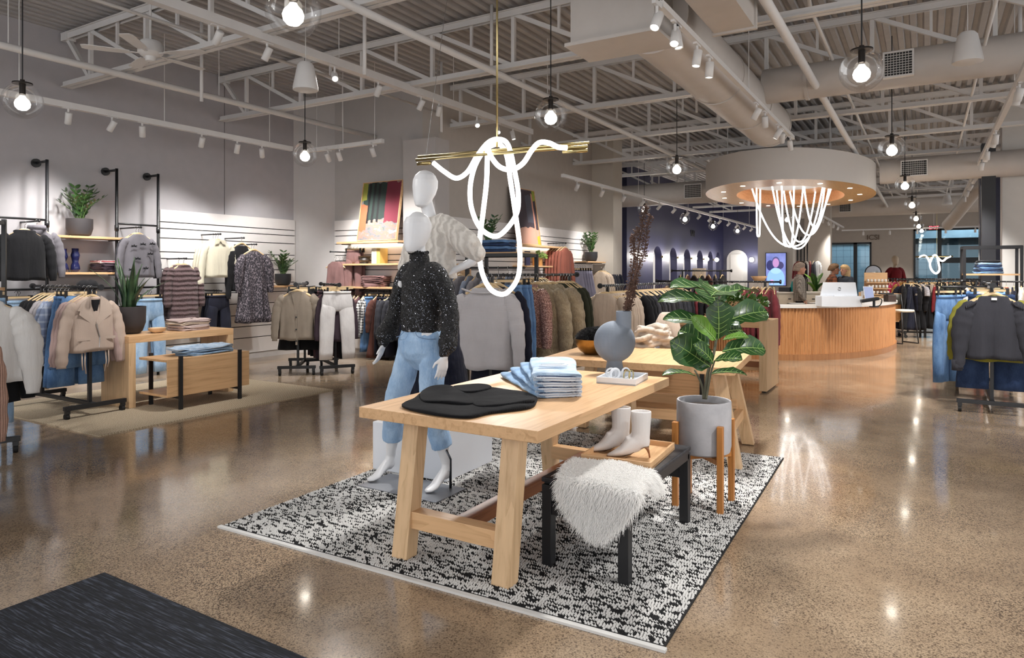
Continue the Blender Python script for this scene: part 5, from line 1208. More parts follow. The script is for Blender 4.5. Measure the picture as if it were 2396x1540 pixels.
# ---- near left rack with pink cardigan and white blouse
rack('black rack at the left photo edge holding the white blouse', (-5.86, 2.25), PI-.3, 1.6, 1.36, .56, .5)
W2 = 'on the rack at the left photo edge'
rail_fill((-5.86, 2.25, 0), PI-.3, 1.36, [(.02,'blouse',mt['white'],'white puff-sleeved blouse at the left edge of the photo',None,(1.15,1.2,1.05)),(.12,'top',plaid,'black and white plaid shirt behind the white blouse',None),(.2,'blazer',black_cloth,'long black jacket just behind the plaid shirt',None,(1.1,1,1.1)),(.3,'blazer',black_cloth,'black jacket deepest on the rack with the white blouse',None),(.4,'pants',denim_light,'light blue jeans behind the black jackets at the left edge',None)], W2)
rack('black rack nearest the front at the left edge holding the ribbed pink cardigan', (-4.46, 1.4), PI-.2, 1.3, 1.36, .56, .42)
pcg = garment('sweater', mt['pinkrib'], (-4.43, 1.42, 1.36), PI/2-.1, 'ribbed dusty pink cardigan cut by the left photo edge, nearest garment', None, 'holding the ribbed pink cardigan', (1.1,1.2,1.12))
garment('sweater', mt['oat'], (-4.58, 1.44, 1.36), PI/2-.1, 'oatmeal sweater just behind the ribbed pink cardigan', None, 'behind the ribbed pink cardigan')
fx = Dp(2, 5.7, 700)
t = thing('shelving_unit', 'black metal shelving upright with wooden shelves at the left photo edge', 'shelving unit', (fx.x-.08, fx.y-.05, 0), .9)
for x in (0, -.9):
    for y in (0, .35):
        q = M(); q.box(x-.016, x+.016, y-.016, y+.016, 0, 1.92); q.build('post', black_steel, t)
for z in (1.9, 1.32, 1.14, .5):
    q = M(); q.box(-.9, .012, -.012, .36, z-.03, z); q.build('shelf', oak_x if z < 1.9 else black_steel, t)

# ---- left wall pipe fixtures
XW = -9.45
for i, (px, fpx, fpy) in enumerate(((110,83,383),(273,243,403),(370,338,415))):
    y = OX(px, 400, XW).y; f = OX(fpx, fpy, -9.74)
    t = thing('pipe_upright', ['black pipe upright left of the plant shelf','black pipe upright right of the plant shelf','black pipe upright right of the dragonfly-print sweater'][i], 'display pipe', (XW, y, 0))
    q = M(); q.tube([(0,0,0),(0,0,2.87)], .019, 12); q.build('pipe', black_steel, t, smooth=True)
    q = M(); q.tube([(0,0,2.85),(-.27,0,2.85)], .017, 12); q.build('wall_arm', black_steel, t, smooth=True)
    q = M(); q.tube([(-.29,0,2.85),(-.262,0,2.85)], .055, 20); q.build('wall_flange', black_steel, t, auto=True)
    q = M(); q.tube([(0,0,2.02),(0,0,2.1)], .026, 12); q.build('coupling', black_steel, t, smooth=True)
yA, yB, yC = OX(110,400,XW).y, OX(273,400,XW).y, OX(370,400,XW).y
def cross(y0, y1, z, lab):
    m = M(); m.tube([(XW, y0, z), (XW, y1, z)], .014, 10); tag(m.build('cross_rail', black_steel, smooth=True), lab, 'rail')
zr = OX(60, 512, XW).z; cross(yA-1.2, yA, zr, 'black cross rail above the dark hoodies'); cross(yB, yC, OX(320,526,XW).z, 'black cross rail above the dragonfly-print sweater')
cross(yA-1.2, yC, OX(200,675,XW).z, 'long low black cross rail running under the wall shelves')
W3 = 'on the left wall fixtures'
def wall_g(px, py, kind, mat, lab, n=2, grp=None, lab2=None, armlab=None, sc=(1,1,1), X=-9.32, step=.06, mats2=None):
    p = OX(px, py, X); 
    if armlab: arm((X-.2, p.y, p.z), armlab, .28)
    o = garment(kind, mat, (X+.02, p.y, p.z), PI/2+R.uniform(-.12,.12), lab, None if n < 2 else None, W3, sc)
    for k in range(1, n): garment(kind, mats2 or mat, (X+.02-step*k, p.y, p.z), PI/2+R.uniform(-.12,.12), lab2, grp, W3, sc)
    return o
z_off = 8
o = wall_g(84, 515, 'sweater', mt['grey'], 'grey cowl-neck hoodie peeking out behind the black sweatshirt', 1, armlab='black arm holding the dark hoodies', sc=(.92,1,.95), X=-9.36); q = M(); q.lathe([(.09,-.13),(.11,-.11),(.1,-.07),(.085,-.08),(.08,-.11)], 20, cap=False); q.build('cowl_collar', mt['grey'], o, smooth=True)
wall_g(56, 518, 'sweater', black_cloth, 'boxy black sweatshirt on the left wall rail', 1, sc=(1.0,1.1,.95), X=-9.2)
o = wall_g(322, 530, 'top', mt['grey'], 'grey sweater with black dragonfly print on the left wall', 2, None, 'black sweater behind the dragonfly-print sweater', 'black arm holding the dragonfly-print sweater', (1.05,1.1,1), mats2=mt['charcoal'])
for dx, dz in ((-.1,-.28),(.02,-.25),(.12,-.38),(-.05,-.45),(.06,-.58),(-.13,-.6),(.15,-.24)):
    for a in (.4,-.3,2.6,3.4,1.5):
        q = M(); q.loft([[(dx+r*math.cos(a)-w*math.sin(a), -.064+.003*k, dz+r*math.sin(a)*.6+w*math.cos(a)) for r, w in ((0,-.003),(.02,-.007),(.045,-.003),(.045,.003),(.02,.007),(0,.003))] for k in (0,-1)]); q.build('dragonfly_print', black_cloth, o)
wall_g(428, 603, 'coat', mt['plum_fur'], 'plum grooved faux-fur coat with collar on the slat wall', 2, None, 'second plum faux-fur coat behind the front fur coat', 'black arm holding the plum fur coats', (.86,1.1,.95), step=.13)
o = wall_g(508, 546, 'jacket', mt['cream'], 'cream corduroy shirt jacket on the slat wall', 3, 'cream jackets on the slat wall', 'cream jacket behind the front corduroy jacket', 'black arm holding the cream jackets', (1.08,1.1,1.02))
for s in (-1,1): on_front(o, [(0,-.1),(s*.08,-.11),(s*.085,-.17),(s*.03,-.16)], mt['cream'], 'collar', .008, -.05)
o = wall_g(510, 678, 'pants', mt['navy'], 'dark navy jeans hung below the cream jackets', 3, 'navy jeans under the cream jackets', 'dark navy jeans behind the front navy pair', 'black arm holding the dark navy jeans', (1,1,.8))
wall_g(563, 555, 'blouse', black_cloth, 'black blouse left of the printed dress', 1, armlab='black arm holding the black blouse', sc=(1,1,1.25))
wall_g(592, 570, 'dress', mt['paisley'], 'dark printed long-sleeve dress on the slat wall', 2, None, 'second printed dress behind the front printed dress', 'black arm holding the printed dresses', (1.08,1.1,1.13), X=-9.25)
wall_g(350, 680, 'pants', denim_light, 'light blue jeans hanging behind the snake plant', 2, None, 'second light blue jeans behind the snake plant', sc=(1,1,1.05), X=-9.3)
wall_g(42, 682, 'pants', denim_light, 'faded jeans hanging low behind the white blouse', 2, None, 'second faded jeans low behind the white blouse', X=-9.3)
for px in (80, 120, 150): wall_g(px, 682, 'blazer', black_cloth if px < 100 else mt['charcoal'], {80:'black jacket on the low wall rail near the left edge',120:'charcoal jacket on the low wall rail under the black sweatshirt',150:'charcoal jacket on the low wall rail under the blue vases'}[px], 1, X=-9.38)
# shelves
def shelf_on(p0, p1, depth, lab, nrm=(1,0,0), th=.03, led=False):
    a, b = Vector(p0), Vector(p1); n = Vector(nrm); t = thing('wall_shelf', lab, 'shelf', (a+b)/2, math.atan2((b-a).y, (b-a).x)); L = (b-a).length; d = depth*(1 if Vector((0,1,0)).dot(Vector((-(b-a).y*n.x*0, 0, 0))) else 1)
    side = 1 if (b-a).cross(n).z > 0 else -1
    y0, y1 = sorted((0, side*depth)); q = M(); q.box(-L/2, L/2, y0, y1, -th, 0); q.build('board', oak_x, t, bevel=.002)
    for x in (-L/2+.06, L/2-.06): k = M(); k.box(x-.008, x+.008, min(0,side*depth*.8), max(0,side*depth*.8), -th-.014, -th); k.build('bracket', black_steel, t)
    if led:
        k = M(); k.box(-L/2+.02, L/2-.02, min(side*.02,side*.05), max(side*.02,side*.05), -th-.01, -th); k.build('light_strip', emit('shelf_strip_glow', (1,.86,.66,1), 1.8), t)
        ld = bpy.data.lights.new('strip_lamp', 'AREA'); ld.shape = 'RECTANGLE'; ld.size = L-.1; ld.size_y = .04; ld.energy = .9; ld.color = (1,.84,.62); lo = bpy.data.objects.new('strip_lamp', ld); C.objects.link(lo); lo.parent = t; lo.location = (0, side*.035, -th-.015)
    return t
s1a, s1b = OX(120, 553, -9.72), OX(292, 556, -9.72); zs = OX(200, 553, XW).z
shelf_on((-9.72, yA, zs), (-9.72, yB+.1, zs), .34, 'upper oak wall shelf carrying the potted plant'); zs2 = OX(200, 637, XW).z
shelf_on((-9.72, yA+.05, zs2), (-9.72, yB+.1, zs2), .34, 'lower oak wall shelf carrying the blue vases')
zz_leaf = leafmat('glossy_dark_leaf', '22391d', '3a5a2b')
def zz(loc, lab, potlab, s=1.0, seed=1, potm=None, ribs=0):
    potm = potm or plain('matt_charcoal_pot', '3a3638', .7)
    q = M(); q.lathe([(0,0),(.085*s,0),(.115*s,.02*s),(.135*s,.09*s),(.135*s,.2*s),(.128*s,.2*s),(.12*s,.17*s),(0,.17*s)], 32, cap=False); tag(q.build('plant_pot', potm, auto=True, loc=loc), potlab, 'pot')
    t = thing('zz_plant', lab, 'plant', (loc[0], loc[1], loc[2]+.17*s)); rg = random.Random(seed)
    st = M(); lf = M()
    for k in range(13):
        a = 2*PI*k/13+rg.uniform(-.2,.2); r = rg.uniform(.08,.26)*s; h = rg.uniform(.2,.44)*s; P = spline([(0.03*math.cos(a),.03*math.sin(a),0),(r*.4*math.cos(a),r*.4*math.sin(a),h*.55),(r*math.cos(a),r*math.sin(a),h)], 6); st.tube(P, [.007*s*(1-.6*i/12) for i in range(13)], 5)
        for i in range(3, 13, 2):
            c = P[i]; dr = (P[min(12,i+1)]-P[i-1]).normalized(); sd = dr.cross(Vector((-math.sin(a),math.cos(a),0))).normalized(); tg = Vector((-math.sin(a),math.cos(a),0))
            for sg in (-1,1):
                d = (tg*sg*.9+dr*.6+Vector((0,0,.15))).normalized(); l = .085*s*rg.uniform(.8,1.15); w = dr.cross(d).cross(d).normalized()*l*.2; up = d.cross(w).normalized()*l*.06
                lf.add([c, c+d*l*.3+w+up, c+d*l*.7+w*.8+up, c+d*l, c+d*l*.7-w*.8+up, c+d*l*.3-w+up, c+d*l*.5], [(0,1,6),(1,2,6),(2,3,6),(3,4,6),(4,5,6),(5,0,6)])
    st.build('stems', plain('green_stem', '4f6a34', .6), t, smooth=True); lf.build('leaves', zz_leaf, t, smooth=True)
p = OX(189, 550, -9.52); zz((-9.55, p.y, zs+.001), 'glossy green potted plant on the upper left wall shelf', 'charcoal pot on the upper left wall shelf', 1.15, 3)
navyv = plain('glossy_navy_glaze', '1d2148', .12, var=.15)
for px, lab, prof in ((145,'wider dark blue gourd vase on the lower wall shelf',[(0,0),(.07,0),(.085,.04),(.07,.1),(.05,.125),(.06,.16),(.075,.2),(.06,.26),(.065,.3),(.055,.3)]),(178,'slimmer dark blue gourd vase on the lower wall shelf',[(0,0),(.045,0),(.055,.04),(.05,.09),(.035,.13),(.045,.18),(.055,.22),(.04,.27),(.042,.31),(.035,.31)])):
    p = OX(px, 630, -9.5); q = M(); q.lathe(prof, 28, cap=False); tag(q.build('vase', navyv, smooth=True, loc=(-9.52, p.y, zs2+.001)), lab, 'vase', 'dark blue vases on the wall shelf')
p = OX(248, 630, -9.5)
for k in range(4):
    m = pad(.3, .26, .034, seed=k); garment_on('folded_shirt', ['striped red and white folded top crowning the shelf stack','dark folded top second in the stack by the blue vases','dark folded top third in the stack by the blue vases','dark folded top at the bottom of the stack by the blue vases'][k], 'folded clothes', m, checks('red_white_stripe', (.75,.72,.7,1), (.35,.05,.06,1), 26) if k == 0 else mt['dkpurple'], (-9.54, p.y, zs2+.001+.039*(3-k)), .1*k, 'folded tops on the lower wall shelf')
for px, lab in ((192,'black cap left of two on the low wall rail'),(208,'black cap right of two on the low wall rail')):
    p = OX(px, 668, -9.45); t = thing('cap', lab, 'hat', (-9.4, p.y, p.z)); q = M(); q.ball((0,0,0), (.09,.09,.075), 16, 10); q.build('crown', black_cloth, t, smooth=True); q = M(); q.loft([ell((.09,0,-.03), .08,.07,16), ell((.09,0,-.024), .08,.07,16)]); q.build('visor', black_cloth, t)
# small shelf with plant near the corner
p = OX(662, 668, -9.45); shelf_on((-9.72, p.y-.32, p.z), (-9.72, p.y+.35, p.z), .36, 'small oak shelf near the corner holding a potted plant')
zz((-9.45, p.y, p.z+.001), 'glossy green potted plant on the corner shelf of the slat wall', 'black pot on the corner shelf of the slat wall', 1.0, 7, plain('matt_black_pot', '232326', .6))

# ---- cardigan rack and white trouser rack
pb = (-7.58, 6.66); rack('black rolling rack with the taupe cardigan at its front', pb, math.radians(130), .95, 1.30, .52)
cd = garment('sweater', mt['cardigan'], (pb[0]-.02, pb[1]+.03, 1.30), math.radians(40), 'taupe buttoned V-neck cardigan at the front of its rack', None, 'holding the taupe cardigan', (1.0,1.0,1.08))
on_front(cd, [(-.07,-.11),(.07,-.11),(.012,-.4),(-.012,-.4)], black_cloth if 0 else mt['cardigan'], 'neckline', .003, -.06)
on_front(cd, [(-.012,-.4),(.012,-.4),(.014,-.8),(-.012,-.8)], mt['cardigan'], 'placket', .006, -.07)
for z in (-.44, -.6, -.75):
    q = M(); q.cyl((0,0,0), .011, .006, 12); q.xf(Matrix.Translation((0,-.078,z)) @ Matrix.Rotation(PI/2,4,'X')); q.build('button', black_steel, cd)
W5 = 'on the taupe cardigan rack'
rail_fill((pb[0], pb[1], 0), math.radians(130), 1.30, [(.12,'sweater',mt['cardigan'],'second taupe cardigan behind the front cardigan',None)]+run(.2,.86,9,['top','blazer'],[mt['dkpurple'],mt['mauve_d']],'dark plum top hanging behind the taupe cardigans','plum tops behind the cardigan')+run(.24,.8,5,['skirt'],[black_cloth],'black skirt showing below the taupe cardigan','black skirts behind the cardigan',(1,1,1.15)), W5)
pcx = (-7.14, 7.02); rack('black rolling rack with off-white trousers at its front', pcx, math.radians(150), .95, 1.29, .5)
wt = garment('pants', mt['whitejean'], (pcx[0]-.02, pcx[1]+.01, 1.29), math.radians(60), 'off-white straight trousers clipped at the front of a rack', None, 'holding the off-white trousers', (1.12,1,.98))
q = M(); q.box(-.2,.2,-.01,.01,-.075,-.035); q.build('clip_bar', hang_wood, wt)
rail_fill((pcx[0], pcx[1], 0), math.radians(150), 1.29, run(.1,.88,10,['blazer','pants'],[mt['dkpurple'],black_cloth,mt['mauve_d']],'dark garment hanging behind the off-white trousers','dark garments behind the trousers'), 'on the off-white trousers rack')

# ---- low bench and box on the left
t = thing('waterfall_bench', 'low oak waterfall bench standing on the jute rug', 'bench', (-7.47, 4.08, 0))
for y in (0, 1.2):
    q = M(); q.box(-.27,.27, y, y+.075, .012, .7); q.build('side_panel', oak_z, t, bevel=.003)
q = M(); q.box(-.27,.27, 0, 1.275, .7, .775); q.build('top', oak, t, bevel=.003)
nest((-6.97, 4.70, .0125), PI/2, 'low oak box on black posts tucked under the waterfall bench', 1.0, .5, .14, .53)
for k in range(4):
    m = pad(.42-.01*k, .34, .028, seed=20+k, rough=.006); garment_on('folded_shirt', ['top pale pink folded sweater on the waterfall bench','second pale pink folded sweater on the waterfall bench','third pale pink folded sweater on the waterfall bench','lowest pale pink folded sweater on the waterfall bench'][k], 'folded clothes', m, mt['oat'] if k == 1 else cloth('blush_knit', 'b9a6a2', .08), (-7.45, 4.93, .776+.033*(3-k)), 1.57+.06*k, 'folded pink sweaters on the waterfall bench')
q = M(); q.lathe([(0,0),(.05,0),(.085,.025),(.095,.055),(.088,.055),(.075,.028),(0,.012)], 28, cap=False); tag(q.build('bowl', plain('pale_wood_bowl', 'd3b795', .5), auto=True, loc=(-7.38, 4.5, .776)), 'small pale wooden bowl beside the folded pink sweaters', 'bowl')
for k in range(3):
    m = pad(.7-.03*k, .3, .026, seed=30+k, rough=.008); garment_on('folded_jeans', ['top folded jeans on the low oak box','second folded jeans on the low oak box','bottom folded jeans on the low oak box'][k], 'jeans', m, [denim_pale, denim_light, denim_light][k], (-6.96, 4.75+.03*k, .544+.031*(2-k)), 1.57+.05*k, 'folded jeans on the low oak box')
sp = G(292, 772, .776); sp = Vector((-7.55, 4.28, .776))
q = M(); q.lathe([(0,0),(.1,0),(.135,.03),(.165,.12),(.17,.3),(.16,.3),(.15,.26),(0,.26)], 36, cap=False); tag(q.build('plant_pot', plain('matt_brown_pot', '352f30', .7), auto=True, loc=sp), 'dark brown pot of the snake plant on the waterfall bench', 'pot')
t = thing('snake_plant', 'upright spiky snake plant in the dark pot on the bench', 'plant', (sp.x, sp.y, sp.z+.26)); rg = random.Random(12)
for k in range(17):
    a = 2*PI*k/17+rg.uniform(-.2,.2); r0 = rg.uniform(.02,.09); tilt = rg.uniform(.02,.16) if k % 4 else rg.uniform(.2,.42); h = rg.uniform(.34,.6); w = rg.uniform(.03,.042); d = Vector((math.cos(a), math.sin(a), 0)); sd = Vector((-math.sin(a), math.cos(a), 0))
    m = M(); R_ = []
    for i in range(9):
        f = i/8; c = d*(r0+tilt*f*f)+Vector((0,0,h*f*(1-.15*tilt))); ww = w*math.sin(PI*(.28+.72*f))**.7*(1-f**6)+.001; R_.append([c-sd*ww, c-d*.006, c+sd*ww, c+d*.003])
    m.loft(R_); m.build('leaf', leafmat('snake_plant_leaf', '1f3420', '47613f') if 'snake_plant_leaf' not in bpy.data.materials else bpy.data.materials['snake_plant_leaf'], t, smooth=True)

# ---- painting wall
def painting(lab, p00, p10, p11, mat, frame=.025):
    """canvas leaning on a shelf: bottom left, bottom right, top right"""
    a, b, c = map(Vector, (p00, p10, p11)); ux = (b-a).normalized(); uy = (c-b).normalized(); n = ux.cross(uy).normalized(); w, h = (b-a).length, (c-b).length
    t = thing('painting', lab, 'painting', a); rot = Matrix((ux, uy, n)).transposed(); t.rotation_euler = rot.to_euler()
    q = M(); q.box(.008, w-.008, .008, h-.008, 0, .03); q.build('canvas', mat, t)
    for bx in ((0,w,0,.01),(0,w,h-.01,h),(0,.01,.01,h-.01),(w-.01,w,.01,h-.01)):
        f = M(); f.box(*bx, -.005, .045); f.build('frame', brass if 0 else oak_x, t)
    return t
def abstract(name, blocks, w, h, brush):
    """loose abstract of painted fields: blocks of (x0, x1, y0, y1, colour) over a mixed ground"""
    t = NT(name); v = t.co(); n = t.noise(t.co((3,5,1)), 1.6, 5, .65); col = t.ramp(n, brush); sp_ = t.new('ShaderNodeSeparateXYZ')
    wob = t.noise(v, 7, 4); add = t.new('ShaderNodeVectorMath', operation='ADD'); t.l(v, add.inputs[0]); cmb = t.new('ShaderNodeCombineXYZ'); t.l(t.math('MULTIPLY', t.math('SUBTRACT', wob, .5), .04), cmb.inputs[0]); t.l(t.math('MULTIPLY', t.math('SUBTRACT', wob, .5), .16), cmb.inputs[1]); t.l(cmb.outputs[0], add.inputs[1]); t.l(add.outputs[0], sp_.inputs[0])
    for x0, x1, y0, y1, c in blocks:
        mx = t.math('MULTIPLY', t.math('GREATER_THAN', sp_.outputs[0], x0*w), t.math('LESS_THAN', sp_.outputs[0], x1*w)); my = t.math('MULTIPLY', t.math('GREATER_THAN', sp_.outputs[1], y0*h), t.math('LESS_THAN', sp_.outputs[1], y1*h)); col = t.mix(t.math('MULTIPLY', mx, my), col, c)
    t.set(Base_Color=col, Roughness=.6); t.bump(t.noise(v, 40, 4), .2, .004); return t.mat
yw = 8.72; a, b, c = OY(838, 566, yw), OY(930, 562, yw), OY(945, 402, yw+.18); zsh = (a.z+b.z)/2; a.z = b.z = zsh
shelf_on((OY(820,572,8.98).x, 8.98, zsh), (-7.42, 8.98, zsh), .34, 'lit oak shelf under the tall abstract painting', (0,-1,0), .035, True)
a = Vector((a.x, yw, zsh+.003)); b = Vector((b.x, yw, zsh+.003)); h_ = 1.02
painting('tall abstract painting with crimson field, black bars and rocky greys', a, b, (b.x, yw+.17, zsh+h_), abstract('abstract_crimson', [(.05,.3,.35,1,'24352f'),(.3,.55,.35,1,'1c2a26'),(.55,.95,.3,1,'6b1f30'),(.15,.2,.3,1,'0e0e10'),(.26,.31,.3,1,'0e0e10'),(.37,.42,.3,1,'0e0e10'),(0,.16,.18,.62,'a35a3c'),(0,.12,.7,1,'8a8a3a'),(.7,.9,.12,.16,'d8d6d0')], 1.0, 1.02, [(.3,'4c5530'),(.42,'6a6c72'),(.52,'8f6c5c'),(.62,'7f7f86'),(.72,'45552f')]))
z2, z3 = OY(870, 617, 8.8).z, OY(870, 671, 8.8).z; xl = OY(822, 617, 8.98).x
shelf_on((xl, 8.98, z2), (-7.42, 8.98, z2), .32, 'oak shelf with the dark bowl and books', (0,-1,0)); shelf_on((xl, 8.98, z3), (-7.42, 8.98, z3), .34, 'oak shelf with the folded mauve sweaters', (0,-1,0))
p = OY(853, 614, 8.8); q = M(); q.lathe([(0,0),(.07,0),(.065,.02),(.1,.06),(.085,.1),(.115,.13),(.105,.13),(.075,.1),(0,.05)], 28, cap=False); tag(q.build('bowl', plain('dark_bronze_bowl', '2a2421', .4), auto=True, loc=(p.x, 8.8, z2+.001)), 'dark waisted bowl on the middle shelf of the painting wall', 'bowl')
p = OY(875, 614, 8.8)
for k in range(5):
    q = M(); q.box(0, .035, 0, .2, 0, .26); bk_ = q.build('book', plain('cream_book_cloth', 'd6c9b4', .6) if k < 3 else plain('gold_book_cloth', 'c9ab62', .5), loc=(p.x+.038*k, 8.74, z2+.001)); tag(bk_, 'cream or gold spined book upright beside the dark bowl', 'book', 'books on the painting wall shelf')
    f = M(); f.box(.003, .032, .004, .197, .004, .2605); f.build('pages', plain('book_pages', 'e6dfd2', .8), bk_)
p = OY(878, 668, 8.78)
for k in range(6):
    m = pad(.5-.015*k, .3, .026, seed=40+k, rough=.006); garment_on('folded_sweater', 'mauve folded sweater in the stack below the books, %s' % ['topmost','second from top','third from top','third from bottom','second from bottom','lowest'][k], 'folded clothes', m, mt['mauve'], (p.x, 8.8, z3+.001+.031*(5-k)), .04*k, 'folded mauve sweaters')
zr4 = OY(870, 681, 8.78).z; m = M(); m.tube([(xl-.1, 8.75, zr4), (-7.0, 8.75, zr4)], .014, 10); tag(m.build('cross_rail', black_steel, smooth=True), 'black rail under the shelf of mauve sweaters', 'rail')
W6 = 'on the rail below the mauve sweaters'; x0 = OY(832, 681, 8.75).x
rail_fill((x0, 8.75, 0), 0.0, zr4+.014, run(.0,.1,2,['blazer'],[mt['mauve_d']],'plum jacket left of the checked shirt','plum jackets on the painting wall')+[(.22,'blazer',gingham,'black and white checked shirt on the painting wall rail',None),(.3,'top',gingham,'second black and white checked shirt behind the first',None),(.42,'wide_pants',denim_mid,'blue jeans beside the checked shirts',None),(.52,'dress',mt['brown'],'brown dress between the jeans and charcoal tops',None)]+run(.62,1.2,9,['blazer'],[mt['charcoal']],'charcoal top on the right half of the painting wall rail','charcoal tops on the painting wall rail')+run(.66,1.2,5,['pants'],[mt['navy']],'dark trousers below the charcoal tops','dark trousers on the painting wall rail'), W6, .5)
p = OY(795, 588, 8.7); arm((p.x, 8.98, p.z), 'black arm holding the pleated mauve trousers', .5, (0,-1,0))
for k in range(4): garment('tank', mt['mauve'], (p.x-.02+.03*k, 8.62+.06*k, p.z-.1), .25, ['front sleeveless mauve blouse left of the painting','sleeveless mauve blouse second in line left of the painting','sleeveless mauve blouse third in line left of the painting','rearmost sleeveless mauve blouse left of the painting'][k], 'mauve blouses by the painting', 'on the mauve blouse arm', (.85,1,.75))
for k in range(2): garment('pants', mt['mauve'], (p.x+.28, 8.75+.08*k, p.z+.1), .2, ['pleated mauve trousers right of the mauve blouses','second pleated mauve trousers behind the first'][k], None, 'on the mauve trousers arm', (.75,1,.8))

# ---- side wall
XS = -6.85
a, b = OX(1212, 575, -6.6), OX(1265, 572, -6.6); zsh = (a.z+b.z)/2
painting('abstract painting with dark upper field and peach base on the side wall', (-6.62, a.y, zsh+.002), (-6.62, b.y, zsh+.002), (-6.79, b.y, zsh+1.1), abstract('abstract_dusk', [(0,1,0,.3,'b98e7c'),(0,1,.3,1,'3a3038'),(.55,.9,.4,.9,'4a4a55'),(.82,.88,.1,.95,'c98a74'),(.88,1,0,.16,'a8a02e'),(.88,1,.82,1,'8f9a3a'),(.05,.3,.6,.95,'6a3f42')], b.y-a.y, 1.1, [(.3,'4a3a40'),(.6,'6a5a60')]))
shelf_on((-6.83, OX(1130,580,-6.83).y, zsh), (-6.83, OX(1290,580,-6.83).y, zsh), .34, 'lit oak shelf under the dusky painting on the side wall', (1,0,0), .035, True)
p = OX(1302, 568, -6.6); arm((-6.83, p.y, p.z), 'black arm holding the rust jackets', .45)
for k in range(5): garment('jacket', mt['rust'], (-6.4-.07*k, p.y, p.z), PI/2-.2, 'rust quilted jacket on the side wall arm' if k else 'front rust quilted jacket on the side wall arm', 'rust jackets behind the front one' if k else None, 'on the rust jacket arm', (.85,1,1.05))
p = OX(1385, 612, -6.6); shelf_on((-6.83, p.y-.5, p.z), (-6.83, p.y+.5, p.z), .36, 'oak shelf carrying a potted plant at the end of the side wall')
zz((-6.62, p.y, p.z+.001), 'glossy potted plant at the far end of the side wall', 'charcoal pot at the far end of the side wall', 1.1, 15, plain('matt_black_pot', '232326', .6))
p = OX(1410, 625, -6.6)
rail_fill((-6.5, p.y-.35, 0), PI/2, p.z, run(0,.2,3,['top'],[mt['oat']],'cream top under the end shelf of the side wall','cream tops under the end shelf')+run(.3,.75,5,['blazer'],[mt['charcoal'],mt['navy']],'dark top under the end shelf of the side wall','dark tops under the end shelf'), 'under the side wall end shelf')
p = OX(1345, 622, -6.6); rail_fill((-6.5, p.y-.2, 0), PI/2, p.z, run(0,.5,5,['skirt'],[mt['lilac']],'lilac grey skirt right of the rust jackets','lilac skirts on the side wall'), 'right of the rust jackets')
for px, kk in ((1240, 'top'), (1262, 'top')): pass
p = OX(1263, 622, -6.6); shelf_on((-6.83, p.y-.7, p.z), (-6.83, p.y+.35, p.z), .34, 'lower oak shelf under the dusky painting'); q = M(); q.lathe([(0,0),(.1,0),(.11,.16),(.1,.16),(.09,.02),(0,.02)], 24, cap=False); tag(q.build('plant_pot', plain('amber_wood_pot', 'b98448', .5), auto=True, loc=(-6.65, p.y, p.z+.001)), 'round amber pot under the dusky painting', 'pot')
t = thing('trailing_plant', 'feathery light green plant in the amber pot', 'plant', (-6.65, p.y, p.z+.14)); bushy(t, 160, .16, .16, .16, .06, leafmat('light_small_leaf', '5f7a3a', '93ab5e'), 8)
p = OX(1236, 605, -6.6); q = M(); q.box(-.02,.02,-.08,.08,0,.28); tag(q.build('box', plain('navy_card', '262545', .5), loc=(-6.62, p.y, OX(1263,622,-6.6).z+.001)), 'upright dark blue box left of the amber pot', 'box')
rail_fill((-6.45, OX(1225,660,-6.45).y, 0), PI/2, OX(1240,640,-6.45).z, run(0,.8,8,['blazer'],[mt['charcoal'],black_cloth],'dark top on the side wall below the amber pot','dark tops below the amber pot'), 'below the amber pot')

# ---- tall display frame behind the grey sweater rack
pf = Dp(1175, 8.4, 640)
t = thing('display_rack', 'black metal display frame with denim shelf behind the grey sweater rack', 'display stand', (pf.x, pf.y, 0), .1)
for x in (-.35,.35):
    for y in (-.25,.25):
        q = M(); q.box(x-.02, x+.02, y-.02, y+.02, 0, 1.68); q.build('post', black_steel, t)
for z in (1.66, 1.16):
    for a in ((-.35,.35,-.265,-.235),(-.35,.35,.235,.265),(-.365,-.335,-.25,.25),(.335,.365,-.25,.25)): q = M(); q.box(*a, z-.02, z+.02); q.build('frame_bar', black_steel, t)
q = M(); q.box(-.35,.35,-.25,.25,1.67,1.695); q.build('shelf', oak_x, t)
q = M(); q.box(-.35,.35,-.25,.25,1.16,1.185); q.build('shelf', oak_x, t)
for k in range(4):
    m = pad(.4, .3, .034, seed=60+k); garment_on('folded_jeans', 'dark blue folded jeans on the black display frame, %s' % ['topmost','second','third','lowest'][k], 'jeans', m, denim_dark if k % 2 else denim_mid, (pf.x-.05, pf.y, 1.697+.039*(3-k)), .1, 'folded jeans on the display frame')
zz((pf.x-.28, pf.y+.12, 1.697), 'fern-like plant in a small pot on the black display frame', 'small pot on the black display frame', .8, 22)
rail_fill((pf.x-.55, pf.y-.5, 0), 0.15, 1.52, run(0,1.0,9,['top'],[mt['greylt'],mt['blue']],'pale grey-blue shirt hanging before the display frame','grey-blue shirts before the display frame'), 'before the black display frame')
m = M(); m.tube([(pf.x-.62, pf.y-.51, 1.506), (pf.x+.52, pf.y-.34, 1.506)], .013, 10); tag(m.build('cross_rail', black_steel, smooth=True), 'black rail carrying grey-blue shirts before the display frame', 'rail')
crate(Dp(1078, 8.6, 658)-Vector((0,0,0)), .2, 'orange-toned oak crate left of the black display frame', .2, .2, .22)

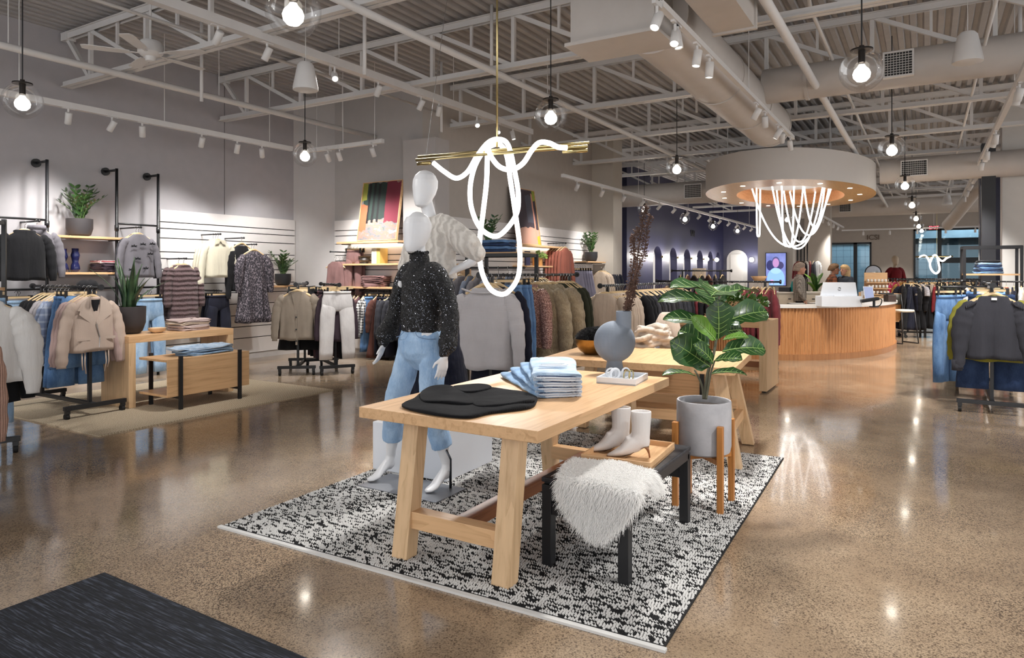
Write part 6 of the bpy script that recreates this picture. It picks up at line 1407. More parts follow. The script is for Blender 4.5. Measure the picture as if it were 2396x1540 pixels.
# ---- grey sweater rack
pd = (-3.52, 5.3); rack('tall black rack with the pale grey knit sweater at its front', pd, PI/2+.02, 2.0, 1.44, .6)
gs = garment('sweater', mt['greyknit'], (pd[0], pd[1]+.03, 1.44), .3, 'pale grey wide-neck knit sweater at the front of the tall rack', None, 'holding the pale grey knit sweater', (1.1,1.1,1.2))
q = M(); q.loft([ell((0,-.0,z), .3*1.0, .085, 32, p=2.6) for z in (-.72,-.78)], cap=False) if 0 else q.tube([(-.2,-.03,-.118),(-.1,-.06,-.145),(0,-.066,-.15),(.1,-.06,-.145),(.2,-.03,-.118)], .008, 8); q.build('neck_band', mt['greyknit'], gs, smooth=True)
W7 = 'on the pale grey sweater rack'
rail_fill((pd[0], pd[1], 0), PI/2+.02, 1.44, [(.12,'sweater',mt['greyknit'],'second pale grey sweater showing a sleeve behind the front one',None,(1.1,1,1.2)),(.24,'coat',mt['navy'],'dark navy coat behind the pale grey sweaters',None,(1,1,1.15))]+run(.36,.6,4,['pants'],[denim_mid],'mid-blue jeans hanging on the pale grey sweater rack','mid-blue jeans on the grey sweater rack',(1,1,1.02))+run(.72,.88,3,['sweater'],[mt['rose']],'rose sequin top between jeans and fur coats','rose sequin tops')+[(1.05,'coat',mt['fur'],'front blond faux-fur coat on the pale grey sweater rack',None,(1.25,1.4,1.05)),(1.24,'coat',mt['fur'],'middle blond faux-fur coat on the pale grey sweater rack',None,(1.25,1.4,1.05)),(1.42,'coat',mt['fur'],'rear blond faux-fur coat on the pale grey sweater rack',None,(1.25,1.4,1.05))]+run(1.6,1.9,5,['top'],[mt['olive']],'dark green plaid top behind the fur coats','green tops behind the fur coats'), W7, .3)
# ---- long middle rack
pe = (-3.22, 7.35); rack('long black rack of cream knits and black tops behind the tables', pe, PI/2, 3.6, 1.31, .6)
rail_fill((pe[0], pe[1], 0), PI/2, 1.31, run(.04,.62,11,['sweater'],[mt['oat']],'cream knit on the long rack behind the brass bowl','cream knits on the long rack',(.9,1,.95))+run(.74,.86,2,['coat'],[black_cloth],'black fluffy coat right after the cream knits','black coats after the cream knits')+run(.98,2.7,24,['blazer','top'],[black_cloth,mt['charcoal']],'black top on the long rack behind the vase','black tops on the long rack')+run(2.8,3.5,9,['top'],[mt['charcoal'],mt['navy']],'dark top at the far end of the long rack','dark tops at the far end'), 'on the long middle rack', .45)
# ---- maroon rack
rack('black rack with maroon blouses near the reception counter', (-1.86, 10.4), PI, 1.7, 1.33, .55)
rail_fill((-1.86, 10.4, 0), PI, 1.33, run(.02,.3,6,['blouse'],[mt['maroon']],'maroon blouse at the counter end of its rack','maroon blouses by the counter',(.95,1,1.22))+run(.42,1.6,16,['blouse'],[mt['maroon'],mt['dkpurple'],black_cloth],'dark blouse behind the fig plant on the maroon rack','dark blouses on the maroon rack'), 'on the maroon rack', .25)

# ---- right front rack
pg = (.58, 8.5); rack('black rolling rack with the charcoal blouse at its front', pg, PI/2-.02, 1.9, 1.335, .62)
cb = garment('blouse', mt['charcoal'], (.585, 8.47, 1.335), .03, 'charcoal long-sleeve blouse with gathered shoulders at the right', None, 'holding the charcoal blouse', (1.12,1.1,1.12))
on_front(cb, [(-.02,-.125),(.02,-.125),(.02,-.145),(-.02,-.145)], mt['white'], 'neck_label', .002, -.05)
for s in (-1,1):
    q = M(); q.loft([[Vector((s*.28+.045*math.cos(a)*k, -.02+.035*math.sin(a)*k, z)) for a in (2*PI*j/16 for j in range(16))] for z, k in ((-.7,1),(-.76,.92),(-.8,.95))]); q.build('cuff', mt['charcoal'], cb, smooth=True)
    for k in range(5): q = M(); q.tube([(s*(.13+.02*k),-.045,-.15-.012*k),(s*(.16+.012*k),-.06,-.2-.006*k)], .006, 6); q.build('shoulder_gather', mt['charcoal'], cb, smooth=True)
W9 = 'on the charcoal blouse rack'
rail_fill((pg[0], pg[1], 0), PI/2-.02, 1.335, [(.14,'sweater',mt['char2'],'chartreuse sweater behind the charcoal blouse',None,(1.12,1.2,1.08)),(.26,'wide_pants',denim_dark,'dark blue wide jeans hanging below the charcoal blouse',None,(1.15,1,1.08)),(.36,'wide_pants',denim_dark,'second dark blue wide jeans below the charcoal blouse',None,(1.1,1,1.05)),(.5,'top',mt['white'],'white top behind the chartreuse sweater',None)]+run(.6,1.0,5,['top','blouse'],[mt['white'],mt['greylt']],'pale top far along the charcoal blouse rack','pale tops on the charcoal blouse rack')+run(1.1,1.8,7,['pants'],[denim_mid],'mid-blue jeans far along the charcoal blouse rack','mid-blue jeans on the blouse rack',(1.15,1,1.05)), W9, .2)
for k, (dx, dy) in enumerate(((-.32,.9),(-.27,1.0),(-.22,1.1))): garment('pants', denim_mid, (.52+dx, 8.5+dy, 1.3), .9, ['leftmost mid-blue jeans beside the charcoal blouse','middle mid-blue jeans beside the charcoal blouse','right one of the mid-blue jeans beside the charcoal blouse'][k], None, 'left of the charcoal blouse', (.9,1,1.02))
m = M(); m.tube([(.15, 9.3, 1.286), (.62, 9.75, 1.286)], .012, 10); tag(m.build('side_rail', black_steel, smooth=True), 'short black side rail holding the mid-blue jeans', 'rail')
# ---- racks further along the right aisle
ph = Dp(2108, 15.4, 655); pdir = math.radians(18)
rack('black rack of dark skirts and olive tops down the right aisle', (ph.x, ph.y), pdir, 1.55, 1.3, .5)
rail_fill((ph.x, ph.y, 0), pdir, 1.3, run(.06,.28,5,['dress'],[black_cloth,mt['navy']],'long black dress on the right aisle rack','black dresses on the aisle rack')+[(.4,'tee',mt['greylt'],'light grey tee on the right aisle rack',None),(.52,'tee',mt['taupe'],'taupe tee on the right aisle rack',None),(.62,'top',mt['oat'],'beige top right of the taupe tee',None),(.7,'top',mt['red'],'deep red top on the right aisle rack',None)]+run(.82,1.45,8,['top'],[mt['olive']],'olive top on the right aisle rack','olive tops on the aisle rack')+run(.5,1.4,8,['skirt'],[black_cloth],'black skirt below the tops on the right aisle rack','black skirts on the aisle rack',(.9,1,1.3)), 'on the right aisle rack', .9)
ph2 = Dp(2075, 18.5, 652); rack('black rack of bright prints behind the reception counter', (ph2.x, ph2.y), .1, 2.2, 1.3, .5)
rail_fill((ph2.x, ph2.y, 0), .1, 1.3, run(.05,.25,4,['tank'],[mt['pink']],'hot pink top on the rack behind the counter','hot pink tops')+run(.32,.6,5,['blouse'],[mt['gold']],'amber printed blouse beside the hot pink tops','amber blouses')+run(.7,1.2,7,['top'],[mt['taupe'],mt['olive']],'taupe or olive top on the print rack','muted tops on the print rack')+run(1.3,2.1,10,['top'],[mt['navy'],mt['maroon'],mt['oat']],'dark top at the right of the print rack','dark tops on the print rack'), 'on the bright print rack', .8)
pr_ = Dp(2262, 12.0, 655); rack('black rack running behind the charcoal blouse to the right edge', (pr_.x, pr_.y), .0, 1.9, 1.31, .5)
rail_fill((pr_.x, pr_.y, 0), .0, 1.31, run(.05,1.8,18,['top','blazer','blouse'],[mt['oat'],mt['rust'],mt['navy'],mt['white']],'mixed pale or rust top on the rack behind the charcoal blouse','mixed tops behind the blouse'), 'behind the charcoal blouse rack', .9)
# ================================================================== reception counter and canopy
CC = Vector((-2.46, 15.2, 0)); CA, CB = 1.95, 3.3
def oval(a, b, n, z, t0=0, t1=2*PI, flute=0):
    out = []
    for i in range(n+1):
        t = t0+(t1-t0)*i/n; f = flute if i % 4 in (1,2) else 0; out.append((math.cos(t)*(a-f), math.sin(t)*(b-f), z))
    return out
t = thing('reception_counter', 'curved fluted wood reception counter with white top under the canopy', 'counter', CC)
T0, T1 = math.radians(172), math.radians(385)
def wallring(m, a0, b0, a1, b1, z0, z1, n=120, flute=0):
    o0, o1 = oval(a0, b0, n, z0, T0, T1, flute), oval(a0, b0, n, z1, T0, T1, flute); i0, i1 = oval(a1, b1, n, z0, T0, T1), oval(a1, b1, n, z1, T0, T1)
    v = o0+o1+i0+i1; k = n+1; f = []
    for i in range(n): f += [(i, i+1, k+i+1, k+i), (2*k+i+1, 2*k+i, 3*k+i, 3*k+i+1), (k+i, k+i+1, 3*k+i+1, 3*k+i), (2*k+i, 2*k+i+1, i+1, i)]
    f += [(0, k, 3*k, 2*k), (n, 2*k+n, 3*k+n, k+n)]; m.add(v, f); return m
m = M(); wallring(m, CA, CB, CA-.07, CB-.07, .1, .86, 560, .014); m.build('fluted_front', counter_wood, t)
m = M(); wallring(m, CA+.02, CB+.02, CA-.05, CB-.05, 0, .1); m.build('plinth_base', wood('plinth_wood', '9c6c45', '7f5433', 2), t)
m = M(); wallring(m, CA+.035, CB+.035, CA-.62, CB-.62, .865, .9); m.build('white_top', plain('white_stone_top', 'd5d1cb', .25, var=.02), t)
m = M(); wallring(m, CA-.07, CB-.07, CA-.6, CB-.6, .1, .86); m.build('inner_carcass', white_paint, t)
def on_counter(px, py): return G(px, py, .9)
# canopy
cc = Vector((-2.46, 15.46, 3.07))
t = thing('canopy_drum', 'large oval white canopy drum with gold underside over the reception counter', 'canopy', cc)
gold_ply = wood('gold_plywood', 'c99b58', 'b8863f', 1, .35); peach_ply = wood('peach_plywood', 'd7a173', 'c58c5c', 1, .4)
def ovring(a0, b0, z0, a1, b1, z1, n=96):
    m = M(); p, q = oval(a0, b0, n-1, z0, 0, 2*PI*(n-1)/n), oval(a1, b1, n-1, z1, 0, 2*PI*(n-1)/n); m.add(p+q, [(i, (i+1)%n, n+(i+1)%n, n+i) for i in range(n)]); return m
ovring(1.6, 2.95, 0, 1.6, 2.95, .55).build('white_fascia', plain('canopy_white', 'c6c1bc', .6, var=.01), t, smooth=True)
ovring(1.6, 2.95, 0, 1.02, 1.95, .0).build('gold_soffit', gold_ply, t)
ovring(1.02, 1.95, 0, 1.02, 1.95, .22).build('inner_rim', peach_ply, t, smooth=True)
m = M(); p = oval(1.02, 1.95, 95, .22, 0, 2*PI*95/96); m.add(p, [tuple(range(96))]); m.build('recess_ceiling', peach_ply, t)
m = M(); p = oval(1.6, 2.95, 95, .55, 0, 2*PI*95/96); m.add(p, [tuple(range(96))]); m.build('top_cover', white_paint, t)
for k in range(12):
    a = 2*PI*k/12+.15; x, y = 1.3*math.cos(a), 2.45*math.sin(a); q = M(); q.cyl((x, y, -.006), .045, .008, 20); q.build('downlight', emit('downlight_glow', (1,.9,.75,1), 2.5), t)
    if k % 2 == 0:
        ld = bpy.data.lights.new('downlight_lamp', 'SPOT'); ld.energy = 60; ld.spot_size = 1.9; ld.spot_blend = 1; ld.shadow_soft_size = .05; ld.color = (1,.9,.76); lo = bpy.data.objects.new('downlight_lamp', ld); C.objects.link(lo); lo.parent = t; lo.location = (x, y, -.03)
for a in (.4, 2.6, 3.8, 5.6):
    q = M(); q.cyl((1.2*math.cos(a), 2.4*math.sin(a), .55), .01, .95, 6); q.build('hanger_rod', white_steel, t)
# hanging rope chandelier
rc = Vector((-2.46, 15.3, 3.1))
t = thing('rope_light_chandelier', 'many glowing white LED ropes looping down from the canopy', 'chandelier', rc)
m = M(); p = oval(.62, .62, 47, .185, 0, 2*PI*47/48); p2 = oval(.62, .62, 47, .15, 0, 2*PI*47/48); m.loft([p, p2]); m.build('ceiling_plate', white_paint, t)
for xa, xb, yb, ta, tb in ((1757,1947,577,14.6,14.9),(1806,1926,582,14.2,14.5),(1816,1880,578,15.2,14.2),(1829,1858,576,14.0,14.3),(1832,1910,566,15.4,15.6),(1881,1930,530,14.4,14.8),(1770,1779,553,14.8,14.9),(1845,1941,550,15.6,15.0)):
    P = []; b = .22 if xb-xa > 40 else .45
    for i in range(13):
        s = -1+2*i/12; P.append((xa+(xb-xa)*(s+1)/2 if abs(s) < 1 else (xa if s < 0 else xb), yb-(yb-433)*abs(s)**(2.2 if xb-xa > 40 else 6), ta+(tb-ta)*i/12))
    rope(P, .017, t, rc, 14.5, 5)
# ---- things on and behind the counter
p = on_counter(1961, 718)
t = thing('monitor_stand', 'white box stand on the reception counter below the white monitor', 'stand', (p.x, p.y+.12, .9), .45)
q = M(); q.box(-.31, .31, -.12, .18, 0, .17); q.build('box', gloss_white, t, bevel=.004)
t = thing('monitor', 'white all-in-one computer seen from behind with round black logo on counter', 'monitor', (p.x, p.y+.12, 1.071), .45)
q = M(); q.loft([[(x, y, z) for x, z in ((-.29,0),(.29,0),(.25,.22),(-.25,.22))] for y in (-.0, .025)]); o = q.build('screen_back', gloss_white, t, bevel=.004); o.rotation_euler = (.12,0,0)
q = M()
for a0, a1 in ((.3, 2.5), (3.4, 5.7)): q.tube([(.022*math.cos(a0+(a1-a0)*i/8), -.003, .115+.022*math.sin(a0+(a1-a0)*i/8)) for i in range(9)], .004, 6)
q.build('logo', black_steel, o)
q = M(); q.box(-.08,.08,-.02,.14,0,.012); q.build('foot', gloss_white, t)
p = on_counter(2045, 719); t = thing('card_terminal', 'black card payment terminal on a swivel stand on the counter', 'card terminal', (p.x, p.y, .9), .3)
q = M(); q.cyl((0,0,0), .07, .015, 20); q.cyl((0,0,.015), .02, .1, 12); q.build('stand', black_steel, t, auto=True)
q = M(); q.box(-.17, .09, -.06, .08, .1, .15); o = q.build('terminal', black_steel, t, bevel=.01); o.rotation_euler = (.0,-.18,0)
q = M(); q.tube(spline([(.05,0,.14),(.12,.03,.12),(.1,.05,.03),(.02,.04,.01)], 6), .008, 6); q.build('cable', black_rubber, t, smooth=True)
p = on_counter(2036, 706); t = thing('tablet', 'upright tablet with bluish screen leaning on the counter', 'tablet', (p.x, p.y, .9), .5)
q = M(); q.box(-.09, .09, 0, .012, .05, .3); o = q.build('body', gloss_white, t, bevel=.004); o.rotation_euler = (-.3,0,0); k = M(); k.box(-.082,.082,-.002,0,.06,.29); k.build('screen', emit('tablet_screen_glow', (.35,.4,.62,1), .5), o)
q = M(); q.cyl((0,.05,0), .06, .012, 18); q.cyl((0,.05,.012), .01, .12, 8); q.build('stand', white_paint, t)
p = on_counter(2082, 706); t = thing('receipt_printer', 'dark brown and black receipt printer at the right end of the counter', 'printer', (p.x, p.y, .9), .6)
q = M(); q.box(-.08,.08,-.08,.08,0,.13); q.build('case', plain('printer_brown', '3a2a24', .5), t, bevel=.01); q = M(); q.box(-.2,.05,-.05,.05,.14,.165); q.build('lid', black_steel, t, bevel=.005)
for px, py, lab in ((1862, 712, 'left flat black leaflet holder on the counter top'), (1908, 711, 'right flat black leaflet holder on the counter top')):
    p = on_counter(px, py); t = thing('leaflet_holder', lab, 'leaflet holder', (p.x, p.y+.1, .9), .5); q = M(); q.box(-.14,.14,-.06,.06,0,.01); q.build('tray', black_steel, t); q = M(); q.box(-.12,.12,-.05,.05,.01,.016); q.build('leaflets', white_paint, t)
# back counter with drawers
bp = Dp(1850, 15.6, 700)
t = thing('back_counter', 'cream drawer cabinet behind the reception counter', 'cabinet', (bp.x, bp.y, 0), .5)
q = M(); q.box(-.3, 1.3, 0, .5, .08, .98); q.build('carcass', plain('cream_cabinet', 'cdc6b8', .5), t)
q = M(); q.box(-.32, 1.32, -.03, .52, .98, 1.01); q.build('worktop', plain('white_stone_top', 'd5d1cb', .25), t)
for k in range(3):
    for z in (.1, .54):
        q = M(); q.box(-.28+.53*k, .22+.53*k, -.02, 0, z, z+.4); o = q.build('drawer', plain('cream_cabinet', 'cdc6b8', .5), t, bevel=.003); h = M(); h.box(-.06+.53*k, .0+.53*k, -.035, -.02, z+.3, z+.32); h.build('handle', black_steel, o)
def BK(px, py, dz=1.011):
    q = Dp(px, 15.7, py); return Vector((q.x, q.y+.12, dz))
p = BK(1852, 690); q = M(); q.lathe([(0,0),(.04,0),(.042,.01),(.042,.13),(.022,.2),(.022,.235),(0,.235)], 20); tag(q.build('water_bottle', plain('teal_enamel', '1f9a9a', .3), auto=True, loc=p), 'teal water bottle standing on the cream cabinet', 'bottle')
p = BK(1932, 690); q = M(); q.loft([[(x*k, y*k, z) for x, y in ((-.1,-.06),(.1,-.06),(.1,.06),(-.1,.06))] for z, k in ((0,1),(.08,.9),(.14,.15))]); tag(q.build('tissue_box', white_paint, loc=p), 'white tissue box beside the monitor stand', 'box')
p = BK(1834, 690); q = M(); q.box(-.12,.12,-.08,.08,0,.1); tag(q.build('box', plain('dark_box_card', '26242a', .5), loc=p, bevel=.003), 'dark box left of the teal bottle on the cream cabinet', 'box')
t = thing('potted_plant', 'broad-leaved bright green plant behind the reception counter', 'plant', Dp(1908, 16.4, 690))
for k in range(11):
    a = 2*PI*k/11; d = Vector((math.cos(a)*.22, math.sin(a)*.22, .12+.22*(k % 3))); leaf(Vector((0,0,-.05)), d, .14, (0,0,1), leaf_light if k % 2 else leaf_dark, t, .2)
q = M(); q.tube([(0,0,-.35),(0,0,-.04)], .015, 8); q.build('stem', plain('green_stem', '4f6a34', .6), t); q = M(); q.lathe([(0,-.75),(.12,-.75),(.15,-.4),(.14,-.4),(0,-.45)], 24, cap=False); q.build('pot', plain('brown_pot_small', '5a3a2c', .6), t, smooth=True)
pot_base = None
# bar chair
p = G(2112, 803); t = thing('counter_stool', 'black wire-leg counter stool at the right end of the counter', 'stool', (p.x, p.y, 0), .8)
for sx in (-1,1):
    q = M(); q.tube([(sx*.2,-.2,.01),(sx*.16,-.14,.65)], .011, 8); q.build('leg', black_steel, t, smooth=True); q = M(); q.tube([(sx*.2,.2,.01),(sx*.16,.16,.65),(sx*.17,.22,1.0)], .011, 8); q.build('leg', black_steel, t, smooth=True)
    q = M(); q.tube([(sx*.2,-.2,.012),(sx*.2,.2,.012)], .011, 8); q.build('runner', black_steel, t, smooth=True)
q = M(); q.loft([ell((0,0,z), rx, ry, 20, p=3) for z, rx, ry in ((.64,.18,.17),(.66,.2,.19),(.69,.19,.18))]); q.build('seat', plain('pale_seat_pad', 'c9c4b4', .7), t, smooth=True)
q = M(); q.loft([[(x, .2+.04*(1-(x/.19)**2)+dy, z) for x in (-.19,-.1,0,.1,.19)]+[(x, .22+.04*(1-(x/.19)**2)+dy, z) for x in (.19,.1,0,-.1,-.19)] for z, dy in ((.78,0),(.9,.01),(1.0,.02))]); q.build('backrest', plain('dark_olive_shell', '2e2a22', .5), t, smooth=True)
# rattan cabinet right of the counter
p = Dp(2116, 15.5, 750); t = thing('rattan_cabinet', 'tall-legged oak cabinet with rattan doors behind the stool', 'cabinet', (p.x, p.y, 0), .3)
q = M(); q.box(-.42,.42,-.2,.2,.34,.98); q.build('carcass', oak_x, t, bevel=.004)
for s in (-1,1):
    q = M(); q.box(*sorted((s*.02, s*.38)), -.215,-.2,.38,.93); q.build('door', wood('rattan_weave', 'b07d4c', '94643a', 0, scale=4), t)
    for y in (-1,1): q = M(); q.box(s*.37-.02,s*.37+.02,y*.16-.02,y*.16+.02,0,.34); q.build('leg', black_steel, t)
# gift shelf and bust
p = Dp(2055, 17.5, 700); t = thing('gift_stand', 'small wooden tiered gift stand with rows of pale jars behind the counter', 'display stand', (p.x, p.y, 0), .4)
q = M(); q.box(-.3,.3,-.18,.18,0,.86); q.build('base_cabinet', oak_z, t)
for k, z in enumerate((.9, 1.05, 1.2)):
    q = M(); q.box(-.28,.28,-.16+.08*k,.16,z-.02,z); q.build('tier', oak_x, t)
q = M(); q.box(-.28,.28,.16,.18,.86,1.45); q.build('back_board', oak_x, t)
gift = M(); gift.cyl((0,0,0), .03, .08, 12); gm = gift.mesh('jar', plain('pale_jar', 'd8d3cc', .4), True)
for k, z in enumerate((.9,1.05,1.2)):
    for i in range(6):
        w = Vector((-.22+.085*i, -.08+.08*k, 0)); w.rotate(Euler((0,0,.4))); o = put('gift_jar', gm, None, (p.x+w.x, p.y+w.y, z+.001)); tag(o, 'pale jar on the tiered gift stand, %s tier' % ('bottom','middle','top')[k], 'jar', 'jars on the %s tier' % ('bottom','middle','top')[k])
p = Dp(2043, 18.5, 660); t = thing('bust_form', 'white jewellery bust form in front of the arched mirror', 'bust', (p.x, p.y, .95), -.2)
m = M(); m.loft([ell((0,0,z), rx, ry, 24) for z, rx, ry in ((0,.13,.09),(.1,.15,.1),(.25,.18,.11),(.34,.17,.1),(.4,.09,.07),(.44,.06,.06),(.52,.055,.055),(.53,.03,.03))]); bake(m, 'bust', mann_white, .012, 3, parent=t)
q = M(); q.box(-.25,.25,-.2,.2,-.95,0); q.build('pedestal', white_paint, t)
p = Dp(2043, 19.2, 660); t = thing('arched_mirror', 'black-framed arched mirror standing behind the white bust', 'mirror', (p.x, p.y, 0), -.15)
arc = [(-.2,.9)]+[(-.2*math.cos(PI*i/16), 1.45+.2*math.sin(PI*i/16)) for i in range(17)]+[(.2,.9)]
q = M(); q.add([(x,0,z) for x, z in arc], [tuple(range(len(arc)))]); q.build('mirror_glass', plain('mirror_silver', 'e6e8ea', .03, 1), t); q = M(); q.tube([(x*1.03,0,z) for x, z in arc], .014, 8); q.build('frame', black_steel, t, smooth=True); q = M(); q.box(-.35,.35,-.1,.2,0,.9); q.build('stand_table', oak_x, t)
# ---- TV on the column
a, b = OY(1793, 593, 23.98), OY(1839, 668, 23.98)
t = thing('wall_screen', 'upright screen on the white column showing a figure in pale blue', 'screen', ((a.x+b.x)/2, 23.97, b.z)); w, h = b.x-a.x, a.z-b.z
q = M(); q.box(-w/2-.02, w/2+.02, -.03, .03, -.02, h+.02); q.build('bezel', black_steel, t)
def scr():
    tt = NT('screen_picture'); sp_ = tt.new('ShaderNodeSeparateXYZ'); tt.l(tt.co((1/w,1,1/h)), sp_.inputs[0]); X, Z = sp_.outputs[0], sp_.outputs[2]
    def blob(cx, cz, rx, rz): 
        dx = tt.math('MULTIPLY', tt.math('SUBTRACT', X, cx), 1/rx); dz = tt.math('MULTIPLY', tt.math('SUBTRACT', Z, cz), 1/rz); return tt.math('LESS_THAN', tt.math('ADD', tt.math('MULTIPLY', dx, dx), tt.math('MULTIPLY', dz, dz)), 1)
    c = tt.ramp(tt.noise(tt.co((3,3,3)), 1, 2), [(.3,'5a63a0'),(.7,'7f88c4')])
    for bl, col in (((-.28,.62,.2,.16),'2e2f5e'),((.2,.62,.2,.12),'3a3560'),((0,.72,.2,.17),'4a4a78'),((0,.7,.16,.14),'b183b4'),((0,.2,.45,.34),'86aef0'),((0,.45,.26,.09),'9ac0f5'),((-.2,.12,.1,.06),'c59ad0')): c = tt.mix(blob(*bl), c, col)
    tt.set(Base_Color=(0,0,0,1), Emission_Color=c, Emission_Strength=.8, Roughness=.2); return tt.mat
q = M(); q.box(-w/2, w/2, -.035, -.03, 0, h); q.build('display', scr(), t)
# ---- navy wing: sconces, door, letters, shelf
for px, py in ((1523,597),(1558,600),(1594,603),(1626,605),(1654,607),(1677,608)):
    p = OX(px, py, -7.4); p.z = 1.98
    t = thing('wall_sconce', 'round glowing sconce on the navy wall between the arches', 'wall lamp', p, 0, 'sconces between the arches'); q = M(); q.ball((0,0,0), .085, 18, 12); q.build('globe', emit('sconce_glow', (1,.94,.85,1), 7), t, smooth=True); q = M(); q.box(-.15,-.06,-.03,.03,-.03,.03); q.build('bracket', brass, t)
    ld = bpy.data.lights.new('sconce_lamp', 'POINT'); ld.energy = 18; ld.shadow_soft_size = .09; ld.color = (1,.93,.85); lo = bpy.data.objects.new('sconce_lamp', ld); C.objects.link(lo); lo.parent = t; lo.location = (.14,0,0)
p = OY(1759, 608, 30.1); t = thing('wall_sconce', 'round glowing sconce right of the white arched door', 'wall lamp', p); q = M(); q.ball((0,-.05,0), .1, 18, 12); q.build('globe', emit('sconce_glow', (1,.94,.85,1), 7), t, smooth=True); q = M(); q.box(-.03,.03,0,.1,-.03,.03); q.build('bracket', brass, t)
ld = bpy.data.lights.new('sconce_lamp', 'POINT'); ld.energy = 18; ld.shadow_soft_size = .09; lo = bpy.data.objects.new('sconce_lamp', ld); C.objects.link(lo); lo.parent = t; lo.location = (0,-.25,0)
dl, dr, dt = OY(1701, 640, 30.2), OY(1749, 640, 30.2), OY(1725, 585, 30.2); r = (dr.x-dl.x)/2; xc = (dl.x+dr.x)/2; zs_ = dt.z-r
q = M(); arc = [(xc-r, 0)]+[(xc-r*math.cos(PI*i/20), zs_+r*math.sin(PI*i/20)) for i in range(21)]+[(xc+r, 0)]; n = len(arc)
q.add([(x, 30.17, z) for x, z in arc]+[(x, 30.21, z) for x, z in arc], [tuple(range(n-1,-1,-1))]+[(i, (i+1)%n, n+(i+1)%n, n+i) for i in range(n)]); o = struct(q, 'door_1', plain('pale_arched_door', 'c9c6c2', .55, var=.02))
q = M(); q.box(xc-r*.62, xc+r*.62, 30.15, 30.172, .05, zs_+.25); q.build('door_leaf', plain('pale_door_leaf', 'd6d2cd', .5, var=.02), o); q = M(); q.ball((xc-r*.45, 30.13, 1.05), .05, 12, 8); q.build('door_knob', black_steel, o, smooth=True)
def txt_mesh(cu, name):
    o = bpy.data.objects.new(name, cu); C.objects.link(o); me = bpy.data.meshes.new_from_object(o.evaluated_get(bpy.context.evaluated_depsgraph_get())); bpy.data.objects.remove(o); return put(name, me)
def lettering(txt, loc, rot, size, mat, lab, name='wall_lettering'):
    cu = bpy.data.curves.new(name, 'FONT'); cu.body = txt; cu.size = size; cu.extrude = .01; cu.align_x = 'CENTER'; cu.align_y = 'CENTER'; cu.materials.append(mat); o = txt_mesh(cu, name); o.location = loc; o.rotation_euler = rot; return tag(o, lab, 'lettering')
p = OX(1622, 547, -7.52); lettering('NFI', (-7.53, p.y, p.z), (PI/2,0,PI/2), .34, black_steel, 'small black letters high on the navy fitting room wall')
p = OY(2043, 556, 32.97); lettering('ICSI', (p.x, 32.97, p.z), (PI/2,0,0), .3, plain('brown_letter', '5c4c40', .6), 'faint brown letters above the far wall mirror')
p = OY(2185, 533, 32.7); t = thing('exit_sign', 'red illuminated exit sign above the far storefront', 'sign', (p.x, 32.7, p.z)); q = M(); q.box(-.2,.2,0,.05,-.08,.08); q.build('housing', plain('sign_housing', '6a2026', .5), t); q = M(); q.cyl((0,.025,.08), .008, 1.0, 6); q.build('hanger', white_steel, t)
cu = bpy.data.curves.new('letters', 'FONT'); cu.body = 'EXIT'; cu.size = .17; cu.extrude = .004; cu.align_x = 'CENTER'; cu.align_y = 'CENTER'; cu.materials.append(emit('exit_red_glow', (1,.12,.16,1), 2.2)); o = txt_mesh(cu, 'letters'); o.parent = t; o.location = (0,-.006,0); o.rotation_euler = (PI/2,0,0)
# navy alcove shelf
for z, lab in ((1.62,'upper oak shelf in the navy alcove'),(1.32,'lower oak shelf in the navy alcove')):
    a, b = OY(1458, 640, 15.45), OY(1508, 640, 15.45); shelf_on((-8.2, 15.48, z), (-7.45, 15.48, z), .3, lab, (0,-1,0))
# ---- leather box on the rack line in front of the navy wall, lamp by the TV
p = Dp(1776, 17, 655); t = thing('display_bowl', 'wide wooden bowl on a pale stand before the screen column', 'bowl', (p.x, p.y, 0)); q = M(); q.box(-.2,.2,-.2,.2,0,1.2); q.build('stand', white_paint, t); q = M(); q.lathe([(0,1.2),(.08,1.2),(.2,1.36),(.19,1.36),(.07,1.22),(0,1.22)], 24, cap=False); q.build('bowl', oak_x, t, smooth=True)
p = Dp(1640, 16, 655); t = thing('gift_box_stack', 'stack of brown boxes before the navy wall', 'boxes', (p.x, p.y, 0))
q = M(); q.box(-.3,.3,-.3,.3,0,1.05); q.build('table_base', oak_z, t); q = M(); q.box(-.25,.2,-.2,.2,1.05,1.28); q.build('leather_box', plain('tan_leather', '8c5238', .5), t, bevel=.01); q = M(); q.box(-.16,.12,-.15,.0,1.28,1.55); q.build('framed_card', plain('pale_card', 'cdbfae', .6), t)
rack('short black rack of dark jackets before the navy wall', (Dp(1580,13.2,650).x, Dp(1580,13.2,650).y), .5, 1.0, 1.5, .5)
rail_fill((Dp(1580,13.2,650).x, Dp(1580,13.2,650).y, 0), .5, 1.5, run(.1,.9,7,['blazer'],[black_cloth,mt['brown'],mt['charcoal']],'dark jacket on the short rack before the navy wall','dark jackets before the navy wall'), 'on the short rack before the navy wall', .6)
# ---- tall pipes and rack left of the far window
for i, px in enumerate((1866, 1874, 1882, 1889)):
    p = Dp(px, 22, 640); m = M(); m.tube([(p.x, p.y, 0), (p.x, p.y, 2.6), (p.x-.02, p.y+.3, 2.6)], .02, 8); tag(m.build('pipe_upright', black_steel, smooth=True), 'tall thin black pipe upright behind the grey-haired person', 'display pipe', 'pipe uprights left of the far window')
rail_fill((Dp(1868,21.5,600).x, Dp(1868,21.5,600).y, 0), .5, 1.9, run(.0,.6,6,['top'],[mt['maroon'],mt['charcoal'],mt['white']],'small top on the wall rail behind the grey-haired person','tops behind the grey-haired person',(.8,1,.9)), 'behind the grey-haired person', .6)
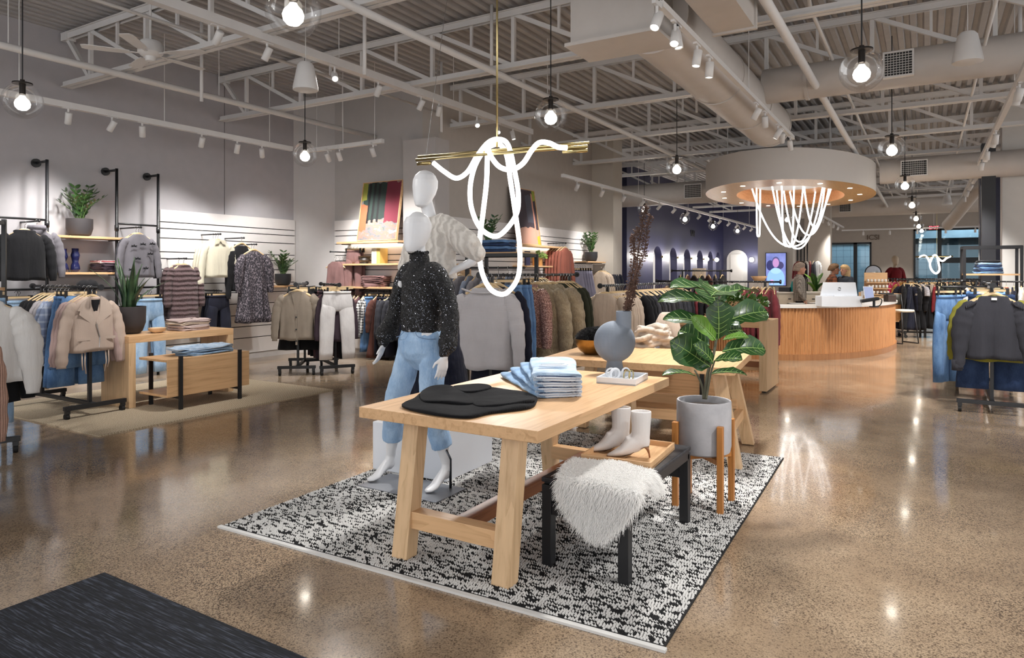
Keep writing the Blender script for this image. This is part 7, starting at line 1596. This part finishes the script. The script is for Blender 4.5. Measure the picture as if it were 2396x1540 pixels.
# ---- far folding: table with folded jeans in black frame on the right
pf2 = Dp(2318, 12.4, 660); t = thing('display_rack', 'black metal display frame with folded jeans behind the charcoal blouse', 'display stand', (pf2.x, pf2.y, 0), .05)
for x in (-.42,.42):
    for y in (-.25,.25): q = M(); q.box(x-.022, x+.022, y-.022, y+.022, 0, 1.92); q.build('post', black_steel, t)
for a in ((-.42,.42,-.27,-.23),(-.42,.42,.23,.27),(-.44,-.4,-.25,.25),(.4,.44,-.25,.25)): q = M(); q.box(*a, 1.88, 1.93); q.build('frame_bar', black_steel, t)
q = M(); q.box(-.42,.42,-.25,.25,1.4,1.43); q.build('shelf', oak_x, t)
for k in range(6):
    m = pad(.42-.012*(5-k) if k else .36, .32, .034, seed=80+k); garment_on('folded_jeans', ['black cap-like folded jeans topping the pile in the right frame','pale blue folded jeans in the right frame','folded jeans third from top in the right frame','folded jeans fourth from top in the right frame','folded jeans second from bottom in the right frame','lowest folded jeans in the right frame'][k], 'jeans', m, [black_cloth, denim_light, denim_dark, denim_mid, denim_dark, denim_mid][k], (pf2.x-.04, pf2.y, 1.432+.04*(5-k)), .1*k, 'folded jeans in the right frame')
rail_fill((pf2.x+.55, pf2.y+1.2, 0), 0, 1.72, run(0,.7,7,['top'],[mt['rust'],mt['maroon']],'rust or red top behind the right display frame','red tops behind the right frame'), 'behind the right display frame', .5)
m = M(); m.tube([(pf2.x+.45, pf2.y+1.2, 1.706), (pf2.x+1.4, pf2.y+1.2, 1.706)], .014, 8); m.tube([(pf2.x+.5, pf2.y+1.2, 0), (pf2.x+.5, pf2.y+1.2, 1.75)], .016, 8); tag(m.build('cross_rail', black_steel, smooth=True), 'black rail with red tops behind the right display frame', 'rail')
# added rope light shape, standing in for a chandelier reflected in the far window
c3 = Dp(2192, 26, 600); t = thing('rope_light_chandelier', 'added looping rope light standing in for a chandelier reflection in the far window', 'chandelier', c3)
q = M(); a, b = Dp(2143, 26, 601)-c3, Dp(2229, 26, 600)-c3; q.tube([a, b], .03, 10); q.build('brass_rod', brass, t, smooth=True); q = M(); q.tube([Vector((0,0,0)), Vector((0,0,4.62-c3.z))], .008, 6); q.build('down_rod', brass, t)
rope([(2150,602),(2163,598),(2172,606),(2176,614),(2180,605),(2185,598),(2192,600),(2196,615),(2198,632),(2190,640),(2180,632),(2176,618),(2180,604),(2188,597),(2195,604),(2205,611),(2215,604),(2224,600)], .035, t, c3, 26, 5)

# ================================================================== people
def person(label, px, t_, rz, arms, cols, hair, hairlen, H=1.68, lean=0, glasses=False, jacket_open=False, fill=None):
    """standing person: one continuous body, clothes and hair as children"""
    p = Dp(px, t_, 640); r = thing('person', label, 'person', (p.x, p.y, 0), rz); r.scale = (H/1.78,)*3
    J = dict(pelvis=(0,0,.97), chest=(0,-lean,1.45), Rhip=(-.09,0,.9), Lhip=(.09,0,.9), Rkn=(-.1,-.02,.5), Lkn=(.1,-.02,.5), Ran=(-.11,.02,.1), Lan=(.11,.02,.1), Rhe=(-.11,.06,.04), Lhe=(.11,.06,.04), Rba=(-.12,-.1,.03), Lba=(.12,-.1,.03), Rto=(-.125,-.17,.02), Lto=(.125,-.17,.02),
             Rsh=(-.18,-lean,1.41), Lsh=(.18,-lean,1.41), **arms)
    hd = Vector((0,-.03-lean*1.25,1.645)); skin = plain('skin_tone', 'b98a74', .6, var=.04)
    m = M(); body(m, J, hd, (0,-.0-lean,1.46)); 
    m.tube([hd+Vector((0,-.09,.015)), hd+Vector((0,-.118,-.03)), hd+Vector((0,-.1,-.045))], [.009,.017,.012], 8)
    for s in (-1,1): m.ball(hd+Vector((s*.088,.0,-.01)), (.012,.022,.032), 8, 6)
    b = bake(m, 'body', skin, .008, 2, parent=r)
    for s in (-1,1): e = M(); e.ball(hd+Vector((s*.034,-.094,.012)), .0115, 8, 6); e.build('eye', plain('dark_eye', '241c1a', .3), b, smooth=True)
    e = M(); e.tube([hd+Vector((-.026,-.094,-.078)), hd+Vector((0,-.1,-.08)), hd+Vector((.026,-.094,-.078))], .0055, 6); e.build('lips', plain('lip_tone', '96594f', .5), b, smooth=True)
    m = M(); m.loft([[hd+Vector((k*.103*math.cos(a), dy+k*.125*math.sin(a), z)) for a in (2*PI*j/22 for j in range(22))] for z, k, dy in ((-hairlen*.5,.75,.075),(-hairlen*.25,.9,.06),(.0,.98,.045),(.04,1.02,.03),(.09,.95,.012),(.13,.7,.005),(.152,.3,0))]); bake(m, 'hair', hair, .008, 2, ((.03,.012),), parent=r)
    m = M(); pants(m, J, .085, 1.05, 1.08, .04, .1); bake(m, 'trousers', cols[1], .01, 3, parent=r)
    for s in 'RL': m = M(); foot(m, Vector(J[s+'an'])+Vector((0,0,0)), J[s+'he'], J[s+'ba'], J[s+'to']); m.v = [tuple(Vector(v)*1.0) for v in m.v]; bake(m, 'shoe', plain('black_shoe', '19181a', .5), .008, 1, parent=r)
    m = M(); sl = [([Vector(J[s+'sh'])*1.0, J[s+'el'], J[s+'wr']], [.078,.064,.05]) for s in 'RL']; top(m, J, .86, sl, 1.5, (.2,.15), (.195,.14), ([(0,-lean,1.43),(0,-lean*1.05-.005,1.5)], [.1,.075])); bake(m, 'jacket', cols[0], .01, 3, ((.09,.015),), parent=r)
    if fill: m = M(); m.loft([ell((0,-lean*.5-.075+.0, z), w, .085, 20) for z, w in ((.9,.1),(1.1,.095),(1.3,.085),(1.43,.05))]); bake(m, 'shirt', fill, .01, 2, parent=r)
    return r
hound = checks('houndstooth_wool', '55504c', 'a5a09a', 40, .3)
relaxed = dict(Rel=(-.27,.03,1.13), Rwr=(-.25,-.09,.9), Rhd=V((.1,-.3,-1)), Rth=V((.5,-1,0)), Lel=(.27,.03,1.13), Lwr=(.25,-.09,.9), Lhd=V((-.1,-.3,-1)), Lth=V((-.5,-1,0)))
reach = dict(Rel=(-.25,-.12,1.2), Rwr=(-.12,-.33,1.22), Rhd=V((.4,-1,.1)), Rth=V((0,0,1)), Lel=(.25,-.12,1.2), Lwr=(.1,-.33,1.22), Lhd=V((-.4,-1,.1)), Lth=V((0,0,1)))
faceR = _A+PI/2
person('person with short grey hair in a houndstooth jacket over black, facing right', 1870, 15.6, faceR-.3, relaxed, (hound, black_cloth), plain('grey_hair', '8d7f74', .7, var=.3), .12, 1.67, fill=black_cloth)
person('person with short brown hair in a brown plaid jacket, bending towards the blonde person', 1938, 16.6, faceR-.2, reach, (checks('brown_plaid', '3a2018', '7a4326', 12), black_cloth), plain('brown_hair', '6b5138', .7, var=.3), .08, 1.66, .1)
person('person with long blonde hair in a dark navy top, facing left', 1978, 16.4, _A-PI/2+.3, reach, (plain('navy_knit', '262d3a', .9), denim_dark), plain('blonde_hair', 'b79a70', .6, var=.3), .42, 1.63)
# third mannequin, maroon sweater
p = Dp(2096, 20, 640); t = thing('mannequin', 'mannequin in a deep red sweater beside the far window', 'mannequin', (p.x, p.y, .1), .6)
J3 = dict(J2); J3.update(Lel=(.27,.05,1.18), Lwr=(.27,-.05,.96), Lhd=V((0,-.2,-1)), Lth=V((-.5,-1,0)), Rwr=(-.28,-.04,.96))
m = M(); body(m, J3, (-.03,-.02,1.71), (-.02,.01,1.47)); bake(m, 'body', plain('mannequin_beige', 'b8a68f', .5), .01, 2, parent=t)
m = M(); pants(m, J3, .1, 1.07, 1.1, .06, .1); bake(m, 'trousers', mt['dkpurple'], .01, 3, parent=t)
m = M(); top(m, J3, 1.0, [([(-.13,.03,1.44),(-.2,.05,1.36),(-.27,.07,1.18),(-.285,.0,1.0)], [.075,.075,.07,.05]), ([(.11,-.01,1.44),(.19,.02,1.38),(.27,.05,1.18),(.275,-.03,1.0)], [.075,.075,.07,.05])], 1.5, (.18,.13), (.175,.125), ([(-.02,.01,1.43),(-.02,.005,1.5)], [.1,.075])); bake(m, 'red_sweater', mt['red'], .01, 3, parent=t)
q = M(); q.box(-.35,.35,-.25,.25,-.1,0); q.build('base', white_paint, t)
